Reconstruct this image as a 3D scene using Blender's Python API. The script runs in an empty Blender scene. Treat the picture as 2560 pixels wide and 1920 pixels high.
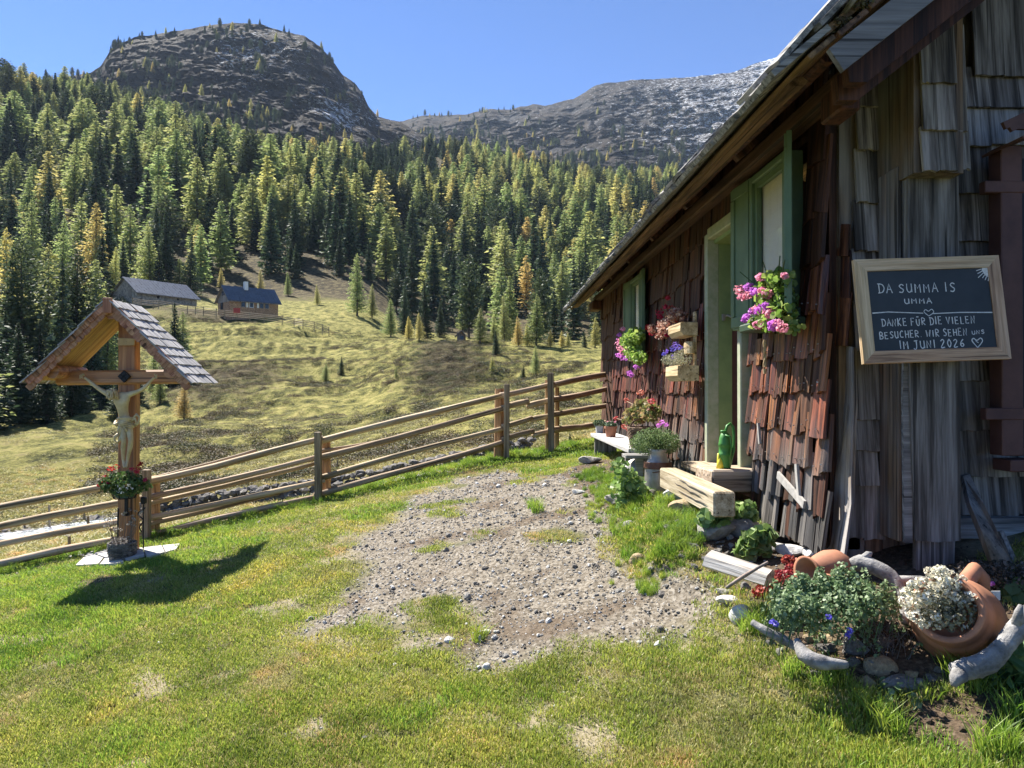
import bpy, math, random
import numpy as np
from mathutils import Vector, Matrix, Euler

random.seed(7)
RNG = np.random.default_rng(11)
SC = bpy.context.scene
COL = SC.collection
rad = math.radians

# ------------------------------------------------------------------ camera, light, exposure
F_PX = 1862.0                       # focal length in pixels of a 2560 px wide frame
YAW, PITCH = -1.385, 0.46
cam_data = bpy.data.cameras.new('camera')
cam_data.sensor_width = 36.0
cam_data.lens = F_PX / 2560.0 * 36.0
cam_data.clip_start = 0.05
cam_data.clip_end = 20000.0
cam = bpy.data.objects.new('camera', cam_data)
cam.rotation_euler = (rad(90 + PITCH), 0, rad(YAW))
COL.objects.link(cam)
SC.camera = cam

SUN_SHIFT = Vector((0.57, -0.66, -1.0))          # how a shadow moves per metre of drop
sun_dir = -SUN_SHIFT.normalized()                # towards the sun
sun_el = math.asin(sun_dir.z)
sun_az = math.atan2(sun_dir.x, sun_dir.y)        # clockwise from +Y

world = bpy.data.worlds.new('World')
SC.world = world
world.use_nodes = True
wn = world.node_tree
wn.nodes.clear()
sky = wn.nodes.new('ShaderNodeTexSky')
sky.sky_type = 'NISHITA'
sky.sun_disc = False
sky.sun_elevation = sun_el
sky.sun_rotation = sun_az
sky.altitude = 2600
sky.air_density = 0.68
sky.dust_density = 0.0
sky.ozone_density = 10.0
bg = wn.nodes.new('ShaderNodeBackground')
bg.inputs['Strength'].default_value = 0.088
wo = wn.nodes.new('ShaderNodeOutputWorld')
wn.links.new(sky.outputs[0], bg.inputs['Color'])
wn.links.new(bg.outputs[0], wo.inputs['Surface'])

sun_data = bpy.data.lights.new('sun', 'SUN')
sun_data.energy = 5.0
sun_data.angle = rad(0.55)
sun_data.color = (1.0, 0.945, 0.86)
sun = bpy.data.objects.new('sun', sun_data)
sun.rotation_euler = sun_dir.to_track_quat('Z', 'Y').to_euler()
sun.location = (0, 0, 50)
COL.objects.link(sun)

SC.view_settings.view_transform = 'Standard'
SC.view_settings.look = 'None'
SC.view_settings.exposure = 1.6
SC.view_settings.gamma = 1.0
SC.view_settings.use_curve_mapping = False
SC.render.engine = 'CYCLES'
cy = SC.cycles
cy.max_bounces = 6
cy.diffuse_bounces = 3
cy.glossy_bounces = 2
cy.transmission_bounces = 4
cy.transparent_max_bounces = 6
cy.volume_bounces = 0
cy.use_denoising = True
cy.sample_clamp_indirect = 6.0
cy.caustics_reflective = False
cy.caustics_refractive = False

# ------------------------------------------------------------------ pixel -> world
CAM_R = np.array(cam.rotation_euler.to_matrix())


def ray(x, y):
    d = CAM_R @ np.array([x - 1280.0, 960.0 - y, -F_PX])
    return d / d[1]


def P(x, y, Y):
    """point seen at photo pixel (x, y) (2560x1920) at depth Y"""
    d = ray(x, y) * Y
    return Vector((d[0], d[1], d[2]))


def to_px(X, Y, Z):
    v = np.stack([X, Y, Z], -1) @ CAM_R
    return 1280 + F_PX * v[..., 0] / -v[..., 2], 960 - F_PX * v[..., 1] / -v[..., 2]


# ------------------------------------------------------------------ noise (numpy)
def _hash(ix, iy, iz, s):
    h = (ix.astype(np.int64) * 374761393 + iy.astype(np.int64) * 668265263 + iz.astype(np.int64) * 2147483647 + s * 1274126177)
    h = (h ^ (h >> 13)) * 1274126177
    h = h ^ (h >> 16)
    return (h & 0xFFFFF) / float(0xFFFFF)


def vnoise(x, y, z=0.0, s=0):
    x, y, z = np.broadcast_arrays(np.asarray(x, float), np.asarray(y, float), np.asarray(z, float))
    ix, iy, iz = np.floor(x), np.floor(y), np.floor(z)
    fx, fy, fz = x - ix, y - iy, z - iz
    fx, fy, fz = [f * f * (3 - 2 * f) for f in (fx, fy, fz)]
    ix, iy, iz = ix.astype(np.int64), iy.astype(np.int64), iz.astype(np.int64)
    r = 0
    for dx in (0, 1):
        for dy in (0, 1):
            for dz in (0, 1):
                w = (fx if dx else 1 - fx) * (fy if dy else 1 - fy) * (fz if dz else 1 - fz)
                r = r + w * _hash(ix + dx, iy + dy, iz + dz, s)
    return r * 2 - 1


def fbm(x, y, z=0.0, o=4, s=0, gain=0.5):
    r, a, f, t = 0, 1.0, 1.0, 0
    for k in range(o):
        r = r + a * vnoise(np.asarray(x) * f, np.asarray(y) * f, np.asarray(z) * f, s + k * 17)
        t += a
        a *= gain
        f *= 2.03
    return r / t


def sstep(a, b, x):
    t = np.clip((np.asarray(x, float) - a) / (b - a), 0, 1)
    return t * t * (3 - 2 * t)


# ------------------------------------------------------------------ object helpers
def tag(o, label=None, cat=None, group=None, kind=None):
    if label:
        o['label'] = label
    if cat:
        o['category'] = cat
    if group:
        o['group'] = group
    if kind:
        o['kind'] = kind
    return o


def link(name, me, m=None, parent=None, loc=None, rot=None, scale=None, mw=None):
    o = bpy.data.objects.new(name, me)
    COL.objects.link(o)
    if m is not None and me is not None:
        ms = m if isinstance(m, (list, tuple)) else [m]
        if not me.materials:
            for q in ms:
                me.materials.append(q)
    if mw is not None:
        o.matrix_basis = mw
    if loc is not None:
        o.location = loc
    if rot is not None:
        o.rotation_euler = rot
    if scale is not None:
        o.scale = (scale,) * 3 if isinstance(scale, (int, float)) else scale
    if parent is not None:
        o.parent = parent
    return o


def thing(name, loc, label, cat, group=None, rot=None, scale=None):
    o = link(name, None, loc=loc, rot=rot, scale=scale)
    o.empty_display_size = 0.1
    return tag(o, label, cat, group)


def np_mesh(name, co, faces, smooth=False, attr=None):
    """co (n,3), faces (m,k) arrays of equal k; attr: dict name -> per-face float array"""
    me = bpy.data.meshes.new(name)
    co = np.asarray(co, np.float32)
    faces = np.asarray(faces, np.int32)
    n, k = faces.shape
    me.vertices.add(len(co))
    me.vertices.foreach_set('co', co.ravel())
    me.loops.add(n * k)
    me.loops.foreach_set('vertex_index', faces.ravel())
    me.polygons.add(n)
    me.polygons.foreach_set('loop_start', np.arange(0, n * k, k, dtype=np.int32))
    me.polygons.foreach_set('use_smooth', np.full(n, smooth))
    for a, v in (attr or {}).items():
        v = np.asarray(v, np.float32)
        at = me.attributes.new(a, 'FLOAT', 'FACE' if len(v) == n else 'POINT')
        at.data.foreach_set('value', v)
    me.update(calc_edges=True)
    return me


class MB:
    """mesh builder"""

    def __init__(self):
        self.v, self.f, self.mi = [], [], []
        self.cur = 0

    def _add(self, vs, fs):
        b = len(self.v)
        self.v += [tuple(p) for p in vs]
        self.f += [tuple(b + i for i in f) for f in fs]
        self.mi += [self.cur] * len(fs)

    def box(self, c, s, M=None, taper=None, bev=0.0):
        """centre c, full size s"""
        hx, hy, hz = s[0] / 2, s[1] / 2, s[2] / 2
        if bev > 0:
            b = min(bev, hx * .9, hy * .9, hz * .9)
            vs, fs, idx = [], [], {}
            for sx in (-1, 1):
                for sy in (-1, 1):
                    for sz in (-1, 1):
                        for ax in range(3):
                            p = [sx * (hx - b), sy * (hy - b), sz * (hz - b)]
                            p[ax] = (sx * hx, sy * hy, sz * hz)[ax]
                            idx[(sx, sy, sz, ax)] = len(vs)
                            vs.append(p)
            S = (-1, 1)

            def q(*k):
                fs.append([idx[i] for i in k])
            for s_ in S:
                for ax, (u, w) in ((0, (1, 2)), (1, (0, 2)), (2, (0, 1))):
                    k = []
                    for a_, b_ in ((-1, -1), (1, -1), (1, 1), (-1, 1)):
                        t = [0, 0, 0]
                        t[ax], t[u], t[w] = s_, a_, b_
                        k.append((*t, ax))
                    q(*k)
            for ax, (u, w) in ((0, (1, 2)), (1, (0, 2)), (2, (0, 1))):
                for a_ in S:
                    for b_ in S:
                        k = []
                        for e, who in ((-1, u), (1, u), (1, w), (-1, w)):
                            t = [0, 0, 0]
                            t[ax], t[u], t[w] = e, a_, b_
                            k.append((*t, who))
                        q(*k)
            for sx in S:
                for sy in S:
                    for sz in S:
                        q((sx, sy, sz, 0), (sx, sy, sz, 1), (sx, sy, sz, 2))
        else:
            vs = [(x * hx, y * hy, z * hz) for z in (-1, 1) for y in (-1, 1) for x in (-1, 1)]
            fs = [(0, 2, 3, 1), (4, 5, 7, 6), (0, 1, 5, 4), (2, 6, 7, 3), (0, 4, 6, 2), (1, 3, 7, 5)]
        if taper:
            vs = [(x * (1 + (taper - 1) * (z / hz + 1) / 2), y * (1 + (taper - 1) * (z / hz + 1) / 2), z) for x, y, z in vs]
        vs = [Vector(p) + Vector(c) if M is None else M @ Vector(p) + Vector(c) for p in vs]
        self._add(vs, fs)
        return self

    def tube(self, pts, r, n=8, cap=True, flat=1.0, jit=0.0):
        pts = [Vector(p) for p in pts]
        rs = r if isinstance(r, (list, tuple)) else [r] * len(pts)
        vs, fs = [], []
        prev = None
        for i, p in enumerate(pts):
            d = (pts[min(i + 1, len(pts) - 1)] - pts[max(i - 1, 0)])
            if d.length < 1e-9:
                d = Vector((0, 0, 1))
            d.normalize()
            if prev is None:
                u = d.cross(Vector((0, 0, 1)) if abs(d.z) < .95 else Vector((1, 0, 0))).normalized()
            else:
                u = (prev - d * prev.dot(d)).normalized()
            prev = u
            w = d.cross(u)
            for k in range(n):
                a = 2 * math.pi * k / n
                rr = rs[i] * (1 + (random.random() - .5) * jit)
                vs.append(p + u * math.cos(a) * rr + w * math.sin(a) * rr * flat)
        for i in range(len(pts) - 1):
            for k in range(n):
                a, b = i * n + k, i * n + (k + 1) % n
                fs.append((a, b, b + n, a + n))
        if cap:
            fs.append(tuple(range(n - 1, -1, -1)))
            fs.append(tuple((len(pts) - 1) * n + k for k in range(n)))
        self._add(vs, fs)
        return self

    def lathe(self, prof, n=24, M=None, close=False):
        vs, fs = [], []
        for r, z in prof:
            for k in range(n):
                a = 2 * math.pi * k / n
                vs.append((r * math.cos(a), r * math.sin(a), z))
        for i in range(len(prof) - 1):
            for k in range(n):
                a, b = i * n + k, i * n + (k + 1) % n
                fs.append((a, b, b + n, a + n))
        if close:
            fs.append(tuple(range(n - 1, -1, -1)))
            fs.append(tuple((len(prof) - 1) * n + k for k in range(n)))
        if M is not None:
            vs = [M @ Vector(v) for v in vs]
        self._add(vs, fs)
        return self

    def poly(self, pts, d):
        """prism: polygon pts extruded by vector d"""
        n = len(pts)
        d = Vector(d)
        vs = [Vector(p) for p in pts] + [Vector(p) + d for p in pts]
        fs = [tuple(range(n - 1, -1, -1)), tuple(range(n, 2 * n))]
        fs += [(i, (i + 1) % n, n + (i + 1) % n, n + i) for i in range(n)]
        self._add(vs, fs)
        return self

    def mesh(self, name, smooth=False):
        me = bpy.data.meshes.new(name)
        me.from_pydata([tuple(v) for v in self.v], [], self.f)
        for p, mi in zip(me.polygons, self.mi):
            p.material_index = mi
            p.use_smooth = smooth
        me.update()
        return me

    def build(self, name, m, parent=None, smooth=False, **k):
        return link(name, self.mesh(name, smooth), m, parent, **k)


def rock_mesh(name, seed, sub=2, rough=.35, flat=.6, ang=True):
    import bmesh
    bm = bmesh.new()
    bmesh.ops.create_icosphere(bm, subdivisions=sub, radius=.5)
    co = np.array([v.co[:] for v in bm.verts])
    r = np.random.default_rng(seed)
    if ang:
        for _ in range(9):
            n = r.normal(size=3)
            n /= np.linalg.norm(n)
            d = r.uniform(.26, .42)
            k = co @ n
            co = co - np.outer(np.clip(k - d, 0, None), n)
    co = co * (1 + rough * .5 * fbm(co[:, 0] * 3 + seed, co[:, 1] * 3, co[:, 2] * 3, 3)[:, None])
    co *= np.array([1, r.uniform(.65, .95), flat])
    for v, c in zip(bm.verts, co):
        v.co = c
    me = bpy.data.meshes.new(name)
    bm.to_mesh(me)
    bm.free()
    return me


# ------------------------------------------------------------------ materials
def new_mat(name):
    m = bpy.data.materials.new(name)
    m.use_nodes = True
    nt = m.node_tree
    nt.nodes.clear()
    return m, nt, nt.nodes.new, nt.links.new


def finish(nt, N, L, shader):
    out = N('ShaderNodeOutputMaterial')
    L(shader, out.inputs['Surface'])


def ramp(N, stops, interp='LINEAR'):
    r = N('ShaderNodeValToRGB')
    e = r.color_ramp.elements
    r.color_ramp.interpolation = interp
    while len(e) < len(stops):
        e.new(.5)
    for q, (p, c) in zip(e, stops):
        q.position = p
        q.color = (*c, 1) if len(c) == 3 else c
    return r


def hsv_var(N, L, col, fac, dh=.03, ds=.2, dv=.35):
    """vary a colour with a 0..1 factor socket"""
    h = N('ShaderNodeHueSaturation')
    L(col, h.inputs['Color'])
    for sock, c, d in (('Hue', .5, dh), ('Value', 1, dv)):
        mr = N('ShaderNodeMapRange')
        mr.inputs['To Min'].default_value = c - d / 2
        mr.inputs['To Max'].default_value = c + d / 2
        if sock == 'Hue':
            f2 = N('ShaderNodeMath')
            f2.operation = 'MULTIPLY'
            f2.inputs[1].default_value = 7.31
            L(fac, f2.inputs[0])
            f3 = N('ShaderNodeMath')
            f3.operation = 'FRACT'
            L(f2.outputs[0], f3.inputs[0])
            L(f3.outputs[0], mr.inputs[0])
        else:
            L(fac, mr.inputs[0])
        L(mr.outputs[0], h.inputs[sock])
    return h.outputs[0]


def wood(name, c1, c2, axis='z', scale=1.0, dark=(.02, .015, .012), var=.5, rough=.75, bump=.5, grey=None, grey_z=None, hue=.02, spec=.3, fine=.6, crack=.8):
    """plank wood: grain runs along the object's own axis; each object differs"""
    m, nt, N, L = new_mat(name)
    tc = N('ShaderNodeTexCoord')
    oi = N('ShaderNodeObjectInfo')
    off = N('ShaderNodeVectorMath')
    off.operation = 'MULTIPLY_ADD'
    comb = N('ShaderNodeCombineXYZ')
    for i in range(3):
        L(oi.outputs['Random'], comb.inputs[i])
    L(comb.outputs[0], off.inputs[0])
    off.inputs[1].default_value = (37, 53, 71)
    L(tc.outputs['Object'], off.inputs[2])

    def noise(sc, along, det=4, ro=.6, dis=0.0):
        mp = N('ShaderNodeMapping')
        s = [sc * scale] * 3
        s['xyz'.index(axis)] = along * scale
        mp.inputs['Scale'].default_value = s
        L(off.outputs[0], mp.inputs[0])
        n = N('ShaderNodeTexNoise')
        n.inputs['Scale'].default_value = 1
        n.inputs['Detail'].default_value = det
        n.inputs['Roughness'].default_value = ro
        n.inputs['Distortion'].default_value = dis
        L(mp.outputs[0], n.inputs[0])
        return n.outputs[0]
    g1 = noise(28, 1.3, 5, .65, .4)
    g2 = noise(140, 5, 3, .7)
    big = noise(3, 1.2, 3)
    r1 = ramp(N, [(.30, dark), (.42, c1), (.62, c2), (.8, tuple(min(1, x * 1.25) for x in c2))])
    L(g1, r1.inputs[0])
    mx = N('ShaderNodeMix')
    mx.data_type = 'RGBA'
    mx.blend_type = 'MULTIPLY'
    r2 = ramp(N, [(.3, (.45, .42, .4)), (.6, (1, 1, 1))])
    L(g2, r2.inputs[0])
    mx.inputs['Factor'].default_value = fine
    L(r1.outputs[0], mx.inputs['A'])
    L(r2.outputs[0], mx.inputs['B'])
    g4 = noise(48, .8, 3, .55, .3)
    r4 = ramp(N, [(.34, (.10, .09, .085)), (.385, (1, 1, 1))])
    L(g4, r4.inputs[0])
    mk = N('ShaderNodeMix')
    mk.data_type = 'RGBA'
    mk.blend_type = 'MULTIPLY'
    mk.inputs['Factor'].default_value = crack
    col = mx.outputs['Result']
    if grey is not None:
        gm = N('ShaderNodeMix')
        gm.data_type = 'RGBA'
        L(col, gm.inputs['A'])
        g3 = N('ShaderNodeMix')
        g3.data_type = 'RGBA'
        g3.blend_type = 'MULTIPLY'
        g3.inputs['Factor'].default_value = .9
        g3.inputs['A'].default_value = (*grey, 1)
        rr = ramp(N, [(.28, (.15, .15, .16)), (.55, (1, 1, 1)), (.8, (1.25, 1.22, 1.15))])
        L(g1, rr.inputs[0])
        L(rr.outputs[0], g3.inputs['B'])
        L(g3.outputs['Result'], gm.inputs['B'])
        if grey_z:
            geo = N('ShaderNodeNewGeometry')
            sep = N('ShaderNodeSeparateXYZ')
            L(geo.outputs['Position'], sep.inputs[0])
            ad = N('ShaderNodeMath')
            ad.operation = 'MULTIPLY_ADD'
            L(big, ad.inputs[0])
            ad.inputs[1].default_value = .9
            L(sep.outputs[2], ad.inputs[2])
            mr = N('ShaderNodeMapRange')
            mr.inputs['From Min'].default_value = grey_z[0] + .45
            mr.inputs['From Max'].default_value = grey_z[1] + .45
            mr.inputs['To Min'].default_value = grey_z[2]
            mr.inputs['To Max'].default_value = grey_z[3]
            L(ad.outputs[0], mr.inputs[0])
            L(mr.outputs[0], gm.inputs['Factor'])
        else:
            rg = ramp(N, [(.40, (0, 0, 0)), (.6, (1, 1, 1))])
            L(big, rg.inputs[0])
            L(rg.outputs[0], gm.inputs['Factor'])
        col = gm.outputs['Result']
    L(col, mk.inputs['A'])
    L(r4.outputs[0], mk.inputs['B'])
    col = mk.outputs['Result']
    col = hsv_var(N, L, col, oi.outputs['Random'], hue, .2, var)
    b = N('ShaderNodeBsdfPrincipled')
    L(col, b.inputs['Base Color'])
    b.inputs['Roughness'].default_value = rough
    b.inputs['Specular IOR Level'].default_value = spec
    if bump:
        ad2 = N('ShaderNodeMath')
        ad2.operation = 'MULTIPLY_ADD'
        L(g2, ad2.inputs[0])
        ad2.inputs[1].default_value = .35
        L(g1, ad2.inputs[2])
        bp = N('ShaderNodeBump')
        bp.inputs['Strength'].default_value = bump
        bp.inputs['Distance'].default_value = .006
        L(ad2.outputs[0], bp.inputs['Height'])
        L(bp.outputs[0], b.inputs['Normal'])
    finish(nt, N, L, b.outputs[0])
    return m


def plain(name, c, rough=.8, metal=0, var=.15, ns=12, c2=None, bump=.2, spec=.4, ovar=.15, bd=.004, det=5, emis=None, coord='Object'):
    m, nt, N, L = new_mat(name)
    tc = N('ShaderNodeTexCoord')
    n = N('ShaderNodeTexNoise')
    n.inputs['Scale'].default_value = ns
    n.inputs['Detail'].default_value = det
    n.inputs['Roughness'].default_value = .65
    if coord == 'World':
        g = N('ShaderNodeNewGeometry')
        L(g.outputs['Position'], n.inputs[0])
    else:
        L(tc.outputs['Object'], n.inputs[0])
    c2 = c2 or tuple(x * (1 - var) for x in c)
    r = ramp(N, [(.33, c2), (.66, c)])
    L(n.outputs[0], r.inputs[0])
    oi = N('ShaderNodeObjectInfo')
    col = hsv_var(N, L, r.outputs[0], oi.outputs['Random'], .01, .1, ovar)
    b = N('ShaderNodeBsdfPrincipled')
    L(col, b.inputs['Base Color'])
    b.inputs['Roughness'].default_value = rough
    b.inputs['Metallic'].default_value = metal
    b.inputs['Specular IOR Level'].default_value = spec
    if bump:
        bp = N('ShaderNodeBump')
        bp.inputs['Strength'].default_value = bump
        bp.inputs['Distance'].default_value = bd
        L(n.outputs[0], bp.inputs['Height'])
        L(bp.outputs[0], b.inputs['Normal'])
    finish(nt, N, L, b.outputs[0])
    return m


def leaf(name, stops, trans=.45, attr='v', rough=.55, dv=.35, dh=.03, world_stops=None, wscale=.6, spec=.25, tsat=1.0):
    """foliage: per-leaf attribute picks the tone, light passes through"""
    m, nt, N, L = new_mat(name)
    at = N('ShaderNodeAttribute')
    at.attribute_name = attr
    r = ramp(N, stops)
    L(at.outputs['Fac'], r.inputs[0])
    col = r.outputs[0]
    if world_stops:
        g = N('ShaderNodeNewGeometry')
        n = N('ShaderNodeTexNoise')
        n.inputs['Scale'].default_value = wscale
        n.inputs['Detail'].default_value = 5
        n.inputs['Roughness'].default_value = .6
        L(g.outputs['Position'], n.inputs[0])
        rw = ramp(N, world_stops)
        L(n.outputs[0], rw.inputs[0])
        mx = N('ShaderNodeMix')
        mx.data_type = 'RGBA'
        mx.blend_type = 'MULTIPLY'
        mx.inputs['Factor'].default_value = 1
        L(col, mx.inputs['A'])
        L(rw.outputs[0], mx.inputs['B'])
        col = mx.outputs['Result']
    oi = N('ShaderNodeObjectInfo')
    col = hsv_var(N, L, col, oi.outputs['Random'], dh, .2, dv)
    d = N('ShaderNodeBsdfDiffuse')
    L(col, d.inputs['Color'])
    t = N('ShaderNodeBsdfTranslucent')
    ga = N('ShaderNodeGamma')
    ga.inputs[1].default_value = 1 / tsat if tsat else 1
    L(col, ga.inputs[0])
    L(ga.outputs[0], t.inputs['Color'])
    ms = N('ShaderNodeMixShader')
    ms.inputs[0].default_value = trans
    L(d.outputs[0], ms.inputs[1])
    L(t.outputs[0], ms.inputs[2])
    gl = N('ShaderNodeBsdfGlossy')
    gl.inputs['Roughness'].default_value = rough
    gl.inputs['Color'].default_value = (1, 1, 1, 1)
    m2 = N('ShaderNodeMixShader')
    m2.inputs[0].default_value = spec * .12
    L(ms.outputs[0], m2.inputs[1])
    L(gl.outputs[0], m2.inputs[2])
    finish(nt, N, L, m2.outputs[0])
    return m


# ------------------------------------------------------------------ leaf clouds
def leaves_np(pts, size, nrm=None, aspect=1.0, seed=0, shape='quad', up=.0, jit=.4, cup=0.0):
    """small leaf faces at pts; returns co, faces (quads), v"""
    r = np.random.default_rng(seed)
    n = len(pts)
    pts = np.asarray(pts, float)
    d = r.normal(size=(n, 3))
    if nrm is not None:
        d = d * (1 - up) + np.asarray(nrm) * up * 2
    d /= np.linalg.norm(d, axis=1)[:, None] + 1e-9
    t = np.cross(d, r.normal(size=(n, 3)))
    t /= np.linalg.norm(t, axis=1)[:, None] + 1e-9
    b = np.cross(d, t)
    s = size * (1 + jit * (r.random(n) * 2 - 1))
    a = (t * (s * aspect)[:, None], b * s[:, None])
    if shape == 'quad':
        c = [pts - a[0] * .5, pts + a[1] * .5, pts + a[0] * .5, pts - a[1] * .5]
        co = np.stack(c, 1).reshape(-1, 3)
        f = np.arange(4 * n).reshape(n, 4)
        v = r.random(n)
    else:  # round leaf: hexagon as two quads, slightly cupped
        ang = [0, 60, 120, 180, 240, 300]
        c = [pts + a[0] * .5 * math.cos(rad(q)) + a[1] * .5 * math.sin(rad(q)) + d * (s * cup * abs(math.sin(rad(q))))[:, None] for q in ang]
        co = np.stack(c, 1).reshape(-1, 3)
        i = np.arange(n)[:, None] * 6
        f = np.concatenate([i + np.array([[0, 1, 2, 3]]), i + np.array([[0, 3, 4, 5]])], 1).reshape(-1, 4)
        v = np.repeat(r.random(n), 2)
    return co, f, v


def blob_pts(ells, n, seed=0, shell=.55):
    """points in the outer part of ellipsoids [(c, r)]"""
    r = np.random.default_rng(seed)
    w = np.array([e[1][0] * e[1][1] * e[1][2] for e in ells]) ** .7
    k = r.choice(len(ells), n, p=w / w.sum())
    d = r.normal(size=(n, 3))
    d /= np.linalg.norm(d, axis=1)[:, None]
    rr = shell + (1 - shell) * r.random(n) ** .5
    C = np.array([e[0] for e in ells], float)[k]
    R = np.array([e[1] for e in ells], float)[k]
    return C + d * rr[:, None] * R, d


def foliage(name, m, parent, ells, n, size, seed=0, shape='hex', up=.3, aspect=1, shell=.4, cup=.15):
    p, d = blob_pts(ells, n, seed, shell)
    co, f, v = leaves_np(p, size, d, aspect, seed + 1, shape, up, cup=cup)
    me = np_mesh(name, co, f, attr={'v': v})
    return link(name, me, m, parent)


# ------------------------------------------------------------------ geometry nodes scatter
def scatter(name, src, pts, rz, sc, label=None, cat=None, tilt=0.0):
    """one 'stuff' object holding instances of src (an object that stands in the scene)"""
    pts = np.asarray(pts, np.float32)
    me = bpy.data.meshes.new(name)
    me.vertices.add(len(pts))
    me.vertices.foreach_set('co', pts.ravel())
    rot = np.zeros((len(pts), 3), np.float32)
    rot[:, 2] = rz
    if tilt:
        rot[:, :2] = np.random.default_rng(5).normal(size=(len(pts), 2)) * tilt
    a = me.attributes.new('rot', 'FLOAT_VECTOR', 'POINT')
    a.data.foreach_set('vector', rot.ravel())
    scv = np.asarray(sc, np.float32)
    if scv.ndim == 1:
        scv = np.repeat(scv[:, None], 3, 1)
    a = me.attributes.new('siz', 'FLOAT_VECTOR', 'POINT')
    a.data.foreach_set('vector', scv.ravel().astype(np.float32))
    o = link(name, me)
    ng = bpy.data.node_groups.new(name, 'GeometryNodeTree')
    ng.interface.new_socket('Geometry', in_out='INPUT', socket_type='NodeSocketGeometry')
    ng.interface.new_socket('Geometry', in_out='OUTPUT', socket_type='NodeSocketGeometry')
    gi, go = ng.nodes.new('NodeGroupInput'), ng.nodes.new('NodeGroupOutput')
    ip = ng.nodes.new('GeometryNodeInstanceOnPoints')
    ob = ng.nodes.new('GeometryNodeObjectInfo')
    ob.inputs['Object'].default_value = src
    ob.transform_space = 'ORIGINAL'
    ra = ng.nodes.new('GeometryNodeInputNamedAttribute')
    ra.data_type = 'FLOAT_VECTOR'
    ra.inputs[0].default_value = 'rot'
    sa = ng.nodes.new('GeometryNodeInputNamedAttribute')
    sa.data_type = 'FLOAT_VECTOR'
    sa.inputs[0].default_value = 'siz'
    L = ng.links.new
    L(gi.outputs[0], ip.inputs['Points'])
    L(ob.outputs['Geometry'], ip.inputs['Instance'])
    L(ra.outputs[0], ip.inputs['Rotation'])
    L(sa.outputs[0], ip.inputs['Scale'])
    L(ip.outputs[0], go.inputs[0])
    md = o.modifiers.new('scatter', 'NODES')
    md.node_group = ng
    tag(o, label, cat, None, 'stuff')
    return o
# ------------------------------------------------------------------ terrain functions
TAB = {
    -1200: [(14, 1400), (18, 1360), (24, 1280), (40, 1160), (60, 1080), (90, 1000), (130, 900), (200, 760), (350, 500), (520, 300), (700, 330), (950, 420)],
    0: [(14, 1385), (17, 1352), (19, 1348), (24, 1262), (40, 1150), (60, 1092), (90, 1045), (130, 950), (200, 780), (270, 612), (350, 440), (450, 300), (520, 238), (600, 228), (950, 420)],
    300: [(14, 1350), (17, 1312), (20, 1306), (24, 1255), (40, 1150), (60, 1085), (85, 1020), (110, 890), (135, 768), (150, 756), (170, 735), (220, 640), (280, 520), (350, 425), (430, 345), (520, 292), (700, 262), (950, 400)],
    450: [(14, 1340), (18, 1300), (24, 1250), (40, 1145), (60, 1075), (85, 985), (110, 868), (134, 772), (150, 760), (170, 735), (220, 640), (280, 520), (350, 440), (430, 385), (520, 355), (700, 335), (950, 400)],
    600: [(14, 1320), (18, 1285), (24, 1238), (40, 1140), (60, 1062), (80, 985), (100, 892), (120, 822), (133, 790), (150, 772), (180, 735), (240, 620), (300, 520), (380, 465), (460, 425), (560, 410), (700, 395), (950, 440)],
    900: [(14, 1262), (18, 1230), (24, 1190), (40, 1110), (60, 1035), (80, 962), (100, 885), (125, 825), (150, 775), (180, 740), (240, 630), (300, 550), (380, 495), (470, 450), (560, 430), (700, 420), (950, 450)],
    1050: [(14, 1215), (18, 1195), (24, 1160), (40, 1080), (60, 1000), (75, 925), (90, 868), (100, 852), (115, 852), (135, 862), (180, 820), (240, 700), (300, 620), (400, 530), (520, 450), (650, 400), (800, 380), (950, 420)],
    1200: [(14, 1185), (18, 1168), (24, 1135), (40, 1058), (60, 978), (75, 900), (90, 860), (100, 851), (112, 856), (135, 868), (180, 835), (240, 740), (300, 650), (400, 545), (520, 455), (650, 405), (800, 385), (950, 430)],
    1500: [(14, 1150), (18, 1128), (24, 1100), (40, 1030), (60, 950), (75, 900), (88, 872), (100, 868), (120, 872), (170, 850), (230, 770), (320, 670), (450, 560), (600, 485), (750, 455), (900, 440), (950, 450)],
    1900: [(14, 1140), (24, 1080), (40, 1010), (60, 930), (90, 860), (130, 850), (200, 800), (320, 660), (450, 560), (600, 470), (750, 430), (950, 430)],
    4500: [(14, 1140), (24, 1080), (40, 1010), (60, 930), (90, 860), (130, 850), (200, 760), (320, 620), (450, 500), (600, 420), (750, 380), (950, 380)],
}
_tx = np.arange(-1200, 4501, 15.0)
_ty = np.linspace(math.log(13), math.log(960), 300)
_cols = sorted(TAB)
_cz = np.array([np.interp(_ty, [math.log(a) for a, b in TAB[c]], [(975 - b) / F_PX * a for a, b in TAB[c]]) for c in _cols])
_T = np.array([np.interp(_tx, _cols, _cz[:, j]) for j in range(len(_ty))]).T      # [x, y]


def _blur(a, n, ax):
    k = np.exp(-np.linspace(-2, 2, 2 * n + 1) ** 2)
    k /= k.sum()
    p = np.pad(a, [(n, n) if i == ax else (0, 0) for i in range(2)], 'edge')
    return np.apply_along_axis(lambda q: np.convolve(q, k, 'valid'), ax, p)


_T = _blur(_blur(_T, 4, 0), 4, 1)


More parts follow.
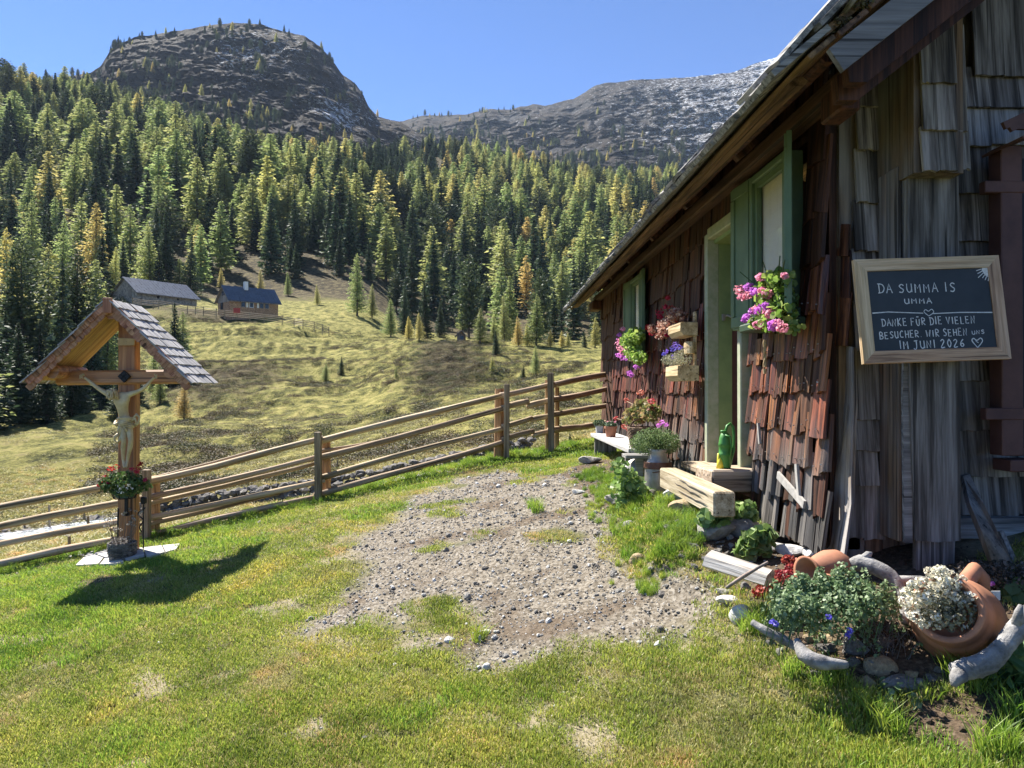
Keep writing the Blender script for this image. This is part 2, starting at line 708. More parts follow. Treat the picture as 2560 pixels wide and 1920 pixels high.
def valley(X, Y):
    x = 1235 + F_PX * X / np.maximum(Y, 12.0)
    fx = np.clip((x - _tx[0]) / 15.0, 0, len(_tx) - 1.001)
    fy = np.clip((np.log(np.maximum(Y, 13.01)) - _ty[0]) / (_ty[1] - _ty[0]), 0, len(_ty) - 1.001)
    i, j = fx.astype(int), fy.astype(int)
    u, v = fx - i, fy - j
    z = (_T[i, j] * (1 - u) + _T[i + 1, j] * u) * (1 - v) + (_T[i, j + 1] * (1 - u) + _T[i + 1, j + 1] * u) * v
    a = sstep(25, 45, Y)
    z = z + a * sstep(200, 110, Y) * (1.25 * fbm(X / 13, Y / 13, 0, 4, 3) + .42 * np.abs(vnoise(X / 3.2, Y / 3.2, 0, 9)))
    z = z + sstep(17, 24, Y) * .05 * fbm(X / 1.2, Y / 1.2, 0, 3, 5)
    z = z + sstep(160, 300, Y) * 7.0 * fbm(X / 90, Y / 90, 0, 4, 21)
    # cattle terraces on the steep bank below the huts
    s = sstep(60, 80, Y) * sstep(132, 118, Y)
    z = z + s * .34 * (.5 + fbm(X / 20, Y / 20, 0, 2, 12)) * np.sin((z * 1.7 + 1.2 * fbm(X / 16, Y / 16, 0, 3, 8)) * 6.283 * .55)
    return z


_fpx = [(-500, 8.3), (0, 8.5), (367, 8.6), (797, 9.2), (1265, 10.0), (1380, 10.3), (1510, 11.6), (1800, 13.0), (2600, 14)]
_fX = [ray(a, 960)[0] * b for a, b in _fpx]
_fY = [b for a, b in _fpx]


def fence_y(X):
    return np.interp(X, _fX, _fY)


def yard(X, Y):
    t = np.minimum(Y, 7 + .35 * np.maximum(Y - 7, 0) * 0)
    t = 7 - .5 * np.log1p(np.exp((7 - Y) / .5))           # soft min(Y, 7)
    t = np.where(Y < 0, 0 + .2 * Y, t)
    gx = np.where(X < 0, .195 * X, X * (.23 - .11 * sstep(5.5, 8.5, Y)))
    gx = np.maximum(gx, -2.4)
    z = -1.55 + gx + .15 * (t - 3)
    # stone-lined bank under the door, raised bed in front of the gable corner
    pm = sstep(.92, 1.12, X + .10 * vnoise(Y * 2.1, 3) + .03 * vnoise(Y * 9, 3)) * sstep(3.9, 4.5, Y) * sstep(8.0, 6.8, Y)
    z = z * (1 - pm) + pm * (-.95 + .14 * sstep(4.2, 5.0, Y) + .03 * fbm(X * 3, Y * 3, 0, 2, 5))
    z = z + .07 * sstep(.95, 1.25, X - .15 * (3.6 - Y)) * sstep(4.3, 4.0, Y) * sstep(2.7, 3.1, Y)
    z = z - 0
    z = z + .035 * fbm(X / 1.3, Y / 1.3, 0, 3, 31) + .012 * fbm(X / .22, Y / .22, 0, 3, 37)
    return z


def H(X, Y):
    X, Y = np.asarray(X, float), np.asarray(Y, float)
    d = Y - fence_y(X)
    s = sstep(.35, 4.2, d)
    return yard(X, Y) * (1 - s) + valley(X, Y) * s


_hitY = np.exp(np.linspace(math.log(1.2), math.log(940), 3000))


def hit(x, y, y0=1.2):
    """world point where photo pixel (x, y) meets the ground"""
    d = ray(x, y)
    Y = _hitY[_hitY >= y0]
    g = d[2] * Y - H(d[0] * Y, Y)
    k = np.argmax(g < 0)
    if g[k] >= 0:
        k = len(Y) - 1
    k = max(k, 1)
    t = g[k - 1] / (g[k - 1] - g[k] + 1e-12)
    Yh = float(Y[k - 1] + (Y[k] - Y[k - 1]) * np.clip(t, 0, 1))
    return Vector((d[0] * Yh, Yh, float(H(d[0] * Yh, Yh))))


def in_poly(poly, X, Y):
    """signed distance (negative inside) to a world polygon"""
    dmin = np.full(np.shape(X), 1e9)
    ins = np.zeros(np.shape(X), bool)
    n = len(poly)
    for i in range(n):
        ax, ay = poly[i][:2]
        bx, by = poly[(i + 1) % n][:2]
        ex, ey = bx - ax, by - ay
        t = np.clip(((X - ax) * ex + (Y - ay) * ey) / (ex * ex + ey * ey + 1e-9), 0, 1)
        dmin = np.minimum(dmin, np.hypot(X - ax - t * ex, Y - ay - t * ey))
        c = ((ay > Y) != (by > Y)) & (X < (bx - ax) * (Y - ay) / (by - ay + 1e-12) + ax)
        ins ^= c
    return np.where(ins, -dmin, dmin)


GRAVEL_PX = [(905, 1345), (1000, 1300), (1080, 1235), (1160, 1195), (1290, 1175), (1420, 1185), (1500, 1215), (1500, 1300), (1510, 1370),
             (1580, 1420), (1700, 1440), (1790, 1490), (1770, 1540), (1660, 1585), (1500, 1610), (1380, 1622), (1260, 1655), (1205, 1655),
             (1185, 1600), (1150, 1560), (1120, 1600), (1040, 1615), (1020, 1560), (940, 1530), (860, 1560), (760, 1600), (720, 1590), (830, 1530), (930, 1480), (960, 1420), (920, 1380)]
ISLE_PX = [(1040, 1500), (1120, 1500), (1180, 1545), (1175, 1590), (1120, 1600), (1030, 1570)]
SOIL_PX = [(2200, 1740), (2330, 1690), (2560, 1680), (2680, 1760), (2640, 1900), (2420, 1900), (2250, 1850)]
BED_PX = [(1700, 1330), (1780, 1440), (1870, 1500), (1900, 1580), (1960, 1660), (2080, 1720), (2300, 1750), (2560, 1720), (2700, 1500), (2500, 1400), (2200, 1330), (1900, 1320)]
BANK_PX = [(1400, 1185), (1460, 1145), (1560, 1150), (1575, 1260), (1545, 1300), (1480, 1260)]
GRAVEL = [hit(*p) for p in GRAVEL_PX]
ISLE = [hit(*p) for p in ISLE_PX]
SOIL = [hit(*p) for p in SOIL_PX]
BED = [hit(*p) for p in BED_PX]
BANK = [hit(*p) for p in BANK_PX]


def masks(X, Y):
    """gravel, soil 0..1 on the yard"""
    n1 = fbm(X / .55, Y / .55, 0, 4, 51)
    n2 = fbm(X / .16, Y / .16, 0, 3, 57)
    d = in_poly(GRAVEL, X, Y) - .06 + .22 * n1 + .12 * n2
    g = sstep(.14, -.12, d)
    # grass tufts inside the gravel
    tuft = sstep(.25, .5, fbm(X / .42, Y / .42, 0, 3, 63) + .25 * fbm(X / 1.6, Y / 1.6, 0, 2, 65) - .12 + .10 * (Y > 5.2))
    g = g * (1 - .9 * tuft)
    s0 = sstep(.2, .5, fbm(X / .5, Y / .3, 0, 3, 67)) * g * .75
    g = np.minimum(g, sstep(-.02, .10, in_poly(ISLE, X, Y) + .05 * n2))
    # thin worn spots in the lawn
    worn = sstep(.22, .46, fbm(X / .42, Y / .24, 0, 4, 71) + .14 * n2 + .10 * sstep(4.2, 2.8, Y)) * .9
    near = sstep(1.3, .1, in_poly(GRAVEL, X, Y)) * .6
    worn = np.maximum(worn, near * sstep(-.1, .3, n1 + n2))
    s = np.maximum(sstep(.06, -.08, in_poly(SOIL, X, Y) + .1 * n2), sstep(.04, -.1, in_poly(BED, X, Y) + .1 * n2))
    s = np.maximum(s, s0)
    s = np.maximum(s, sstep(.05, -.1, in_poly(BANK, X, Y) + .08 * n2))
    s = np.maximum(s, sstep(.1, -.05, np.hypot((X + 3.55) / 1.2, (Y - 6.75) / .5) - .28 + .2 * n2) * .8)
    return g, worn, s


# ------------------------------------------------------------------ ground materials
def lawn_material():
    m, nt, N, L = new_mat('lawn_soil')
    g = N('ShaderNodeNewGeometry')

    def noise(s, d=5, r=.6):
        n = N('ShaderNodeTexNoise')
        n.inputs['Scale'].default_value = s
        n.inputs['Detail'].default_value = d
        n.inputs['Roughness'].default_value = r
        L(g.outputs['Position'], n.inputs[0])
        return n.outputs[0]
    fine, mid = noise(45, 6, .7), noise(6)
    grass = ramp(N, [(.3, (.030, .040, .012)), (.5, (.07, .085, .022)), (.7, (.13, .12, .05))])
    L(fine, grass.inputs[0])
    grav = ramp(N, [(.28, (.085, .07, .05)), (.45, (.17, .145, .11)), (.62, (.25, .22, .175)), (.8, (.36, .33, .28))])
    vo = N('ShaderNodeTexVoronoi')
    vo.inputs['Scale'].default_value = 55
    L(g.outputs['Position'], vo.inputs[0])
    gm = N('ShaderNodeMix')
    gm.inputs['Factor'].default_value = .5
    L(fine, gm.inputs['A'])
    L(vo.outputs['Color'], gm.inputs['B'])
    L(gm.outputs['Result'], grav.inputs[0])
    soil = ramp(N, [(.3, (.035, .025, .016)), (.55, (.12, .085, .055)), (.75, (.24, .19, .13))])
    L(fine, soil.inputs[0])

    def mixc(a, b, f):
        mx = N('ShaderNodeMix')
        mx.data_type = 'RGBA'
        L(a, mx.inputs['A'])
        L(b, mx.inputs['B'])
        L(f, mx.inputs['Factor'])
        return mx.outputs['Result']
    ag = N('ShaderNodeAttribute')
    ag.attribute_name = 'gravel'
    aw = N('ShaderNodeAttribute')
    aw.attribute_name = 'worn'
    as_ = N('ShaderNodeAttribute')
    as_.attribute_name = 'soil'
    dry = ramp(N, [(.3, (.17, .14, .08)), (.6, (.33, .28, .19)), (.75, (.42, .38, .30))])
    L(fine, dry.inputs[0])
    c = mixc(grass.outputs[0], dry.outputs[0], aw.outputs['Fac'])
    c = mixc(c, grav.outputs[0], ag.outputs['Fac'])
    c = mixc(c, soil.outputs[0], as_.outputs['Fac'])
    b = N('ShaderNodeBsdfPrincipled')
    b.inputs['Roughness'].default_value = .95
    b.inputs['Specular IOR Level'].default_value = .15
    L(c, b.inputs['Base Color'])
    bp = N('ShaderNodeBump')
    bp.inputs['Strength'].default_value = .9
    bp.inputs['Distance'].default_value = .02
    L(gm.outputs['Result'], bp.inputs['Height'])
    L(bp.outputs[0], b.inputs['Normal'])
    finish(nt, N, L, b.outputs[0])
    return m


def meadow_material():
    m, nt, N, L = new_mat('meadow')
    g = N('ShaderNodeNewGeometry')

    def noise(s, d=5, r=.6, st=None):
        n = N('ShaderNodeTexNoise')
        n.inputs['Scale'].default_value = s
        n.inputs['Detail'].default_value = d
        n.inputs['Roughness'].default_value = r
        if st:
            mp = N('ShaderNodeMapping')
            mp.inputs['Scale'].default_value = st
            L(g.outputs['Position'], mp.inputs[0])
            L(mp.outputs[0], n.inputs[0])
        else:
            L(g.outputs['Position'], n.inputs[0])
        return n.outputs[0]
    big, mid, fine = noise(.09, 4), noise(.8, 7, .72, (1, .7, 1)), noise(7, 5, .7)
    ad = N('ShaderNodeMath')
    ad.operation = 'MULTIPLY_ADD'
    L(fine, ad.inputs[0])
    ad.inputs[1].default_value = .55
    L(mid, ad.inputs[2])
    grass = ramp(N, [(.60, (.03, .034, .012)), (.70, (.11, .11, .032)), (.80, (.24, .225, .065)), (.90, (.38, .33, .12))])
    L(ad.outputs[0], grass.inputs[0])
    heath = ramp(N, [(.62, (.025, .024, .015)), (.76, (.07, .055, .030)), (.9, (.16, .135, .065))])
    L(ad.outputs[0], heath.inputs[0])
    at = N('ShaderNodeAttribute')
    at.attribute_name = 'heath'
    a2 = N('ShaderNodeMath')
    a2.operation = 'MULTIPLY_ADD'
    L(mid, a2.inputs[0])
    a2.inputs[1].default_value = 1.6
    L(at.outputs['Fac'], a2.inputs[2])
    mr = N('ShaderNodeMapRange')
    mr.inputs['From Min'].default_value = 1.12
    mr.inputs['From Max'].default_value = 1.42
    L(a2.outputs[0], mr.inputs[0])
    mx = N('ShaderNodeMix')
    mx.data_type = 'RGBA'
    L(grass.outputs[0], mx.inputs['A'])
    L(heath.outputs[0], mx.inputs['B'])
    L(mr.outputs[0], mx.inputs['Factor'])
    b = N('ShaderNodeBsdfPrincipled')
    b.inputs['Roughness'].default_value = .95
    b.inputs['Specular IOR Level'].default_value = .1
    L(mx.outputs['Result'], b.inputs['Base Color'])
    bp = N('ShaderNodeBump')
    bp.inputs['Strength'].default_value = 1.0
    bp.inputs['Distance'].default_value = .35
    L(ad.outputs[0], bp.inputs['Height'])
    L(bp.outputs[0], b.inputs['Normal'])
    finish(nt, N, L, b.outputs[0])
    return m


def rock_material(name, snow=.5, snow_x=None, brown=.5):
    m, nt, N, L = new_mat(name)
    g = N('ShaderNodeNewGeometry')

    def noise(s, d=6, r=.65, st=(1, 1, 1), dis=0):
        n = N('ShaderNodeTexNoise')
        n.inputs['Scale'].default_value = s
        n.inputs['Detail'].default_value = d
        n.inputs['Roughness'].default_value = r
        n.inputs['Distortion'].default_value = dis
        mp = N('ShaderNodeMapping')
        mp.inputs['Scale'].default_value = st
        L(g.outputs['Position'], mp.inputs[0])
        L(mp.outputs[0], n.inputs[0])
        return n.outputs[0]
    a, b_, c = noise(.012, 5), noise(.075, 12, .82, (1, 1, .8)), noise(.11, 6, .75, (1, 1, 3.5), .5)
    rock = ramp(N, [(.40, (.004, .005, .007)), (.47, (.013, .014, .017)), (.54, (.032, .033, .036)), (.64, (.085, .085, .088))])
    L(b_, rock.inputs[0])
    heath = ramp(N, [(.40, (.007, .008, .007)), (.50, (.024, .018, .013)), (.60, (.062, .040, .023)), (.72, (.12, .085, .05))])
    L(b_, heath.inputs[0])
    f = N('ShaderNodeMapRange')
    f.inputs['From Min'].default_value = .62 - brown * .3
    f.inputs['From Max'].default_value = .52 - brown * .3
    L(a, f.inputs[0])
    mx = N('ShaderNodeMix')
    mx.data_type = 'RGBA'
    L(heath.outputs[0], mx.inputs['A'])
    L(rock.outputs[0], mx.inputs['B'])
    L(f.outputs[0], mx.inputs['Factor'])
    at = N('ShaderNodeAttribute')
    at.attribute_name = 'snow'
    a2 = N('ShaderNodeMath')
    a2.operation = 'MULTIPLY_ADD'
    L(at.outputs['Fac'], a2.inputs[0])
    a2.inputs[1].default_value = .34
    L(c, a2.inputs[2])
    a3 = N('ShaderNodeMapRange')
    a3.inputs['From Min'].default_value = .71
    a3.inputs['From Max'].default_value = .755
    L(a2.outputs[0], a3.inputs[0])
    ms = N('ShaderNodeMix')
    ms.data_type = 'RGBA'
    L(mx.outputs['Result'], ms.inputs['A'])
    ms.inputs['B'].default_value = (.8, .83, .88, 1)
    L(a3.outputs[0], ms.inputs['Factor'])
    b = N('ShaderNodeBsdfPrincipled')
    b.inputs['Roughness'].default_value = .9
    b.inputs['Specular IOR Level'].default_value = .15
    L(ms.outputs['Result'], b.inputs['Base Color'])
    bp = N('ShaderNodeBump')
    bp.inputs['Strength'].default_value = 1
    bp.inputs['Distance'].default_value = 9
    L(b_, bp.inputs['Height'])
    L(bp.outputs[0], b.inputs['Normal'])
    finish(nt, N, L, b.outputs[0])
    return m


def grid_faces(nu, nv):
    i = np.arange(nu * nv).reshape(nu, nv)
    return np.stack([i[:-1, :-1].ravel(), i[1:, :-1].ravel(), i[1:, 1:].ravel(), i[:-1, 1:].ravel()], 1)


# yard: fine sheet in view, coarse beyond
def axis(pts):
    out = []
    for a, b, s in pts:
        out += list(np.arange(a, b, s))
    return np.array(out + [pts[-1][1]])


gx_ = axis([(-60, -10, 2.5), (-10, -6, .12), (-6, 3.2, .045), (3.2, 10, .4), (10, 60, 2.5)])
gy_ = axis([(-60, -4, 2.5), (-4, 1.8, .2), (1.8, 10.5, .045), (10.5, 14.02, .11)])
GX, GY = np.meshgrid(gx_, gy_, indexing='ij')
GZ = H(GX, GY)
gr_, wo_, so_ = masks(GX, GY)
GZ = GZ + .006 * gr_ * vnoise(GX / .05, GY / .05, 0, 3)
me = np_mesh('lawn_ground', np.stack([GX, GY, GZ], -1).reshape(-1, 3), grid_faces(*GX.shape), True)
for nm, a in (('gravel', gr_), ('worn', wo_), ('soil', so_)):
    at = me.attributes.new(nm, 'FLOAT', 'POINT')
    at.data.foreach_set('value', a.ravel().astype(np.float32))
M_LAWN = lawn_material()
lawn = tag(link('lawn_ground', me, M_LAWN), kind='structure')

# valley floor, hummocks and the wooded slope
tx = np.concatenate([np.arange(-6500, -300, 60), np.arange(-300, 1750, 8), np.arange(1750, 9000, 60)]).astype(float)
ty = np.exp(np.concatenate([np.linspace(math.log(14.0), math.log(150), 330), np.linspace(math.log(151), math.log(950), 150)]))
TX, TY = np.meshgrid(tx, ty, indexing='ij')
WX = (TX - 1235) / F_PX * TY
WZ = H(WX, TY)
hx = .5 * fbm(WX / 22, TY / 22, 0, 3, 91) + .55 * sstep(60, 75, TY) * sstep(850, 600, TX) * (fbm(WX / 12, TY / 12, 0, 2, 95) + .3) + 1.2 * sstep(140, 200, TY)
bankm = np.exp(-((TX - 1130) / 130) ** 2) * sstep(58, 66, TY) * sstep(98, 90, TY) * .55
hx = hx + bankm
me = np_mesh('meadow_ground', np.stack([WX, TY, WZ - .004], -1).reshape(-1, 3), grid_faces(*TX.shape), True)
at = me.attributes.new('heath', 'FLOAT', 'POINT')
at.data.foreach_set('value', hx.ravel().astype(np.float32))
M_MEADOW = meadow_material()
tag(link('meadow_ground', me, M_MEADOW), kind='structure')

# wide sheet out to the horizon on the sides and behind, below everything else
me = np_mesh('far_ground', [(-9000, -9000, -14), (9000, -9000, -14), (9000, 14, -14), (-9000, 14, -14), (-9000, 14, -14.0), (9000, 14, -14.0), (9000, 9000, -14), (-9000, 9000, -14)],
             [(0, 1, 2, 3), (4, 5, 6, 7)])
tag(link('far_ground', me, M_MEADOW), kind='structure')


def mountain(name, skyl, base, Y0, Y1, m, x0, x1, step, snow, rows=190, amp=.035, pw=.85, seed=0, cliff=None):
    xs = np.arange(x0, x1, step).astype(float)
    t = np.concatenate([np.linspace(0, 1, rows), [1.08, 1.25]])
    X_, T_ = np.meshgrid(xs, t, indexing='ij')
    sk = np.interp(xs, [p[0] for p in skyl], [p[1] for p in skyl])[:, None]
    sk = sk + 3.2 * fbm(xs / 22, 0, 0, 5, seed + 2, .6)[:, None] * np.ones_like(T_)
    ba = np.interp(xs, [p[0] for p in base], [p[1] for p in base])[:, None]
    tt = np.clip(T_, 0, 1)
    YY = Y0 + (Y1 - Y0) * tt
    el = ba + (sk - ba) * tt ** pw
    Z = (975 - el) / F_PX * YY
    XX = (X_ - 1235) / F_PX * YY
    env = np.sin(np.clip(tt, 0, 1) * math.pi) ** .6
    w = (Y1 - Y0) * amp
    d = fbm(XX / (w * 4), Z / (w * 3), YY / (w * 5), 8, seed + 5, .70)
    d = d - .35 * np.abs(fbm(XX / (w * .9), Z / (w * 1.4), YY / (w * 2), 5, seed + 8, .65))
    rid = 1 - np.abs(fbm(XX / (w * 2.2), Z / (w * 6), YY / (w * 6), 4, seed + 15)) * 2.4
    YY = YY + env * (d * w * 3.2 + rid * w * 1.2)
    Z = Z + env * d * w * .8
    XX = XX + env * w * .7 * fbm(XX / w, Z / w, 0, 4, seed + 25)
    back = np.clip(T_ - 1, 0, 1)
    YY = YY + back * Y1 * .8
    Z = Z - back * Y1 * .5
    sn = snow(X_, el, tt)
    me = np_mesh(name, np.stack([XX, YY, Z], -1).reshape(-1, 3), grid_faces(*X_.shape), True)
    at = me.attributes.new('snow', 'FLOAT', 'POINT')
    at.data.foreach_set('value', sn.ravel().astype(np.float32))
    o = tag(link(name, me, m), kind='structure')
    return np.stack([XX, YY, Z, X_, el, tt], -1)[:, :rows]


DOME_SKY = [(-900, 260), (0, 215), (150, 205), (235, 190), (262, 172), (290, 125), (345, 100), (400, 92), (460, 82), (520, 68), (580, 61), (650, 64),
            (700, 78), (765, 92), (800, 118), (830, 150), (855, 186), (890, 212), (905, 232), (922, 268), (945, 292), (1000, 305), (1060, 340), (1150, 420), (1300, 520), (1600, 600)]
RIDGE_SKY = [(300, 420), (800, 340), (930, 300), (995, 305), (1060, 288), (1100, 290), (1160, 284), (1230, 270), (1273, 272), (1330, 258), (1365, 260), (1435, 243), (1493, 206), (1560, 198),
             (1620, 191), (1736, 185), (1800, 176), (1840, 173), (1880, 155), (1910, 145), (1960, 130), (2010, 125), (2200, 70), (2600, 30), (3500, 120), (5000, 260)]


def snow_dome(x, el, t):
    return (.30 + .42 * np.exp(-(((x - 800) / 110) ** 2 + ((el - 290) / 45) ** 2)) + .20 * np.exp(-(((x - 620) / 150) ** 2 + ((el - 130) / 50) ** 2))) * sstep(470, 560, x) * sstep(.3, .45, t)


def snow_ridge(x, el, t):
    return .30 * sstep(1000, 1300, x) + .24 * sstep(1400, 1800, x) - .12 * sstep(.5, .2, t) + .30 * sstep(1850, 2000, x) * sstep(.75, .95, t)


dome = mountain('rocky_mountain', DOME_SKY, [(-900, 420), (300, 400), (700, 450), (1600, 640)], 620, 1020, rock_material('rock_and_heath', brown=.55), -900, 1600, 4, snow_dome, amp=.04, pw=.72, seed=40)
ridge = mountain('snow_dusted_ridge', RIDGE_SKY, [(300, 480), (1200, 470), (2000, 520), (5000, 500)], 820, 1900, rock_material('ridge_rock', brown=.38) , 300, 4000, 6, snow_ridge, amp=.028, pw=.8, seed=70)
# ------------------------------------------------------------------ conifers
M_BARK = plain('bark', (.13, .10, .075), .95, ns=9, c2=(.05, .04, .032), bump=.6, bd=.05)
M_LARCH = leaf('larch_needles', [(0, (.15, .20, .07)), (.5, (.27, .32, .11)), (1, (.42, .43, .17))], .55, dv=.4, dh=.045)
M_LARCHY = leaf('yellowing_larch_needles', [(0, (.30, .30, .09)), (.5, (.42, .40, .13)), (1, (.55, .50, .19))], .55, dv=.35, dh=.04)
M_LARCHG = leaf('golden_larch_needles', [(0, (.38, .30, .09)), (.5, (.52, .42, .14)), (1, (.64, .53, .21))], .55, dv=.3, dh=.03)
M_SPRUCE = leaf('spruce_needles', [(0, (.028, .048, .026)), (.5, (.05, .078, .040)), (1, (.095, .125, .060))], .3, dv=.5, dh=.03)
M_PINE = leaf('stone_pine_needles', [(0, (.04, .06, .03)), (.5, (.075, .10, .045)), (1, (.13, .15, .065))], .3, dv=.5, dh=.04)


def conifer(kind, seed, dense=1.0, fine=1.0):
    r = np.random.default_rng(seed)
    if kind == 'larch':
        nl, nb, R, pw, h0, rise, lw, ll = 40, 11, .165, .66, .08, -.05, .30, .038
    elif kind == 'pine':
        nl, nb, R, pw, h0, rise, lw, ll = 34, 12, .19, .5, .12, .25, .5, .038
    else:
        nl, nb, R, pw, h0, rise, lw, ll = 42, 11, .155, .95, .04, -.35, .36, .038
    nl = int(nl * dense)
    ll /= fine
    C, A = [], []
    lop = r.uniform(0, 6.28)
    for i in range(nl):
        h = h0 + (1 - h0) * max(0, (i + r.uniform(-.35, .35)) / nl) ** .92
        h = min(max(h, h0), .992)
        q = (1 - h) / (1 - h0)
        Rh = R * q ** pw
        if kind == 'pine':
            Rh = R * min(1, (1 - h) * 5) ** .7 * (.55 + .45 * q) * (1 if h > .3 else .8)
        n = max(4, int(nb * (.6 + .6 * q)))
        a0 = r.uniform(0, 6.28)
        for k in range(n):
            a = a0 + 6.283 * k / n + r.uniform(-.3, .3)
            L_ = Rh * r.uniform(.5 if fine > 1 else .62, 1.18) * (1 + (.22 if fine > 1 else .12) * math.cos(a - lop + 3 * h))
            if r.random() < (.14 if fine > 1 else .06):
                continue
            dz = rise * (1 - .6 * (h > .8)) + r.uniform(-.12, .12)
            m = max(2, int(4 + 6 * L_ / R * dense))
            t = (np.arange(m) + r.uniform(.2, .9, m)) / m
            t = .12 + .9 * t
            d = np.array([math.cos(a), math.sin(a)])
            pos = np.zeros((m, 3))
            side = r.normal(0, .11 * L_, m) * t
            pos[:, 0] = d[0] * t * L_ - d[1] * side
            pos[:, 1] = d[1] * t * L_ + d[0] * side
            pos[:, 2] = h + dz * L_ * t + .35 * L_ * t ** 2 * (1 if kind != 'larch' else .5) + r.normal(0, .005, m)
            ax = np.zeros((m, 3))
            sg = r.uniform(-1.1, 1.1, m)
            ax[:, 0] = d[0] - d[1] * sg
            ax[:, 1] = d[1] + d[0] * sg
            ax[:, 2] = r.uniform(-.8, .35, m) + (.5 if kind == 'pine' else 0)
            C.append(pos)
            A.append(ax)
    C, A = np.concatenate(C), np.concatenate(A)
    n = len(C)
    A /= np.linalg.norm(A, axis=1)[:, None]
    B = np.cross(A, r.normal(size=(n, 3)))
    B /= np.linalg.norm(B, axis=1)[:, None]
    s = ll * r.uniform(.55, 1.15, n) * (.55 + .6 * np.clip((1 - C[:, 2]) * 2, 0, 1))
    co = np.stack([C - A * (s * .35)[:, None], C + B * (s * lw)[:, None], C + A * (s * .8)[:, None], C - B * (s * lw)[:, None]], 1).reshape(-1, 3)
    f = np.arange(4 * n).reshape(n, 4)
    v = np.clip(r.random(n) * .7 + .3 * vnoise(C[:, 0] * 25, C[:, 1] * 25, C[:, 2] * 18, seed) + .15, 0, 1)
    tb = MB()
    tb.tube([(0, 0, -.03), (0, 0, .0), (.004, .002, .5), (0, 0, .97)], [.019, .016, .009, .001], 6)
    for k in range(10):
        a, h = r.uniform(0, 6.28), r.uniform(.1, .6)
        L_ = R * .6
        tb.tube([(0, 0, h), (math.cos(a) * L_, math.sin(a) * L_, h + rise * L_ * .6)], [.003, .001], 3, cap=False)
    return co, f, v, tb


def join_tree(name, c, t, mc, mt):
    co, f, v = c
    tv = np.array([tuple(p) for p in t.v])
    me = bpy.data.meshes.new(name)
    allv = [tuple(p) for p in co] + [tuple(p) for p in tv]
    b = len(co)
    fs = [tuple(q) for q in f] + [tuple(i + b for i in q) for q in t.f]
    me.from_pydata(allv, [], fs)
    me.materials.append(mc)
    me.materials.append(mt)
    mi = np.array([0] * len(f) + [1] * len(t.f), np.int32)
    me.polygons.foreach_set('material_index', mi)
    at = me.attributes.new('v', 'FLOAT', 'FACE')
    at.data.foreach_set('value', np.concatenate([v, np.full(len(t.f), .5)]).astype(np.float32))
    me.update()
    return me


KINDS = {  # kind: (mesh family, material, words)
    'larch': ('larch', M_LARCH, 'pale green larch'), 'yellow': ('larch', M_LARCHY, 'yellowing larch'), 'gold': ('larch', M_LARCHG, 'golden orange larch'),
    'spruce': ('spruce', M_SPRUCE, 'dark green spruce'), 'pine': ('pine', M_PINE, 'round-crowned stone pine')}
CROWN, TRUNK, WHOLE = {}, {}, {}
for k, (fam, mt, _) in KINDS.items():
    for vi in range(2 if k in ('gold', 'yellow', 'pine') else 3):
        co, f, v, tb = conifer(fam, 100 + vi * 7 + len(k) * (k in ('yellow', 'gold')), 1.55, 1.75)
        cm = np_mesh('crown', co, f, attr={'v': v})
        cm.materials.append(mt)
        CROWN[k, vi] = cm
        tm = tb.mesh('trunk')
        tm.materials.append(M_BARK)
        TRUNK[k, vi] = tm
        co, f, v, tb = conifer(fam, 300 + vi * 7 + len(k), .78)
        WHOLE[k, vi] = join_tree(k + '_tree', (co, f, v), tb, mt, M_BARK)
NV = {k: (2 if k in ('gold', 'yellow', 'pine') else 3) for k in KINDS}
NAME = {'larch': 'larch_tree', 'yellow': 'larch_tree', 'gold': 'larch_tree', 'spruce': 'spruce_tree', 'pine': 'pine_tree'}


def tree(kind, X, Y, h, label, group=None, wide=1.0):
    vi = random.randrange(NV[kind])
    t = thing(NAME[kind], (X, Y, float(H(X, Y)) - .02 * h), label, 'tree', group, rot=(random.gauss(0, .02), random.gauss(0, .02), random.uniform(0, 6.28)), scale=(h * wide * random.uniform(.9, 1.12), h * wide, h))
    link('crown', CROWN[kind, vi], parent=t)
    link('trunk', TRUNK[kind, vi], parent=t)
    return t


def tree_px(x, Y, top, kind, label, group=None, wide=1.0):
    X = ray(x, 960)[0] * Y
    z0 = float(H(X, Y))
    z1 = P(x, top, Y).z
    return tree(kind, X, Y, z1 - z0, label, group, wide)


def tree_base(x, y, hpx, kind, label, group=None, wide=1.0):
    p = hit(x, y, 12)
    return tree(kind, p.x, p.y, hpx / F_PX * p.y, label, group, wide)


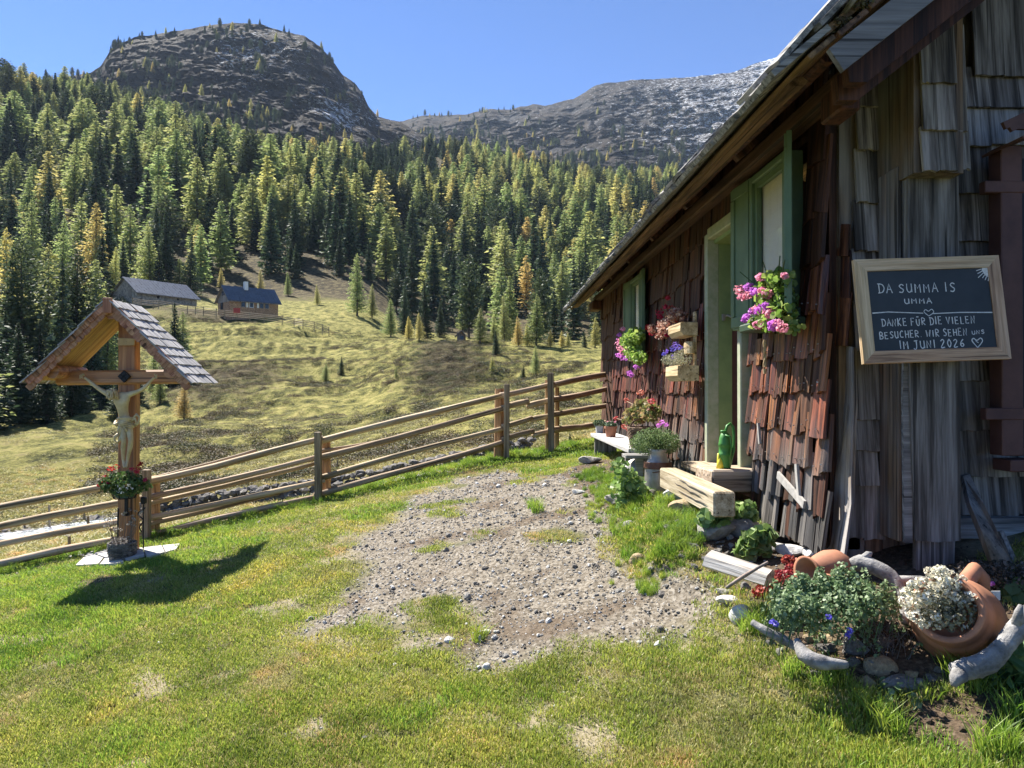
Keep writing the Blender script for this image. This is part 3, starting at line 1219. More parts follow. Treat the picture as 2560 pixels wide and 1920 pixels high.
# trees one can point at
G_LEFT = 'tall trees at the foot of the slope behind the wayside cross'
for x, Y, top, k, lb, w in [
    (56, 86, 585, 'pine', 'tall dark tree with thick crown at the left edge, behind the cross', 1.15),
    (119, 92, 598, 'larch', 'tall green larch just right of the thick dark tree at the left edge', 1.1),
    (-20, 84, 690, 'larch', 'broad green larch cut by the left edge of the photo', 1.2),
    (188, 90, 616, 'pine', 'tall tree with a bushy round top left of the cross roof', 1.25),
    (22, 120, 561, 'gold', 'narrow orange larch at the left edge above the dark trees', .9),
    (235, 150, 500, 'gold', 'large golden orange larch standing above the stone barn roof, left of it', 1.2),
    (150, 150, 536, 'larch', 'pale larch left of the large golden larch', 1.1),
    (76, 165, 488, 'larch', 'tall pale larch on the slope near the left edge', 1.1),
    (128, 160, 512, 'spruce', 'dark pointed spruce between two pale larches on the left slope', 1.1),
    (264, 135, 690, 'yellow', 'small yellow larch just left of the stone barn gable', 1.1),
    (246, 148, 575, 'larch', 'slim green larch left of the stone barn', 1),
    (284, 150, 612, 'yellow', 'slim yellowish larch right beside the stone barn gable', .9),
    (311, 165, 590, 'larch', 'green larch rising behind the left end of the barn roof', 1.1),
    (376, 168, 556, 'larch', 'broad pale larch behind the middle of the barn roof', 1.3),
    (412, 172, 520, 'spruce', 'tall dark spruce behind the barn roof', 1.2),
    (474, 164, 576, 'spruce', 'dark spruce right of the barn roof end', 1.15),
    (-45, 66, 640, 'spruce', 'tall dark spruce cut by the left edge above the shaded meadow', 1.5),
    (-110, 62, 620, 'spruce', 'dark spruce outside the left edge', 1.5),
    (-150, 56, 600, 'larch', 'larch outside the left edge', 1.5),
    (52, 70, 800, 'spruce', 'low dark spruce at the forest foot left of the cross roof', 1.6),
    (178, 72, 850, 'spruce', 'low dark spruce right behind the left roof slope of the cross', 1.7),
    (298, 70, 900, 'spruce', 'low dark spruce beside the cross post under the crossbar', 1.7),
    (118, 68, 870, 'spruce', 'lowest dark spruce in the shade left of the cross', 1.8),
    (20, 78, 770, 'spruce', 'shaded low spruce at the left edge behind the cross roof', 1.4),
    (95, 80, 800, 'spruce', 'shaded spruce left of the cross roof tip', 1.4),
    (150, 84, 745, 'larch', 'shaded larch behind the left slope of the cross roof', 1.3),
    (232, 82, 800, 'spruce', 'dark spruce seen through the gable of the cross roof', 1.4),
    (262, 88, 772, 'larch', 'green larch seen between cross post and left roof slope', 1.2),
    (437, 86, 752, 'spruce', 'dark spruce standing right of the cross roof on the bank', 1.35),
    (455, 90, 775, 'larch', 'green larch close behind the dark spruce right of the cross roof', 1.3),
    (383, 80, 868, 'larch', 'thin green larch right of the cross post under the roof', 1.3),
    (345, 76, 900, 'spruce', 'low shaded spruce right of the cross post below the crossbar', 1.5),
    (1262, 128, 735, 'larch', 'tall pale larch behind the hummock crest', 1.2),
    (400, 74, 925, 'larch', 'low shaded larch below the right end of the crossbar', 1.5),
]:
    tree_px(x, Y, top, k, lb, None, w)
for x, y, h, k, lb, w in [
    (460, 1050, 92, 'gold', 'small golden yellow larch alone on the meadow right of the cross', 1.5),
    (977, 842, 98, 'larch', 'light green larch at the edge of the meadow in the middle', 1.4),
    (1022, 847, 58, 'gold', 'little yellow larch right of the light green larch', 1.5),
    (1048, 850, 70, 'yellow', 'yellowish green larch between the little yellow one and the hut', 1.3),
    (930, 795, 88, 'larch', 'pale larch on the brown slope right of the wooden house', 1.1),
    (793, 762, 52, 'yellow', 'small yellow larch on the brown slope behind the house', 1.2),
    (650, 742, 70, 'yellow', 'small larch behind the wooden house', 1.2),
    (720, 740, 62, 'larch', 'green larch behind the right end of the house', 1.2),
    (552, 720, 52, 'yellow', 'small yellow larch between barn and house', 1.3),
    (1240, 888, 62, 'spruce', 'small dark spruce on top of the grassy hummock', 1.5),
    (1340, 938, 78, 'larch', 'slim light larch on the meadow left of the far fence post', 1.2),
    (1308, 946, 32, 'spruce', 'low dark bush-like spruce in the heather patch', 2),
    (854, 938, 48, 'spruce', 'tiny dark spruce on the meadow', 1.5),
    (814, 952, 44, 'larch', 'tiny pale larch left of the tiny dark spruce', 1.6),
    (1230, 930, 40, 'yellow', 'tiny yellowish larch on the hummock slope', 1.5),
    (990, 945, 30, 'larch', 'thin larch sapling on the meadow in the middle', 1.2),
    (1157, 828, 82, 'larch', 'light larch just behind the little hut', 1.2),
    (1100, 845, 95, 'spruce', 'dark spruce left of the little hut', 1.4),
    (1200, 856, 88, 'larch', 'bushy green larch right of the little hut', 1.7),
    (1235, 858, 70, 'larch', 'pale larch standing right of the bushy one', 1.4),
    (1296, 866, 78, 'gold', 'yellow larch at the forest edge near the middle', 1.3),
    (1318, 866, 60, 'yellow', 'yellow-green larch beside the yellow one', 1.3),
    (1376, 868, 45, 'yellow', 'low yellow-green larch at the forest edge', 1.6),
    (1405, 868, 42, 'gold', 'low golden larch at the forest edge left of the cabin eave', 1.7),
    (1420, 868, 38, 'yellow', 'low yellow larch right of the golden one', 1.6),
    (1462, 868, 40, 'spruce', 'little spruce under the far cabin eave', 1.5),
    (1488, 868, 75, 'yellow', 'yellowish larch just left of the cabin corner', 1.5),
    (1425, 1112, 30, 'spruce', 'tiny spruce behind the fence near the cabin corner', 2),
    (1065, 846, 150, 'spruce', 'tall dark spruce left of the hut, at the meadow edge', 1.1),
    (1010, 835, 130, 'spruce', 'tall dark spruce behind the light green larch', 1.2),
    (1340, 866, 135, 'larch', 'broad pale larch in the forest edge row', 1.4),
    (893, 790, 160, 'larch', 'tall pale larch above the brown slope', 1.1),
]:
    tree_base(x, y, h, k, lb, None, w)

# the forest
FL = [(-400, 1050), (0, 1050), (230, 1040), (300, 930), (318, 735), (330, 742), (520, 735), (560, 728), (700, 725), (740, 722), (820, 724), (900, 750), (960, 800), (1010, 846), (1500, 862), (1800, 858), (2600, 850)]
cell = 9.4
cy_, cx_ = np.meshgrid(np.arange(70, 700, cell), np.arange(-700, 520, cell), indexing='ij')
r = np.random.default_rng(5)
fx = (cx_ + r.uniform(-.47, .47, cx_.shape) * cell).ravel()
fy = (cy_ + r.uniform(-.47, .47, cx_.shape) * cell).ravel()
fz = H(fx, fy)
px, py = to_px(fx, fy, fz)
ok = (px > -160) & ((px < 1640) | ((px < 2050) & (fy > 250))) & (py < np.interp(px, [p[0] for p in FL], [p[1] for p in FL])) & (py > 60)
dn = fbm(fx / 55, fy / 55, 0, 3, 77)
sparse = (px > 560) & (px < 960) & (py > 695) & (fy < 200)
keep = np.where(sparse, r.random(fx.shape) < .10, r.random(fx.shape) < np.clip(.86 + .6 * dn, .3, 1))
# glades and the rocky top of the left ridge
keep &= ~((px > 225) & (px < 330) & (fy > 380) & (r.random(fx.shape) < .5))
# clearing around the huts
keep &= ~((np.abs(px - 400) < 130) & (fy < 154)) & ~((np.abs(px - 620) < 110) & (fy < 144))
ok &= keep
fx, fy, fz, px, py, dn = fx[ok], fy[ok], fz[ok], px[ok], py[ok], dn[ok]
mix = fbm(fx / 38, fy / 38, 0, 3, 123) + r.normal(0, .22, fx.shape) + .45 * np.exp(-((px - 900 - (py - 500) * -.6) / 130) ** 2)  # last term adds dark spruces along the gully in place of its shade
mixp = .15 + r.random(fx.shape) * .85
hgt = (10 + 20 * r.random(fx.shape) ** 1.2) * (1 - .3 * sstep(380, 650, fy))
kind = np.where(mix > .22, 'spruce', np.where(mix < -.42, 'yellow', 'larch'))
kind = np.where(r.random(fx.shape) < .03, 'gold', kind)
kind = np.where(r.random(fx.shape) < .08 + .25 * sstep(380, 560, fy) * (px < 600), 'pine', kind)
kind = np.where((kind == 'larch') & (r.random(fx.shape) < .2 * (px > 950)), 'yellow', kind)
kind = np.where((kind == 'larch') & (r.random(fx.shape) < .22 + .25 * (fy < 240)), 'spruce', kind)
hgt = hgt * (.66 + .34 * sstep(120, 320, fy))
hpx = hgt / fy * F_PX
vis = (px > -30) & (px < 1500)
order = np.argsort(-(hpx * vis))
NIND = 230
WDF_ = lambda y: float(.74 + .26 * sstep(130, 330, y))
WD = {'larch': 1.55, 'yellow': 1.5, 'gold': 1.4, 'spruce': 1.2, 'pine': 1.35}
WORDS = {'larch': 'pale green larch', 'yellow': 'yellow-green larch', 'gold': 'golden orange larch', 'spruce': 'dark blue-green spruce', 'pine': 'bushy dark stone pine'}


def where(x, y):
    s = 'left part' if x < 420 else 'middle' if x < 950 else 'right part'
    return s, ('lower' if y > 640 else 'upper')


srcs, rest = {}, {}
for q, i in enumerate(order):
    k = str(kind[i])
    vi = random.randrange(NV[k])
    if q < NIND:
        s, lv = where(px[i], py[i])
        o = link(NAME[k], WHOLE[k, vi], loc=(fx[i], fy[i], fz[i] - .3), rot=(0, 0, random.uniform(0, 6.28)), scale=(hgt[i] * WDF_(fy[i]) * WD[str(kind[i])] * random.uniform(.85, 1.4), hgt[i] * WDF_(fy[i]) * WD[str(kind[i])], hgt[i]))
        tag(o, f'{WORDS[k]} in the {lv} forest, {s} of the wooded slope', 'tree', f'{WORDS[k]}s in the {lv} forest, {s}')
        srcs.setdefault((k, vi), o)
    else:
        rest.setdefault((k, vi), []).append(i)
for (k, vi), ids in rest.items():
    if (k, vi) not in srcs:
        vi2 = [b for a, b in srcs if a == k][0]
        s = srcs[k, vi2]
    else:
        s = srcs[k, vi]
    ids = np.array(ids)
    sc = np.stack([hgt[ids] * WD[k] * r.uniform(.85, 1.5, len(ids)), hgt[ids] * WD[k], hgt[ids]], 1)
    scatter('distant_forest', s, np.stack([fx[ids], fy[ids], fz[ids] - .3], 1), r.uniform(0, 6.28, len(ids)), sc, 'distant conifers crowding the upper wooded slope', None)

# scattered trees on the mountains
for nm, G, n, sd in (('mountain_trees', dome, 1100, 3), ('ridge_trees', ridge, 1500, 4)):
    rr = np.random.default_rng(sd)
    flat = G.reshape(-1, 6)
    X_, Y_, Z_, sx_, el_, t_ = flat.T
    dens = np.clip(fbm(sx_ / 60, el_ / 30, 0, 4, sd) + .35 + .45 * (t_ < .35), 0, 2) ** 2
    if sd == 3:
        w = dens * ((sx_ > -100) & (sx_ < 960)) * (t_ > .12) * (1 + 2.5 * sstep(700, 250, sx_))
        w = w * (1 + 5 * (t_ > .97) * (sx_ < 330)) + .35 * (t_ > .96) * (sx_ > 180) * (sx_ < 950)
    else:
        w = dens * ((sx_ > 900) & (sx_ < 2100)) * sstep(.98, .3, t_) * (1 + 2 * sstep(1500, 1000, sx_)) * sstep(2000, 1500, sx_)
        w = w + .25 * (t_ > .96) * (sx_ > 900) * (sx_ < 1300)
    pick = rr.choice(len(w), n, p=w / w.sum())
    part = rr.random(n)
    for (k, a, b) in (('pine', 0, .45), ('spruce', .45, .8), ('yellow', .8, .95), ('gold', .95, 1.01)):
        ids = pick[(part >= a) & (part < b)]
        s = [v for (kk, _), v in srcs.items() if kk == k][0]
        hh = rr.uniform(7, 14, len(ids)) * (1 if sd == 3 else 1.3)
        scatter(nm, s, np.stack([X_[ids], Y_[ids], Z_[ids] - 1], 1), rr.uniform(0, 6.28, len(ids)), np.stack([hh * 1.3, hh * 1.3, hh], 1), 'sparse conifers dotted over the rocky mountain side', None)

# ------------------------------------------------------------------ heather and dwarf shrubs on the hummocks
M_HEATH = leaf('heather_leaves', [(0, (.035, .035, .02)), (.5, (.09, .072, .035)), (1, (.17, .13, .06))], .2, dv=.6, dh=.05)
M_JUNI = leaf('juniper_leaves', [(0, (.03, .045, .018)), (.6, (.07, .085, .032)), (1, (.13, .13, .055))], .2, dv=.5)


def shrub_mesh(name, seed, m, n=420, hgt=.5, ls=.075):
    p, d = blob_pts([((0, 0, .05), (.5, .5, hgt)), ((.25, .1, .03), (.35, .3, hgt * .7)), ((-.2, -.15, .03), (.35, .35, hgt * .8))], n, seed, .5)
    p = p[p[:, 2] > -.05]
    co, f, v = leaves_np(p, ls, d[:len(p)], .55, seed, 'quad', .2)
    me = np_mesh(name, co, f, attr={'v': v})
    me.materials.append(m)
    return me


rr = np.random.default_rng(8)
cand = 90000
sy = np.exp(rr.uniform(math.log(26), math.log(128), cand))
sxp = rr.uniform(250, 1560, cand)
sX = (sxp - 1235) / F_PX * sy
hv = .5 * fbm(sX / 22, sy / 22, 0, 3, 91) + .55 * sstep(60, 75, sy) * sstep(850, 600, sxp) * (fbm(sX / 12, sy / 12, 0, 2, 95) + .3) + np.exp(-((sxp - 1130) / 130) ** 2) * sstep(58, 66, sy) * sstep(98, 90, sy) * .6
zz_ = H(sX, sy)
hv = hv + sstep(72, 88, sy) * sstep(134, 124, sy) * sstep(960, 800, sxp) * (.25 + .6 * np.sin(zz_ * 2.3 + 2 * fbm(sX / 16, sy / 16, 0, 3, 8)))  # extra shrub rows stand in for shade on the steep bank
hv = hv + .55 * fbm(sX / 4.5, sy / 4.5, 0, 3, 99)
okk = (rr.random(cand) < .26 * sstep(-.05, .75, hv))
sX, sy, hv = sX[okk], sy[okk], hv[okk]
half = rr.random(len(sX)) < .72
p0 = hit(1120, 905, 40)
p1 = hit(1245, 935, 40)
s1 = tag(link('heather_shrub', shrub_mesh('heather_shrub', 3, M_HEATH), loc=p0, scale=1.6), 'brown heather cushion on the hummock slope in the middle', 'shrub')
s2 = tag(link('juniper_shrub', shrub_mesh('juniper_shrub', 5, M_JUNI), loc=p1, scale=1.7), 'dark green juniper cushion right of the brown heather', 'shrub')
for s, msk in ((s1, half), (s2, ~half)):
    q = np.stack([sX[msk], sy[msk], H(sX[msk], sy[msk]) - .05], 1)
    k = rr.uniform(.3, 1.15, msk.sum())
    scatter('heath_cover', s, q, rr.uniform(0, 6.28, len(q)), np.stack([k * 1.3, k, k * .62], 1), 'low heather and dwarf shrubs covering the hummocks, with added rows for shade on the bank', None)
# understorey at the dark forest foot
sy = rr.uniform(78, 165, 1500)
sxp = rr.uniform(-60, 330, 1500)
sX = (sxp - 1235) / F_PX * sy
q = np.stack([sX, sy, H(sX, sy)], 1)
scatter('undergrowth', s2, q, rr.uniform(0, 6.28, 1500), rr.uniform(1.2, 3.2, 1500), 'shaded undergrowth below the tall trees', None)
# dry grass hummocks all over the pasture
s3 = tag(link('grass_hummock', shrub_mesh('grass_hummock', 7, leaf('dry_pasture', [(0, (.13, .12, .045)), (.5, (.24, .215, .085)), (1, (.38, .34, .16))], .25, dv=.7), 260, .4, .085), loc=hit(900, 1050, 20), scale=.6), 'straw-coloured grass hummock in the middle of the pasture', 'grass')
s3['kind'] = 'stuff'
n = 15000
sy = np.exp(rr.uniform(math.log(20), math.log(125), n))
sxp = rr.uniform(-20, 1560, n)
sX = (sxp - 1235) / F_PX * sy
kp = rr.random(n) < np.clip(.45 + .9 * fbm(sX / 6, sy / 6, 0, 3, 171), 0, 1)
sX, sy = sX[kp], sy[kp]
k = rr.uniform(.25, .8, len(sX))
scatter('pasture_hummocks', s3, np.stack([sX, sy, H(sX, sy) - .05], 1), rr.uniform(0, 6.28, len(sX)), np.stack([k * 1.5, k, k * .55], 1), 'straw-coloured grass hummocks over the pasture', None)
# ------------------------------------------------------------------ air
M_HAZE, nt, N, L = new_mat('haze')
pv = N('ShaderNodeVolumePrincipled')
pv.inputs['Color'].default_value = (.62, .78, 1, 1)
pv.inputs['Density'].default_value = .00006
out = N('ShaderNodeOutputMaterial')
L(pv.outputs[0], out.inputs['Volume'])
hb = MB()
hb.box((300, 1450, 560), (5200, 3300, 1160))
haze = tag(hb.build('haze', M_HAZE), kind='stuff')

# ------------------------------------------------------------------ the cabin
XW, YN, YF = 1.75, 3.87, 11.94
ZB = -.85
M_SH = wood('sunburnt_shingle', (.055, .017, .010), (.29, .095, .038), 'z', 1.0, (.014, .007, .006), .95, .5, .9, (.13, .12, .11), (-.62, -.10, 1, 0), .03, .6, crack=1.0)
M_SHUP = wood('dark_brown_shingle', (.04, .018, .011), (.125, .055, .029), 'z', .8, (.015, .010, .009), .6, .65, .6)
M_GREY = wood('silver_grey_board', (.11, .095, .082), (.36, .33, .30), 'z', .8, (.015, .014, .014), .75, .8, .7)
M_GREYX = wood('silver_grey_rail', (.15, .145, .14), (.34, .33, .31), 'x', .7, (.03, .03, .03), .4, .8, .7)
M_BRN = wood('weathered_brown_board', (.12, .07, .038), (.30, .185, .10), 'z', .7, (.02, .015, .01), .5, .75, .8, (.22, .21, .2))
M_SOF = wood('soffit_board', (.10, .06, .035), (.26, .16, .09), 'y', .7, (.02, .014, .01), .6, .8, .6)
M_ROOF = wood('lichened_roof_shingle', (.14, .14, .135), (.33, .32, .30), 'x', 1.0, (.03, .03, .028), .5, .9, .9)
M_GRN = plain('green_paint', (.135, .20, .115), .55, ns=6, c2=(.10, .155, .09), bump=.15, spec=.4)
M_GRNP = plain('peeling_green_paint', (.26, .33, .14), .6, ns=5, c2=(.17, .24, .10), bump=.3)
M_RED = plain('dark_red_paint', (.11, .022, .018), .6, ns=18, c2=(.05, .012, .01), bump=.2)
M_CREAM = plain('cream_tone', (.84, .80, .66), .9, ns=3, var=.08, bump=.1)
M_BROWNP = plain('brown_paint', (.115, .055, .042), .6, ns=7, c2=(.07, .032, .026))
M_IRON = plain('dark_iron', (.025, .025, .028), .5, .6, bump=.2)
M_NAIL = plain('nail', (.5, .5, .5), .4, .9, bump=0)
M_STONE = plain('field_stone', (.36, .34, .30), .9, ns=7, c2=(.17, .16, .145), bump=.8, bd=.02, ovar=.5)
M_STONED = plain('dark_stone', (.20, .185, .165), .9, ns=7, c2=(.10, .09, .08), bump=.8, bd=.02, ovar=.4)
m, nt, N, L = new_mat('window_glass')
gl = N('ShaderNodeBsdfGlossy')
gl.inputs['Roughness'].default_value = .03
tr = N('ShaderNodeBsdfTransparent')
fr = N('ShaderNodeFresnel')
fr.inputs[0].default_value = 1.5
fm = N('ShaderNodeMath')
fm.operation = 'MULTIPLY'
fm.inputs[1].default_value = .25
L(fr.outputs[0], fm.inputs[0])
ms = N('ShaderNodeMixShader')
L(fm.outputs[0], ms.inputs[0])
L(tr.outputs[0], ms.inputs[1])
L(gl.outputs[0], ms.inputs[2])
finish(nt, N, L, ms.outputs[0])
M_GLASS = m

CB = Vector((XW + 1.5, (YN + YF) / 2, ZB))
cabin = thing('cabin', CB, 'old alpine cabin clad in reddish brown and grey wooden shingles', 'cabin')


def part(name, b, m, root=None, smooth=False, **k):
    """a part given in world coordinates under a thing's Empty"""
    me = b.mesh(name, smooth) if isinstance(b, MB) else b
    o = link(name, me, m, **k)
    if root is not None:
        o.parent = root
        if root.type == 'EMPTY' and root.parent is None:
            o.matrix_parent_inverse = Matrix.Translation(-root.location)
    return o


def shingle_mesh(name, w, h, t, r):
    """curled split shingle: front towards -y, z from 0 (free lower edge) up"""
    nx = 4
    cup = r.uniform(-.35, .9) * t
    sl = r.uniform(-.05, .05) * h
    tp = r.uniform(.86, 1.0)
    rows = []
    for z, k in ((0, 1), (h * .5, .6), (h, .3)):
        row = []
        for i in range(nx):
            u = i / (nx - 1) * 2 - 1
            x = u * w / 2 * (1 if z == 0 else (1 - (1 - tp) * z / h))
            y = cup * (u * u) * k + r.uniform(-.12, .12) * t
            zz = z + (sl * u + r.uniform(-.012, .012) * h if z == 0 else 0)
            row.append((x, y, zz))
        rows.append(row)
    b = MB()
    vs = [p for row in rows for p in row] + [(x, y + t, z) for row in rows for x, y, z in row]
    fs, o = [], 3 * nx
    for j in range(2):
        for i in range(nx - 1):
            a = j * nx + i
            fs.append((a, a + 1, a + nx + 1, a + nx))
    for i in range(nx - 1):
        fs.append((i + 1, i, o + i, o + i + 1))
    for j in range(2):
        a = j * nx
        fs.append((a, a + nx, o + a + nx, o + a))
        a = j * nx + nx - 1
        fs.append((a + nx, a, o + a, o + a + nx))
    b._add(vs, fs)
    return b.mesh(name)


rs = random.Random(4)
SH_N = [shingle_mesh('shingle', .108, .31, .014, rs) for _ in range(10)]
SH_W = [shingle_mesh('shingle', .19, .40, .014, rs) for _ in range(8)]
SH_NB = [m_.copy() for m_ in SH_N]
SH_ND = [m_.copy() for m_ in SH_N[:5]]
for q in SH_ND:
    q.materials.append(M_SHUP)
SH_WB = [m_.copy() for m_ in SH_W]
for q in SH_N:
    q.materials.append(M_SH)
for q in SH_W:
    q.materials.append(M_SHUP)
for q in SH_NB:
    q.materials.append(M_GREY)
for q in SH_WB:
    q.materials.append(M_GREY)

OPEN = [(5.07, 6.0, -.75, 1.30), (4.20, 4.84, .36, 1.42), (8.48, 9.14, .36, 1.38)]
# backing wall around the openings
sw = MB()
cuts = sorted({3.93, YF} | {a for o in OPEN for a in o[:2]})
for a, b_ in zip(cuts[:-1], cuts[1:]):
    mid = (a + b_) / 2
    op = [o for o in OPEN if o[0] < mid < o[1]]
    if not op:
        sw.box((XW + .12, mid, .42), (.16, b_ - a, 2.54))
    else:
        o = op[0]
        if o[2] > ZB:
            sw.box((XW + .12, mid, (ZB + o[2]) / 2), (.16, b_ - a, o[2] - ZB))
        sw.box((XW + .12, mid, (o[3] + 1.69) / 2), (.16, b_ - a, 1.69 - o[3]))
side_wall = part('side_wall', sw, M_SHUP, cabin)

cands = []
# narrow sunburnt shingles below, wide dark ones above
zs = [(-.85, .21), (-.65, .21), (-.44, .21), (-.23, .21), (-.02, .22), (.19, .24), (.43, .25)]
for ri, (z0, ex) in enumerate(zs):
    y = 3.83 + rs.uniform(0, .03)
    while y < 10.7:
        w = rs.choice([.06, .075, .085, .10, .12])
        if 6.3 < y < 8.5 and ri in (0, 1, 2, 3) and rs.random() < .5:
            w = .15
        cands.append((y + w / 2, z0, w, 0))
        y += w * .985
zs2 = [(.66, .3), (.95, .3), (1.23, .3), (1.48, .25)]
for ri, (z0, ex) in enumerate(zs2):
    y = 3.83 + rs.uniform(0, .03)
    while y < 10.7:
        w = rs.uniform(.14, .24)
        cands.append((y + w / 2, z0, w, 1))
        y += w * .99
for ri in range(8):
    y = 10.72
    while y < 11.9:
        w = rs.uniform(.18, .26)
        cands.append((y + w / 2, -.85 + ri * .33, w, 1))
        y += w * .99
good = []
for (y, z, w, t) in cands:
    h = .31 if t == 0 else .40
    if any(o[0] - w * .35 < y < o[1] + w * .35 and z < o[3] and z + h * .8 > o[2] for o in OPEN):
        if any(o[0] - w * .35 < y < o[1] + w * .35 and z + .1 < o[3] and z + .12 > o[2] for o in OPEN):
            continue
        o = [o for o in OPEN if o[0] - w * .35 < y < o[1] + w * .35][0]
        sz = (o[2] - z) / h if z < o[2] else 1.0
        if sz < .25:
            continue
        good.append((y, z, w, t, min(1, sz)))
        continue
    if t == 0 and rs.random() < .012:
        continue
    good.append((y, z, w, t, 1.0))
good.sort(key=lambda q: q[0] * (1 if q[3] == 0 else .8))
farb = []
nails = MB()
for i, (y, z, w, t, sz) in enumerate(good):
    me = rs.choice((SH_ND if rs.random() < .2 else SH_N) if t == 0 else SH_W)
    w0, h0 = (.108, .31) if t == 0 else (.19, .40)
    out_ = .040 if t == 0 else .034
    rot = Euler((-math.atan2(out_ * .75, h0) * rs.uniform(.8, 1.5), rs.uniform(-.035, .035) * (1 if t else 1.6), -math.pi / 2 + rs.uniform(-.10, .10) * (2.2 if t == 0 else .6)), 'XYZ')
    loc = Vector((XW - out_ + rs.uniform(-.012, .006), y, z + rs.uniform(-.028, .02)))
    sc = (w / w0 * rs.uniform(.88, 1.0), rs.uniform(.8, 1.7), sz)
    if i < 296:
        part('shingle', me, None, side_wall, loc=loc, rot=rot, scale=sc)
        if t == 0 and z > -.5:
            for dz in (.035,):
                nails.box(loc + Vector((-.004, rs.uniform(-.02, .02), dz + rs.uniform(0, .02))), (.008, .006, .006))
    else:
        farb.append((me, Matrix.LocRotScale(loc, rot, Vector(sc))))
fb = {}
for me, M in farb:
    b = fb.setdefault(id(me.materials[0]), (MB(), me.materials[0]))[0]
    b._add([M @ v.co for v in me.vertices], [tuple(p.vertices) for p in me.polygons])
for b, mt in fb.values():
    o = part('shingle_cladding', b, mt, side_wall)
    o['kind'] = 'stuff'
o = part('nail_heads', nails, M_NAIL, side_wall)
o['kind'] = 'stuff'

# gable wall facing the camera
gw = MB()
rz = lambda x: 1.37 + (x - 1.25) * .84 - .12
gw.poly([(1.80, 3.96, -.70), (6.6, 3.96, -.70), (6.6, 3.96, rz(4.3)), (4.3, 3.96, rz(4.3)), (1.80, 3.96, rz(1.80))], (0, .15, 0))
gable_wall = part('gable_wall', gw, M_GREY, cabin)
fg = MB()
fg.poly([(1.80, YF, -.9), (6.6, YF, -.9), (6.6, YF, rz(2.4)), (4.3, YF, rz(4.3)), (1.80, YF, rz(1.80))], (0, -.15, 0))
part('far_gable_wall', fg, M_SHUP, cabin)
bw = MB()
bw.box((6.6, 7.9, .3), (.15, 8.2, 2.4))
part('back_wall', bw, M_SHUP, cabin)
fd = MB()
fd.box((4.2, 4.12, -1.1), (4.6, .2, .78))
fd.box((1.95, 7.9, -1.15), (.2, 7.9, .6))
part('foundation', fd, M_STONED, cabin)


def shp(px0, py0, px1, py1, Y, m=M_GREY, t=.016, name='shingle', root=None, rnd=.006, out=.0):
    """flat board or shingle facing the camera side, seen as this pixel box at depth Y"""
    a, b_ = P(px0, py1, Y), P(px1, py0, Y)
    w, h = b_.x - a.x, b_.z - a.z
    b = MB()
    n = 5
    k = []
    for i in range(n):
        u = i / (n - 1)
        k.append((-w / 2 + w * u, 0, rs.uniform(-rnd, rnd)))
    top = [(w / 2 + rs.uniform(-1, 1) * rnd * .6, 0, h), (-w / 2 + rs.uniform(-1, 1) * rnd * .6, 0, h)]
    b.poly([k[0], *k[1:], *top], (0, t, 0))
    me = b.mesh(name)
    return part(name, me, m, root or gable_wall, loc=((a.x + b_.x) / 2, Y - out, a.z), rot=(-out * 1.2 / max(h, .1), rs.uniform(-.008, .008), 0))


# shingles of the gable, courses as in the picture
rowz = [(194, 80), (272, 190), (366, 255), (487, 350), (604, 470), (722, 590), (842, 705), (950, 825), (1073, 930), (1191, 1055), (1285, 1175)]
for i, (yb, yt) in enumerate(rowz):
    x = 2396 + rs.uniform(-20, 0)
    if i == 0:
        x = 2430
    while x < 2860:
        w = rs.uniform(62, 105)
        if i == 0:
            w = rs.uniform(55, 75)
        shp(x, yt - (150 if i == 0 else 25), x + w, yb + rs.uniform(-3, 3), 3.90 - .002 * (len(rowz) - i), out=.03, rnd=.004)
        x += w + .5
# narrow strip of shingles left of the corner box
for (x0, y0, x1, y1) in [(2132, 130, 2215, 268), (2140, 258, 2215, 376), (2137, 370, 2208, 507), (2133, 500, 2206, 628), (2132, 620, 2205, 760), (2134, 750, 2206, 880), (2136, 870, 2208, 1048),
                         (2126, 1030, 2198, 1124), (2128, 1110, 2193, 1214)]:
    xm = (x0 + x1) / 2 + rs.uniform(-12, 12)
    if rs.random() < .55:
        shp(x0, y0, xm - 1, y1, 3.86, out=.028)
        shp(xm, y0, x1, y1 + 2, 3.858, out=.028)
    else:
        shp(x0, y0, x1, y1, 3.86, out=.028)
shp(2116, 1200, 2160, 1345, 3.875, name='shingle')
shp(2161, 1200, 2212, 1348, 3.874, name='shingle')
sb = MB()
sb.poly([P(2098, 100, 3.90), P(2215, 60, 3.90), P(2215, 1350, 3.90), P(2098, 1340, 3.90)], (0, .05, 0))
part('corner_backing', sb, M_BRN, cabin)
# corner board standing at the near end of the long wall
cbd = MB()
L_ = [(2096, 860, 4.06), (2088, 1000, 4.07), (2070, 1130, 4.09), (2052, 1280, 4.11), (2042, 1385, 4.12)]
R_ = [(2134, 868, 3.74), (2136, 1000, 3.74), (2126, 1120, 3.73), (2128, 1260, 3.72), (2108, 1402, 3.71)]
pts = [P(*p) for p in L_] + [P(*p) for p in reversed(R_)]
cbd.poly([p for p in pts], (.03, .03, 0))
part('corner_board', cbd, wood('tan_board_sunlit_tone', (.26, .17, .09), (.48, .36, .23), 'z', .8, (.05, .03, .02), .1, .75, 1.0, (.34, .32, .30)), cabin)  # brown board wood made lighter, sunlight put into its colour
for (a, b_, c, d) in [((2086, 560), (2124, 560), (2120, 640), (2082, 640)), ((2084, 630), (2126, 625), (2124, 745), (2084, 742)), ((2078, 735), (2128, 730), (2118, 865), (2078, 862))]:
    bb = MB()
    bb.poly([P(*a, 3.98), P(*b_, 3.80), P(*c, 3.79), P(*d, 3.97)], (.014, .016, 0))
    part('shingle', bb, M_SH, cabin)
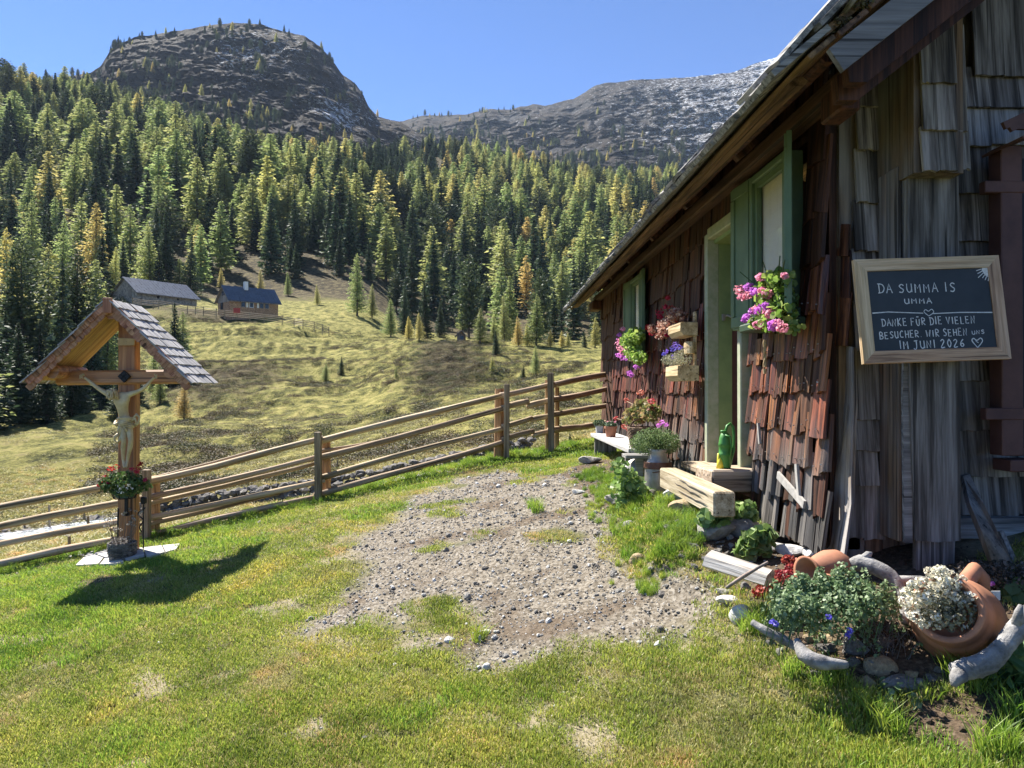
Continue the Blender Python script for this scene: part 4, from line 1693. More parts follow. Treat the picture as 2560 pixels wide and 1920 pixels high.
# boxed log ends: brown side planks, broad grey front board
bx = MB()
bx.box((2.14, 3.76, .3), (.22, .24, 2.0))
part('corner_box', bx, M_BRN, cabin)
for (y0, y1, dx) in [(3.84, 3.755, 0), (3.75, 3.64, -.008)]:
    b = MB()
    b.box((2.018 + dx, (y0 + y1) / 2, .18), (.02, y0 - y1 - .004, 1.86), bev=.004)
    part('side_plank', b, M_BRN, cabin)
gb = MB()
k = [P(2270, 440, 3.60), P(2268, 700, 3.60), P(2276, 1000, 3.60), P(2283, 1200, 3.60), P(2290, 1352, 3.60), P(2345, 1356, 3.60), P(2402, 1352, 3.60), P(2400, 1000, 3.60), P(2396, 440, 3.60)]
gb.poly(k, (0, .035, 0))
part('broad_grey_board', gb, M_GREY, cabin)
gb = MB()
k = [P(2258, 1000, 3.615), P(2262, 1356, 3.615), P(2282, 1358, 3.615), P(2278, 1000, 3.615), P(2268, 800, 3.615), P(2262, 800, 3.615)]
gb.poly(k, (0, .02, 0))
part('split_edge_board', gb, M_GREYX, cabin)
shp(2290, 1340, 2386, 1428, 3.66, name='lower_board', root=cabin, t=.03)
for (x0, x1, y1, dz) in [(2120, 2160, 1440, 0), (2164, 2205, 1445, .01), (2208, 2250, 1450, .02), (2253, 2285, 1440, .01)]:
    shp(x0, 1335, x1, y1, 3.93 + dz, M_BRN, name='footing_board', root=cabin)
# shingled bundle of log ends up under the roof
ub = MB()
ub.box((2.13, 3.68, 1.50), (.24, .34, .92))
part('log_end_box', ub, M_BRN, cabin)
for (x0, y0, x1, y1) in [(2300, 20, 2325, 209), (2326, 20, 2386, 210), (2303, 195, 2338, 328), (2339, 195, 2388, 327), (2304, 315, 2345, 430), (2346, 315, 2390, 428)]:
    shp(x0, y0, x1, y1, 3.49, out=.02)
for (x0, y0, x1, y1) in [(2386, 60, 2412, 330), (2390, 300, 2420, 425)]:
    shp(x0, y0, x1, y1, 3.53, out=.02)
lb = MB()
lb.box((3.2, 3.86, -.72), (2.0, .09, .11), bev=.006)
part('sill_beam', lb, M_GREYX, cabin)

# brown window casing with a little hood at the right edge
wc = MB()
wc.box((2.60, 3.72, .45), (.11, .10, 1.56), bev=.005)
wc.box((3.15, 3.72, .45), (.11, .10, 1.56), bev=.005)
for z in (1.02, -.12):
    wc.box((2.56, 3.69, z), (.20, .05, .06), bev=.004)
wc.box((2.88, 3.73, -.38), (.6, .14, .06), bev=.004)
gwn = part('gable_window', wc, M_BROWNP, cabin)
b = MB()
b.box((2.875, 3.80, .45), (.5, .03, 1.5))
part('window_panel', b, plain('dark_panel', (.02, .02, .025), .6), gwn)
b = MB()
for i in range(7):
    b.box((2.56 + i * .09, 3.62 + .0, 1.22 + i * .038), (.10, .30, .014), Matrix.Rotation(-.4, 4, 'Y'))
b.poly([P(2508, 305, 3.5), P(2516, 322, 3.5), P(2524, 318, 3.5), P(2532, 328, 3.5), P(2545, 322, 3.5), P(2600, 322, 3.5), P(2700, 240, 3.5), P(2600, 262, 3.5)], (0, .02, 0))
part('window_hood', b, M_BROWNP, cabin)

# ------------------------------------------------------------------ roof
EX, EZ, TA = 1.25, 1.33, math.atan(.84)
ux = Vector((math.cos(TA), 0, math.sin(TA)))
un = Vector((-math.sin(TA), 0, math.cos(TA)))
RY0, RY1 = 2.95, 12.35
Rm = Matrix((ux, (0, 1, 0), un)).transposed().to_4x4()     # local x up the slope, z off the roof
roof_c = MB()
roof_c.box(Vector((EX, (RY0 + RY1) / 2, EZ)) + ux * 2.2 + un * .035, (4.1, RY1 - RY0 - .1, .03), Rm)
u2 = Vector((-math.cos(TA), 0, math.sin(TA)))
Rm2 = Matrix((u2, (0, 1, 0), Vector((math.sin(TA), 0, math.cos(TA))))).transposed().to_4x4()
roof_c.box(Vector((EX + 2 * 4.1 * math.cos(TA) + .2, (RY0 + RY1) / 2, EZ)) + u2 * 2.0 + Vector((0, 0, .05)), (4.1, RY1 - RY0 - .1, .05), Rm2)
roof = part('roof', roof_c, M_SOF, cabin)
for i in range(9):
    a = .02 + i * .165
    y = RY0 + .02
    while y < RY1:
        ln = min(rs.uniform(2.2, 3.6), RY1 - y)
        if RY1 - y - ln < .6:
            ln = RY1 - y
        b = MB()
        b.box((0, 0, 0), (.155 if i else .14, ln - .01, .024), bev=.004)
        c = Vector((EX, y + ln / 2, EZ)) + ux * (a + .08 + rs.uniform(-.006, .006)) + un * (.004 + rs.uniform(-.006, .002) - (.012 if i == 0 else 0))
        part('roof_board', b, M_SOF, roof, mw=Matrix.Translation(c) @ Rm @ Matrix.Rotation(rs.uniform(-.01, .01), 4, 'X'))
        y += ln
# eave strip with waney edge, wall plate, rafters
for (a, dz, w, h, m_) in ((.10, -.032, .10, .045, M_SOF), (.27, -.045, .07, .05, M_SHUP)):
    b = MB()
    n = 22
    pts = [Vector((EX, RY0 + .3 + (RY1 - RY0 - .35) * i / n, EZ)) + ux * (a + rs.uniform(-.012, .012)) + un * dz for i in range(n + 1)]
    b.tube(pts, [w * .5 * rs.uniform(.85, 1.15) for _ in pts], 6, flat=.45)
    part('eave_batten', b, m_, cabin)
b = MB()
b.box((XW - .07, 7.75, 1.475), (.10, 8.9, .10), bev=.015)
part('wall_plate', b, wood('plate_wood', (.06, .035, .022), (.15, .085, .05), 'y', .7, var=.1), cabin)
b = MB()
b.box((XW - .10, 12.05, 1.36), (.16, .42, .15), bev=.02)
part('plate_end', b, M_SHUP, cabin)
b = MB()
b.box((XW - .14, 3.42, 1.33), (.10, .20, .13), bev=.01)
part('plate_end', b, M_SHUP, cabin)
for y in np.arange(4.6, 12, 1.25):
    b = MB()
    b.box((0, 0, 0), (1.3, .08, .09), bev=.006)
    c = Vector((EX, y, EZ)) + ux * .92 + un * -.055
    part('rafter', b, M_SHUP, cabin, mw=Matrix.Translation(c) @ Rm)
# barge board and the rafters behind it at the near end
bb = MB()
s0, s1 = P(2073, 121, 2.93), P(2110, 176, 2.93)
e = Vector((math.cos(math.radians(38.2)), 0, math.sin(math.radians(38.2)))) * 3.4
bb.poly([s0, s1, s1 + e, s0 + e], (0, .03, 0))
part('barge_board', bb, wood('barge_wood', (.13, .13, .135), (.22, .22, .225), 'x', .5, (.10, .10, .10), .1), cabin)
for (x0, y0, x1, y1, Y, mm) in [(2092, 190, 2145, 250, 3.16, M_SHUP), (2118, 150, 2168, 205, 3.05, M_SHUP)]:
    bb = MB()
    s0, s1 = P(x0, y0, Y), P(x0 + 6, y1, Y)
    s2 = P(x1, y1, Y)
    bb.poly([s0, s1, s2, s2 + e * .95, s0 + e], (0, .06, 0))
    part('gable_rafter', bb, mm, cabin)
# roof shingles
RS = []
for _ in range(8):
    q = shingle_mesh('roof_shingle', .125, .42, .022, rs)
    q.materials.append(M_ROOF)
    RS.append(q)
# local shingle: z up -> slope dir, front (-y) -> away from roof (un)
Rs = Matrix(((0, 1, 0), -un, ux)).transposed()     # x->Y, y->-un, z->ux
cnt = 0
rest_b = MB()
for row in range(24):
    y = RY0 - .05 + rs.uniform(0, .06)
    while y < RY1 + .03:
        w = rs.uniform(.095, .145)
        a = -.05 + row * .155 + rs.uniform(-.05, .03)
        c = Vector((EX, y + w / 2, EZ)) + ux * a + un * (.060 + rs.uniform(-.004, .034) + (.0 if row else -.004))
        M = Matrix.Translation(c) @ Rs.to_4x4() @ Euler((rs.uniform(.02, .15), rs.uniform(-.08, .08), rs.uniform(-.12, .12))).to_matrix().to_4x4() @ Matrix.Diagonal((w / .125 * .97, 1, 1, 1))
        me = rs.choice(RS)
        if (row < 2 or (row < 22 and y < RY0 + .12)) and cnt < 300:
            part('roof_shingle', me, None, roof, mw=M)
            cnt += 1
        else:
            rest_b._add([M @ v.co for v in me.vertices], [tuple(p.vertices) for p in me.polygons])
        y += w
o = part('roof_covering', rest_b, M_ROOF, roof)
o['kind'] = 'stuff'
eb = MB()     # doubled eave course
y = RY0
while y < RY1:
    w = rs.uniform(.1, .15)
    eb.box(Vector((EX, y + w / 2, EZ)) + ux * (.02 + rs.uniform(-.02, .03)) + un * .038, (.3, w * .96, .026), Rm)
    y += w
o = part('eave_course', eb, M_ROOF, roof)
o['kind'] = 'stuff'
M_MOSS = leaf('roof_moss', [(0, (.05, .05, .03)), (.6, (.11, .10, .055)), (1, (.19, .17, .10))], .2)
for (x, y, Y, s) in [(2085, 80, 3.05, .06), (2105, 62, 3.02, .05), (2150, 12, 3.0, .05), (2062, 100, 3.3, .03), (1990, 175, 3.4, .03)]:
    p = P(x, y, Y)
    foliage('moss', M_MOSS, roof, [((p.x, p.y, p.z), (s * 1.2, s, s * .5))], 260, .012, seed=int(x), shape='quad')

# ------------------------------------------------------------------ door
dr = MB()
dr.box((XW - .005, 5.925, .27), (.10, .075, 1.95), bev=.008)
dr.box((XW - .005, 5.12, .27), (.10, .075, 1.95), bev=.008)
dr.box((XW - .004, 5.5225, 1.24), (.098, .73, .09), bev=.008)
door_frame = part('door_frame', dr, plain('green_paint_sunlit_tone', (.26, .31, .19), .6, ns=14, c2=(.40, .40, .30), bump=.3), cabin)  # paler copy of the green paint, with sunlight in the colour
b = MB()
b.box((XW + .10, 5.905, .27), (.19, .03, 1.86))
part('door_lining', b, M_GRNP, door_frame)
b = MB()
b.box((XW + .10, 5.14, .27), (.19, .03, 1.86))
b.box((XW + .10, 5.5225, 1.18), (.19, .73, .03))
part('door_lining', b, M_GRNP, door_frame)
b = MB()
b.box((XW + .185, 5.5225, .27), (.04, .72, 1.78))
for i in range(5):
    b.box((XW + .156, 5.22 + i * .15, .27), (.02, .142, 1.76), bev=.004)
door = part('door', b, M_RED, cabin)
b = MB()
p0, p1 = P(1808, 792, 5.86), P(1845, 798, 5.75)
b.tube([p0, p0 + Vector((.03, -.03, .01)), (p0 + p1) / 2 + Vector((0, -.04, 0)), p1 + Vector((0, -.05, 0))], .009, 6)
b.box(p0 + Vector((0, -.01, -.005)), (.02, .03, .05))
part('door_hook', b, plain('rusty_iron', (.3, .28, .25), .6, .4), door_frame)


def window(ya, yb, z0, z1, label_side, aj):
    """frame round [ya, yb] x [z0, z1] in the long wall"""
    f = MB()
    t = .045
    for yy in (ya + t / 2, yb - t / 2):
        f.box((XW - .03, yy, (z0 + z1) / 2), (.11, t, z1 - z0), bev=.006)
    f.box((XW - .03, (ya + yb) / 2, z1 - t / 2), (.11, yb - ya - 2 * t, t), bev=.006)
    f.box((XW - .04, (ya + yb) / 2, z0 + t / 2), (.15, yb - ya - 2 * t, t), bev=.006)
    w = part('window', f, M_GRN, cabin)
    g = MB()
    g.box((XW - .048, (ya + yb) / 2, (z0 + z1) / 2), (.004, yb - ya - .09, z1 - z0 - .09))
    part('pane', g, M_GLASS, w)
    s = MB()
    for yy in (ya + .065, yb - .065):
        s.box((XW - .046, yy, (z0 + z1) / 2), (.03, .035, z1 - z0 - .09))
    s.box((XW - .046, (ya + yb) / 2, z1 - .065), (.03, yb - ya - .17, .035))
    part('sash', s, M_GRN, w)
    c = MB()
    n = 14
    pts = []
    for i in range(n + 1):
        pts.append((XW - .018 + .004 * math.sin(i * 1.9), ya + .05 + (yb - ya - .1) * i / n))
    c._add([(x, y, z) for z in (z0 + .03, z1 - .03) for x, y in pts], [(i, i + 1, n + 2 + i, n + 1 + i) for i in range(n)])
    part('reflection_sheet', c, M_CREAM, w)  # cream sheet behind the glass, standing in for its pale reflection
    # far shutter lies open against the wall
    for (yh, ang, sgn) in ((yb + .01, 4, 1), (ya - .01, aj, -1)):
        W = .30
        s = MB()
        hgt = z1 - z0 + .02
        s.box((0, sgn * W / 2, 0), (.028, W, hgt), bev=.003)
        for zz in (-hgt / 2 + .05, hgt / 2 - .05):
            s.box((-.019, sgn * W / 2, zz), (.014, W - .01, .07), bev=.002)
        for yy in (.03, W - .03):
            s.box((-.019, sgn * yy, 0), (.014, .055, hgt - .18), bev=.002)
        part('shutter', s, M_GRN, w, mw=Matrix.Translation((XW - .062, yh, (z0 + z1) / 2)) @ Matrix.Rotation(rad(-ang * sgn * -1), 4, 'Z'))
    return w


window(4.22, 4.82, .42, 1.38, 'near', 22)
window(8.50, 9.12, .40, 1.34, 'far', 6)

# loose silvery boards nailed askew, and the leaning old plank
for (a, b_, wd) in (((1942, 1187), (2008, 1262), .045), ((1988, 1160), (1994, 1240), .03), ((1893, 1058), (1897, 1110), .02)):
    p, q = P(a[0], a[1], F_PX * (XW - .07) / (a[0] - 1235)), P(b_[0], b_[1], F_PX * (XW - .07) / (b_[0] - 1235))
    d = (q - p).normalized()
    s = Vector((1, 0, 0)).cross(d).normalized() * wd / 2
    bb = MB()
    bb.poly([p - s, p + s, q + s, q - s], (.015, 0, 0))
    part('loose_board', bb, plain('bare_grey_wood', (.42, .40, .37), .85, ns=20, c2=(.25, .24, .22)), cabin)
# ------------------------------------------------------------------ paddock fence
M_POST = wood('weathered_post', (.24, .185, .11), (.42, .34, .22), 'z', .8, (.05, .04, .03), .25)
M_POSTY = wood('fresh_larch_post', (.33, .19, .085), (.56, .37, .19), 'z', .7, (.12, .06, .03), .2)
M_RAIL = wood('peeled_rail', (.34, .24, .14), (.60, .47, .32), 'x', .6, (.10, .07, .045), .25)
fence = thing('paddock_fence', hit(797, 1272, 6), 'wooden post and rail fence of split poles running across the yard to the cabin', 'fence')


def fz(x, y, dy=0.0):
    """point on the fence line (plus dy in depth) seen at this pixel"""
    Y = np.interp(x, [p[0] for p in _fpx], [p[1] for p in _fpx]) + dy
    return P(x, y, float(Y))


def post(x0, x1, top, dy, m, round_=False, dz=.25):
    a = fz((x0 + x1) / 2, top, dy)
    w = (x1 - x0) / F_PX * a.y
    g = float(H(a.x, a.y)) - dz
    b = MB()
    if round_:
        n = 5
        b.tube([(rs.uniform(-.004, .004), rs.uniform(-.004, .004), (a.z - g) * i / n) for i in range(n + 1)], [w * .5 * (1.08 - .12 * i / n) for i in range(n + 1)], 9, jit=.07)
    else:
        b.box((0, 0, (a.z - g) / 2), (w, w * .85, a.z - g), bev=.006)
    part('post', b, m, fence, smooth=False, loc=(a.x, a.y, g), rot=(rs.uniform(-.01, .01), rs.uniform(-.012, .012), rs.uniform(-.3, .1) if not round_ else 0))


for args in [(358, 376, 1174, -.10, M_POST), (789, 805, 1080, -.10, M_POST), (1259, 1273, 960, -.10, M_POST), (1371, 1387, 932, -.10, M_POST), (-110, -90, 1240, -.1, M_POST)]:
    post(*args)
for args in [(378, 400, 1190, .12, M_POSTY), (806, 828, 1104, .12, M_POSTY), (1234, 1258, 972, .12, M_POSTY), (1363, 1373, 950, .12, M_POSTY), (1386, 1398, 968, .1, M_POSTY), (-88, -66, 1252, .12, M_POSTY)]:
    post(*args, round_=True)


def rail(p, q, r, droop=0.0):
    d = q - p
    ln = d.length
    n = max(4, int(ln / .25))
    b = MB()
    ph = rs.uniform(0, 6)
    b.tube([(ln * i / n, .006 * math.sin(ph + i * .9) + rs.uniform(-.004, .004), .010 * math.sin(ph * 2 + i * .6) - droop * math.sin(math.pi * i / n)) for i in range(n + 1)],
           [r * (1.05 - .1 * i / n) * rs.uniform(.93, 1.05) for i in range(n + 1)], 8, jit=.10)
    M = Matrix.Translation(p) @ d.to_track_quat('X', 'Z').to_matrix().to_4x4() @ Matrix.Rotation(rs.uniform(0, .8), 4, 'X')
    part('rail', b, M_RAIL, fence, smooth=True, mw=M)


RAILS = [  # x0, y0, x1, y1, depth offset, px radius
    (-420, 1372, -92, 1285, 0, 9), (-420, 1420, -92, 1337, 0, 9), (-420, 1465, -92, 1380, 0, 9), (-420, 1510, -92, 1428, 0, 9),
    (-105, 1287, 372, 1198, .0, 9.5), (-105, 1337, 372, 1243, .02, 9.5), (-105, 1381, 372, 1290, 0, 8.5), (-105, 1429, 372, 1334, 0, 9.5),
    (225, 1405, 372, 1352, .06, 5), (275, 1322, 372, 1308, .05, 5),
    (362, 1207, 808, 1098, .0, 8.5), (362, 1247, 800, 1142, 0, 7.5), (362, 1262, 795, 1157, .07, 6.5), (362, 1297, 812, 1202, 0, 7.5), (362, 1312, 700, 1232, .07, 6),
    (362, 1338, 812, 1237, 0, 7.5), (362, 1352, 690, 1272, .06, 6.5),
    (362, 1204, 640, 1124, .07, 5), 
    (785, 1106, 1268, 985, 0, 8), (785, 1148, 1262, 1022, 0, 8), (790, 1128, 955, 1102, .06, 4.5), (785, 1198, 1262, 1068, 0, 7.5), (785, 1241, 1262, 1104, 0, 8),
    (1252, 988, 1385, 960, 0, 7.5), (1256, 1022, 1321, 1003, 0, 8), (1318, 1016, 1384, 998, .03, 7.5), (1256, 1066, 1330, 1045, 0, 7), (1326, 1050, 1384, 1037, .03, 7),
    (1256, 1099, 1334, 1079, 0, 7.5), (1332, 1086, 1384, 1076, .03, 7.5),
    (1374, 963, 1560, 928, 0, 8), (1374, 1001, 1560, 966, 0, 7.5), (1374, 1039, 1560, 1006, 0, 7.5), (1374, 1078, 1560, 1050, 0, 8),
]
for x0, y0, x1, y1, dy, r in RAILS:
    p, q = fz(x0, y0, dy), fz(x1, y1, dy)
    rail(p, q, r / F_PX * p.y)

# ------------------------------------------------------------------ wayside cross
CY, CX = 7.72, -3.735
cz = float(H(CX, CY))
M_CROSS = wood('oiled_larch', (.33, .125, .05), (.58, .28, .12), 'z', .55, (.16, .06, .03), .15, .45, .3, hue=.01, spec=.5)
M_CROSSX = wood('oiled_larch_beam', (.33, .14, .055), (.58, .30, .13), 'x', .55, (.16, .06, .03), .15, .45, .3, hue=.01, spec=.5)
M_CROSSY = wood('yellow_larch_board', (.50, .28, .10), (.72, .46, .19), 'z', .8, (.26, .13, .05), .12, .55, .3, hue=.01)
M_REDSH = wood('new_larch_shingle', (.34, .16, .09), (.55, .30, .18), 'z', .9, (.16, .07, .04), .3, .7, .5)
M_TOPSH = wood('sun_bleached_shingle', (.34, .33, .33), (.52, .51, .50), 'z', .9, (.12, .11, .11), .3, .7, .5)
cross = thing('wayside_cross', (CX, CY, cz), 'wooden wayside cross with carved figure under a shingled gable roof', 'wayside cross')
b = MB()
zt = P(321, 775, CY).z
b.box((0, 0, (zt - cz) / 2 - .1), (.180, .11, zt - cz + .2), bev=.012)
part('post', b, M_CROSS, cross, loc=(CX, CY, cz))
b = MB()
p, q = P(147, 946, CY - .04), P(472, 941, CY - .04)
b.box((0, 0, 0), (q.x - p.x, .15, .145), bev=.02)
part('crossbar', b, M_CROSSX, cross, loc=(p + q) / 2, rot=(0, -.012, 0))
b = MB()
p = P(318, 855, CY - .09)
b.poly([p + Vector((-.085, 0, -.036)), p + Vector((.08, 0, -.034)), p + Vector((.084, 0, .032)), p + Vector((-.08, 0, .04))], (0, -.02, 0))
b.tube([p + Vector((0, -.02, 0)), p + Vector((0, -.028, 0))], .006, 6)
part('name_plate', b, plain('pale_wood', (.62, .47, .27), .7, ns=14, c2=(.48, .34, .18)), cross)
b = MB()
p = P(309, 941, CY - .15)
for dx, dz in ((.032, 0), (-.032, 0), (0, .032), (0, -.032)):
    c = p + Vector((dx, 0, dz))
    s = .029
    b.poly([c + Vector((-s, 0, 0)), c + Vector((0, 0, -s)), c + Vector((s, 0, 0)), c + Vector((0, 0, s))], (0, .03, 0))
part('iron_rosette', b, M_IRON, cross)

# roof: ridge along the view, 45 degree slopes
RF, RB = 7.33, 7.98
AP = Vector((-3.75, 0, .885))
SLP = 1.13
for sgn in (-1, 1):
    dn = Vector((sgn * math.cos(rad(45.5)), 0, -math.sin(rad(45.5))))
    nn = Vector((sgn * math.sin(rad(45.5)), 0, math.cos(rad(45.5))))
    for k in range(5):
        w = (RB - RF - .04) / 5
        b = MB()
        b.box((0, 0, 0), (w - .003, .022, SLP - .05), bev=.002)
        M = Matrix((Vector((0, 1, 0)), nn, -dn)).transposed().to_4x4()
        c = AP + dn * (SLP / 2 - .02) - nn * .012 + Vector((0, RF + .03 + w * (k + .5), 0))
        part('roof_board', b, M_CROSSY, cross, mw=Matrix.Translation(c) @ M)
    shm = []
    for _ in range(5):
        q = shingle_mesh('roof_shingle', .132, .20, .012, rs)
        q.materials.append(M_TOPSH)
        shm.append(q)
    M = Matrix((Vector((0, -sgn, 0)), -nn, -dn)).transposed()
    M = Matrix((Vector((0, sgn, 0)), -nn, -dn)).transposed() if M.determinant() < 0 else M
    for row in range(9):
        for k in range(5):
            w = (RB - RF + .04) / 5
            off = (w / 2 if row % 2 else 0)
            c = AP + dn * (SLP + .03 - row * .128) + nn * (.022 + rs.uniform(0, .004)) + Vector((0, RF - .02 + w * (k + .5) + (off * .3 - .02), 0))
            R_ = M.to_4x4() @ Euler((-.09, rs.uniform(-.02, .02), 0)).to_matrix().to_4x4() @ Matrix.Diagonal((1, 1, .62 if row == 8 else 1, 1))
            part('roof_shingle', rs.choice(shm), None, cross, mw=Matrix.Translation(c) @ R_)
    # scalloped shingles along the front verge
    for row in range(2):
        for k in range(12):
            b = MB()
            s = .046
            pts = [(-s, 0, .01), (-s, 0, -.045), (-s * .6, 0, -.058), (s * .6, 0, -.058), (s, 0, -.045), (s, 0, .01)]
            b.poly(pts, (0, .012, 0))
            c = AP + dn * (.05 + k * .0935 + row * .04) - nn * (-.008 + row * .045) + Vector((0, RF - .005 + row * .012, 0))
            mt = M_REDSH
            part('verge_shingle', b, mt, cross, mw=Matrix.Translation(c) @ Matrix.Rotation(sgn * rad(45.5), 4, 'Y'))
    b = MB()
    c = AP + dn * (SLP * .80) - nn * .085
    b.tube([(0, 0, 0), (0, (RB - RF) - .1, 0)], [.068, .06], 12)
    part('purlin', b, M_CROSSX, cross, loc=(c.x, RF + .06, c.z), smooth=False)
b = MB()
b.tube([(0, 0, 0), (0, .55, 0)], .062, 12)
part('ridge_log', b, M_CROSSX, cross, loc=(AP.x, RF + .05, AP.z - .13))
b = MB()
b.box((0, 0, 0), (.085, .03, .15), bev=.004)
part('ridge_cover', b, M_REDSH, cross, loc=(AP.x, RF - .015, AP.z - .065))

# carved figure (one continuous body)
M_CARV = plain('carved_limewood', (.66, .55, .34), .5, ns=9, c2=(.46, .35, .19), bump=.25, spec=.4)
SK = {  # name: (px, py, depth offset from the post front, radius m, parent)
    'hip': (314, 1052, .06, .052, None), 'waist': (308, 1034, .07, .046, 'hip'), 'chest': (305, 1008, .09, .066, 'waist'), 'uch': (300, 992, .10, .052, 'chest'),
    'neck': (294, 986, .11, .026, 'uch'), 'head0': (286, 986, .125, .036, 'neck'), 'head': (281, 983, .14, .042, 'head0'), 'chin': (279, 993, .155, .024, 'head'),
    'shL': (276, 989, .09, .032, 'uch'), 'elL': (247, 972, .10, .021, 'shL'), 'foL': (232, 960, .10, .020, 'elL'), 'wrL': (216, 947, .10, .0125, 'foL'), 'haL': (210, 943, .10, .017, 'wrL'),
    'shR': (321, 987, .09, .032, 'uch'), 'elR': (350, 977, .10, .021, 'shR'), 'foR': (364, 967, .10, .020, 'elR'), 'wrR': (379, 950, .10, .0125, 'foR'), 'haR': (387, 943, .10, .017, 'wrR'),
    'hpL': (308, 1060, .07, .040, 'hip'), 'thL': (307, 1078, .09, .036, 'hpL'), 'knL': (310, 1101, .12, .026, 'thL'), 'caL': (308, 1118, .10, .026, 'knL'), 'anL': (308, 1150, .07, .014, 'caL'), 'ftL': (311, 1170, .09, .013, 'anL'),
    'hpR': (321, 1060, .06, .040, 'hip'), 'thR': (324, 1078, .08, .036, 'hpR'), 'knR': (327, 1102, .11, .026, 'thR'), 'caR': (325, 1118, .09, .026, 'knR'), 'anR': (318, 1150, .06, .014, 'caR'), 'ftR': (315, 1170, .08, .013, 'anR'),
}


def skin(name, SK, m, root, toworld, sub=2):
    names = list(SK)
    me = bpy.data.meshes.new(name)
    me.from_pydata([tuple(toworld(SK[k])) for k in names], [(names.index(SK[k][4]), names.index(k)) for k in names if SK[k][4]], [])
    o = part(name, me, m, root)
    sm = o.modifiers.new('skin', 'SKIN')
    for i, k in enumerate(names):
        v = me.skin_vertices[0].data[i]
        v.radius = (SK[k][3], SK[k][3])
        v.use_root = i == 0
    sm.use_smooth_shade = True
    o.modifiers.new('sub', 'SUBSURF').levels = sub
    o.modifiers['sub'].render_levels = sub
    return o


FY = CY - .10
fig = skin('carved_figure', SK, M_CARV, cross, lambda s: P(s[0], s[1], FY - s[2] + .02))
# fingers curled round the nails
for (x, y, sg) in ((209, 942, -1), (388, 942, 1)):
    c = P(x, y, FY - .09)
    for k in range(4):
        b = MB()
        s0 = c + Vector((sg * .004 + sg * .0, -.002, .014 - k * .009))
        b.tube([s0, s0 + Vector((sg * .016, -.008, .006)), s0 + Vector((sg * .022, -.020, .0)), s0 + Vector((sg * .014, -.026, -.004))], [.006, .0055, .005, .004], 6)
        part('finger', b, M_CARV, fig, smooth=True)
    b = MB()
    b.tube([c + Vector((-sg * .006, 0, .012)), c + Vector((-sg * .002, -.012, .026)), c + Vector((sg * .008, -.018, .028))], [.007, .006, .004], 6)
    part('thumb', b, M_CARV, fig, smooth=True)
# hair, beard, crown of thorns
hd = P(281, 984, FY - .13)
b = MB()
for k in range(26):
    a = rs.uniform(-2.6, .9)
    st = hd + Vector((math.cos(a) * .034, -.012 + .03 * math.sin(a * 1.3), .030 + .012 * rs.random()))
    pts = [st]
    for j in range(4):
        pts.append(pts[-1] + Vector((math.cos(a) * .008 + rs.uniform(-.01, .01), rs.uniform(-.012, .008), -.022)))
    b.tube(pts, [.011, .011, .010, .008, .004], 5)
part('hair', b, M_CARV, fig, smooth=True)
b = MB()
for k in range(3):
    n = 16
    b.tube([hd + Vector((math.cos(6.283 * i / n) * .046, math.sin(6.283 * i / n) * .046 - .004, .024 + .01 * math.sin(i * 2.1 + k * 2) + .1 * -.046 * math.cos(6.283 * i / n))) for i in range(n + 1)], .006, 5, cap=False)
part('thorn_crown', b, M_CARV, fig, smooth=True)
b = MB()   # nose, brow, beard on the downturned face
f0 = hd + Vector((-.006, -.044, -.006))
b.tube([f0 + Vector((0, .004, .012)), f0 + Vector((0, -.010, -.006)), f0 + Vector((0, .002, -.010))], [.003, .006, .003], 6)
b.tube([f0 + Vector((-.018, .008, .012)), f0 + Vector((0, .0, .014)), f0 + Vector((.018, .008, .012))], .0045, 6)
b.tube([f0 + Vector((-.012, .010, -.020)), f0 + Vector((0, .0, -.024)), f0 + Vector((.012, .010, -.020))], .0045, 6)
b.tube([f0 + Vector((0, .012, -.024)), f0 + Vector((-.002, .006, -.045)), f0 + Vector((-.004, .012, -.060))], [.016, .013, .004], 8)
part('face', b, M_CARV, fig, smooth=True)
# loincloth with knot and hanging folds
b = MB()
c = P(314, 1055, FY - .07)
for k in range(6):
    n = 18
    zz = .035 - k * .014
    rx, ry = .070 + .004 * math.sin(k * 2), .058 + .006 * math.cos(k * 1.7)
    b.tube([c + Vector((math.cos(6.283 * i / n) * rx, math.sin(6.283 * i / n) * ry + .01, zz + .016 * math.sin(6.283 * i / n + k * .5 + 2) * (1 - k * .1) - .012 * math.cos(6.283 * i / n))) for i in range(n + 1)],
           [.010 + .004 * math.sin(i * 1.3 + k) for i in range(n + 1)], 6, cap=False)
for (pts, r) in [([(296, 1056), (288, 1062), (284, 1060), (290, 1052)], .014), ([(296, 1085), (288, 1092), (286, 1100), (294, 1106), (302, 1098), (300, 1080)], .018),
                 ([(333, 1046), (342, 1036), (349, 1044), (346, 1058), (338, 1064)], .014), ([(330, 1052), (338, 1046), (341, 1056), (334, 1062)], .011),
                 ([(300, 1060), (298, 1075), (294, 1090)], .016), ([(304, 1064), (300, 1082), (297, 1100)], .010), ([(308, 1062), (316, 1075), (318, 1085)], .012)]:
    b.tube([P(x, y, FY - .10 + .05 * (i == len(pts) - 1)) for i, (x, y) in enumerate(pts)], [r * (.8 + .3 * math.sin(i * 2)) for i in range(len(pts))], 7)
part('loincloth', b, M_CARV, fig, smooth=True)

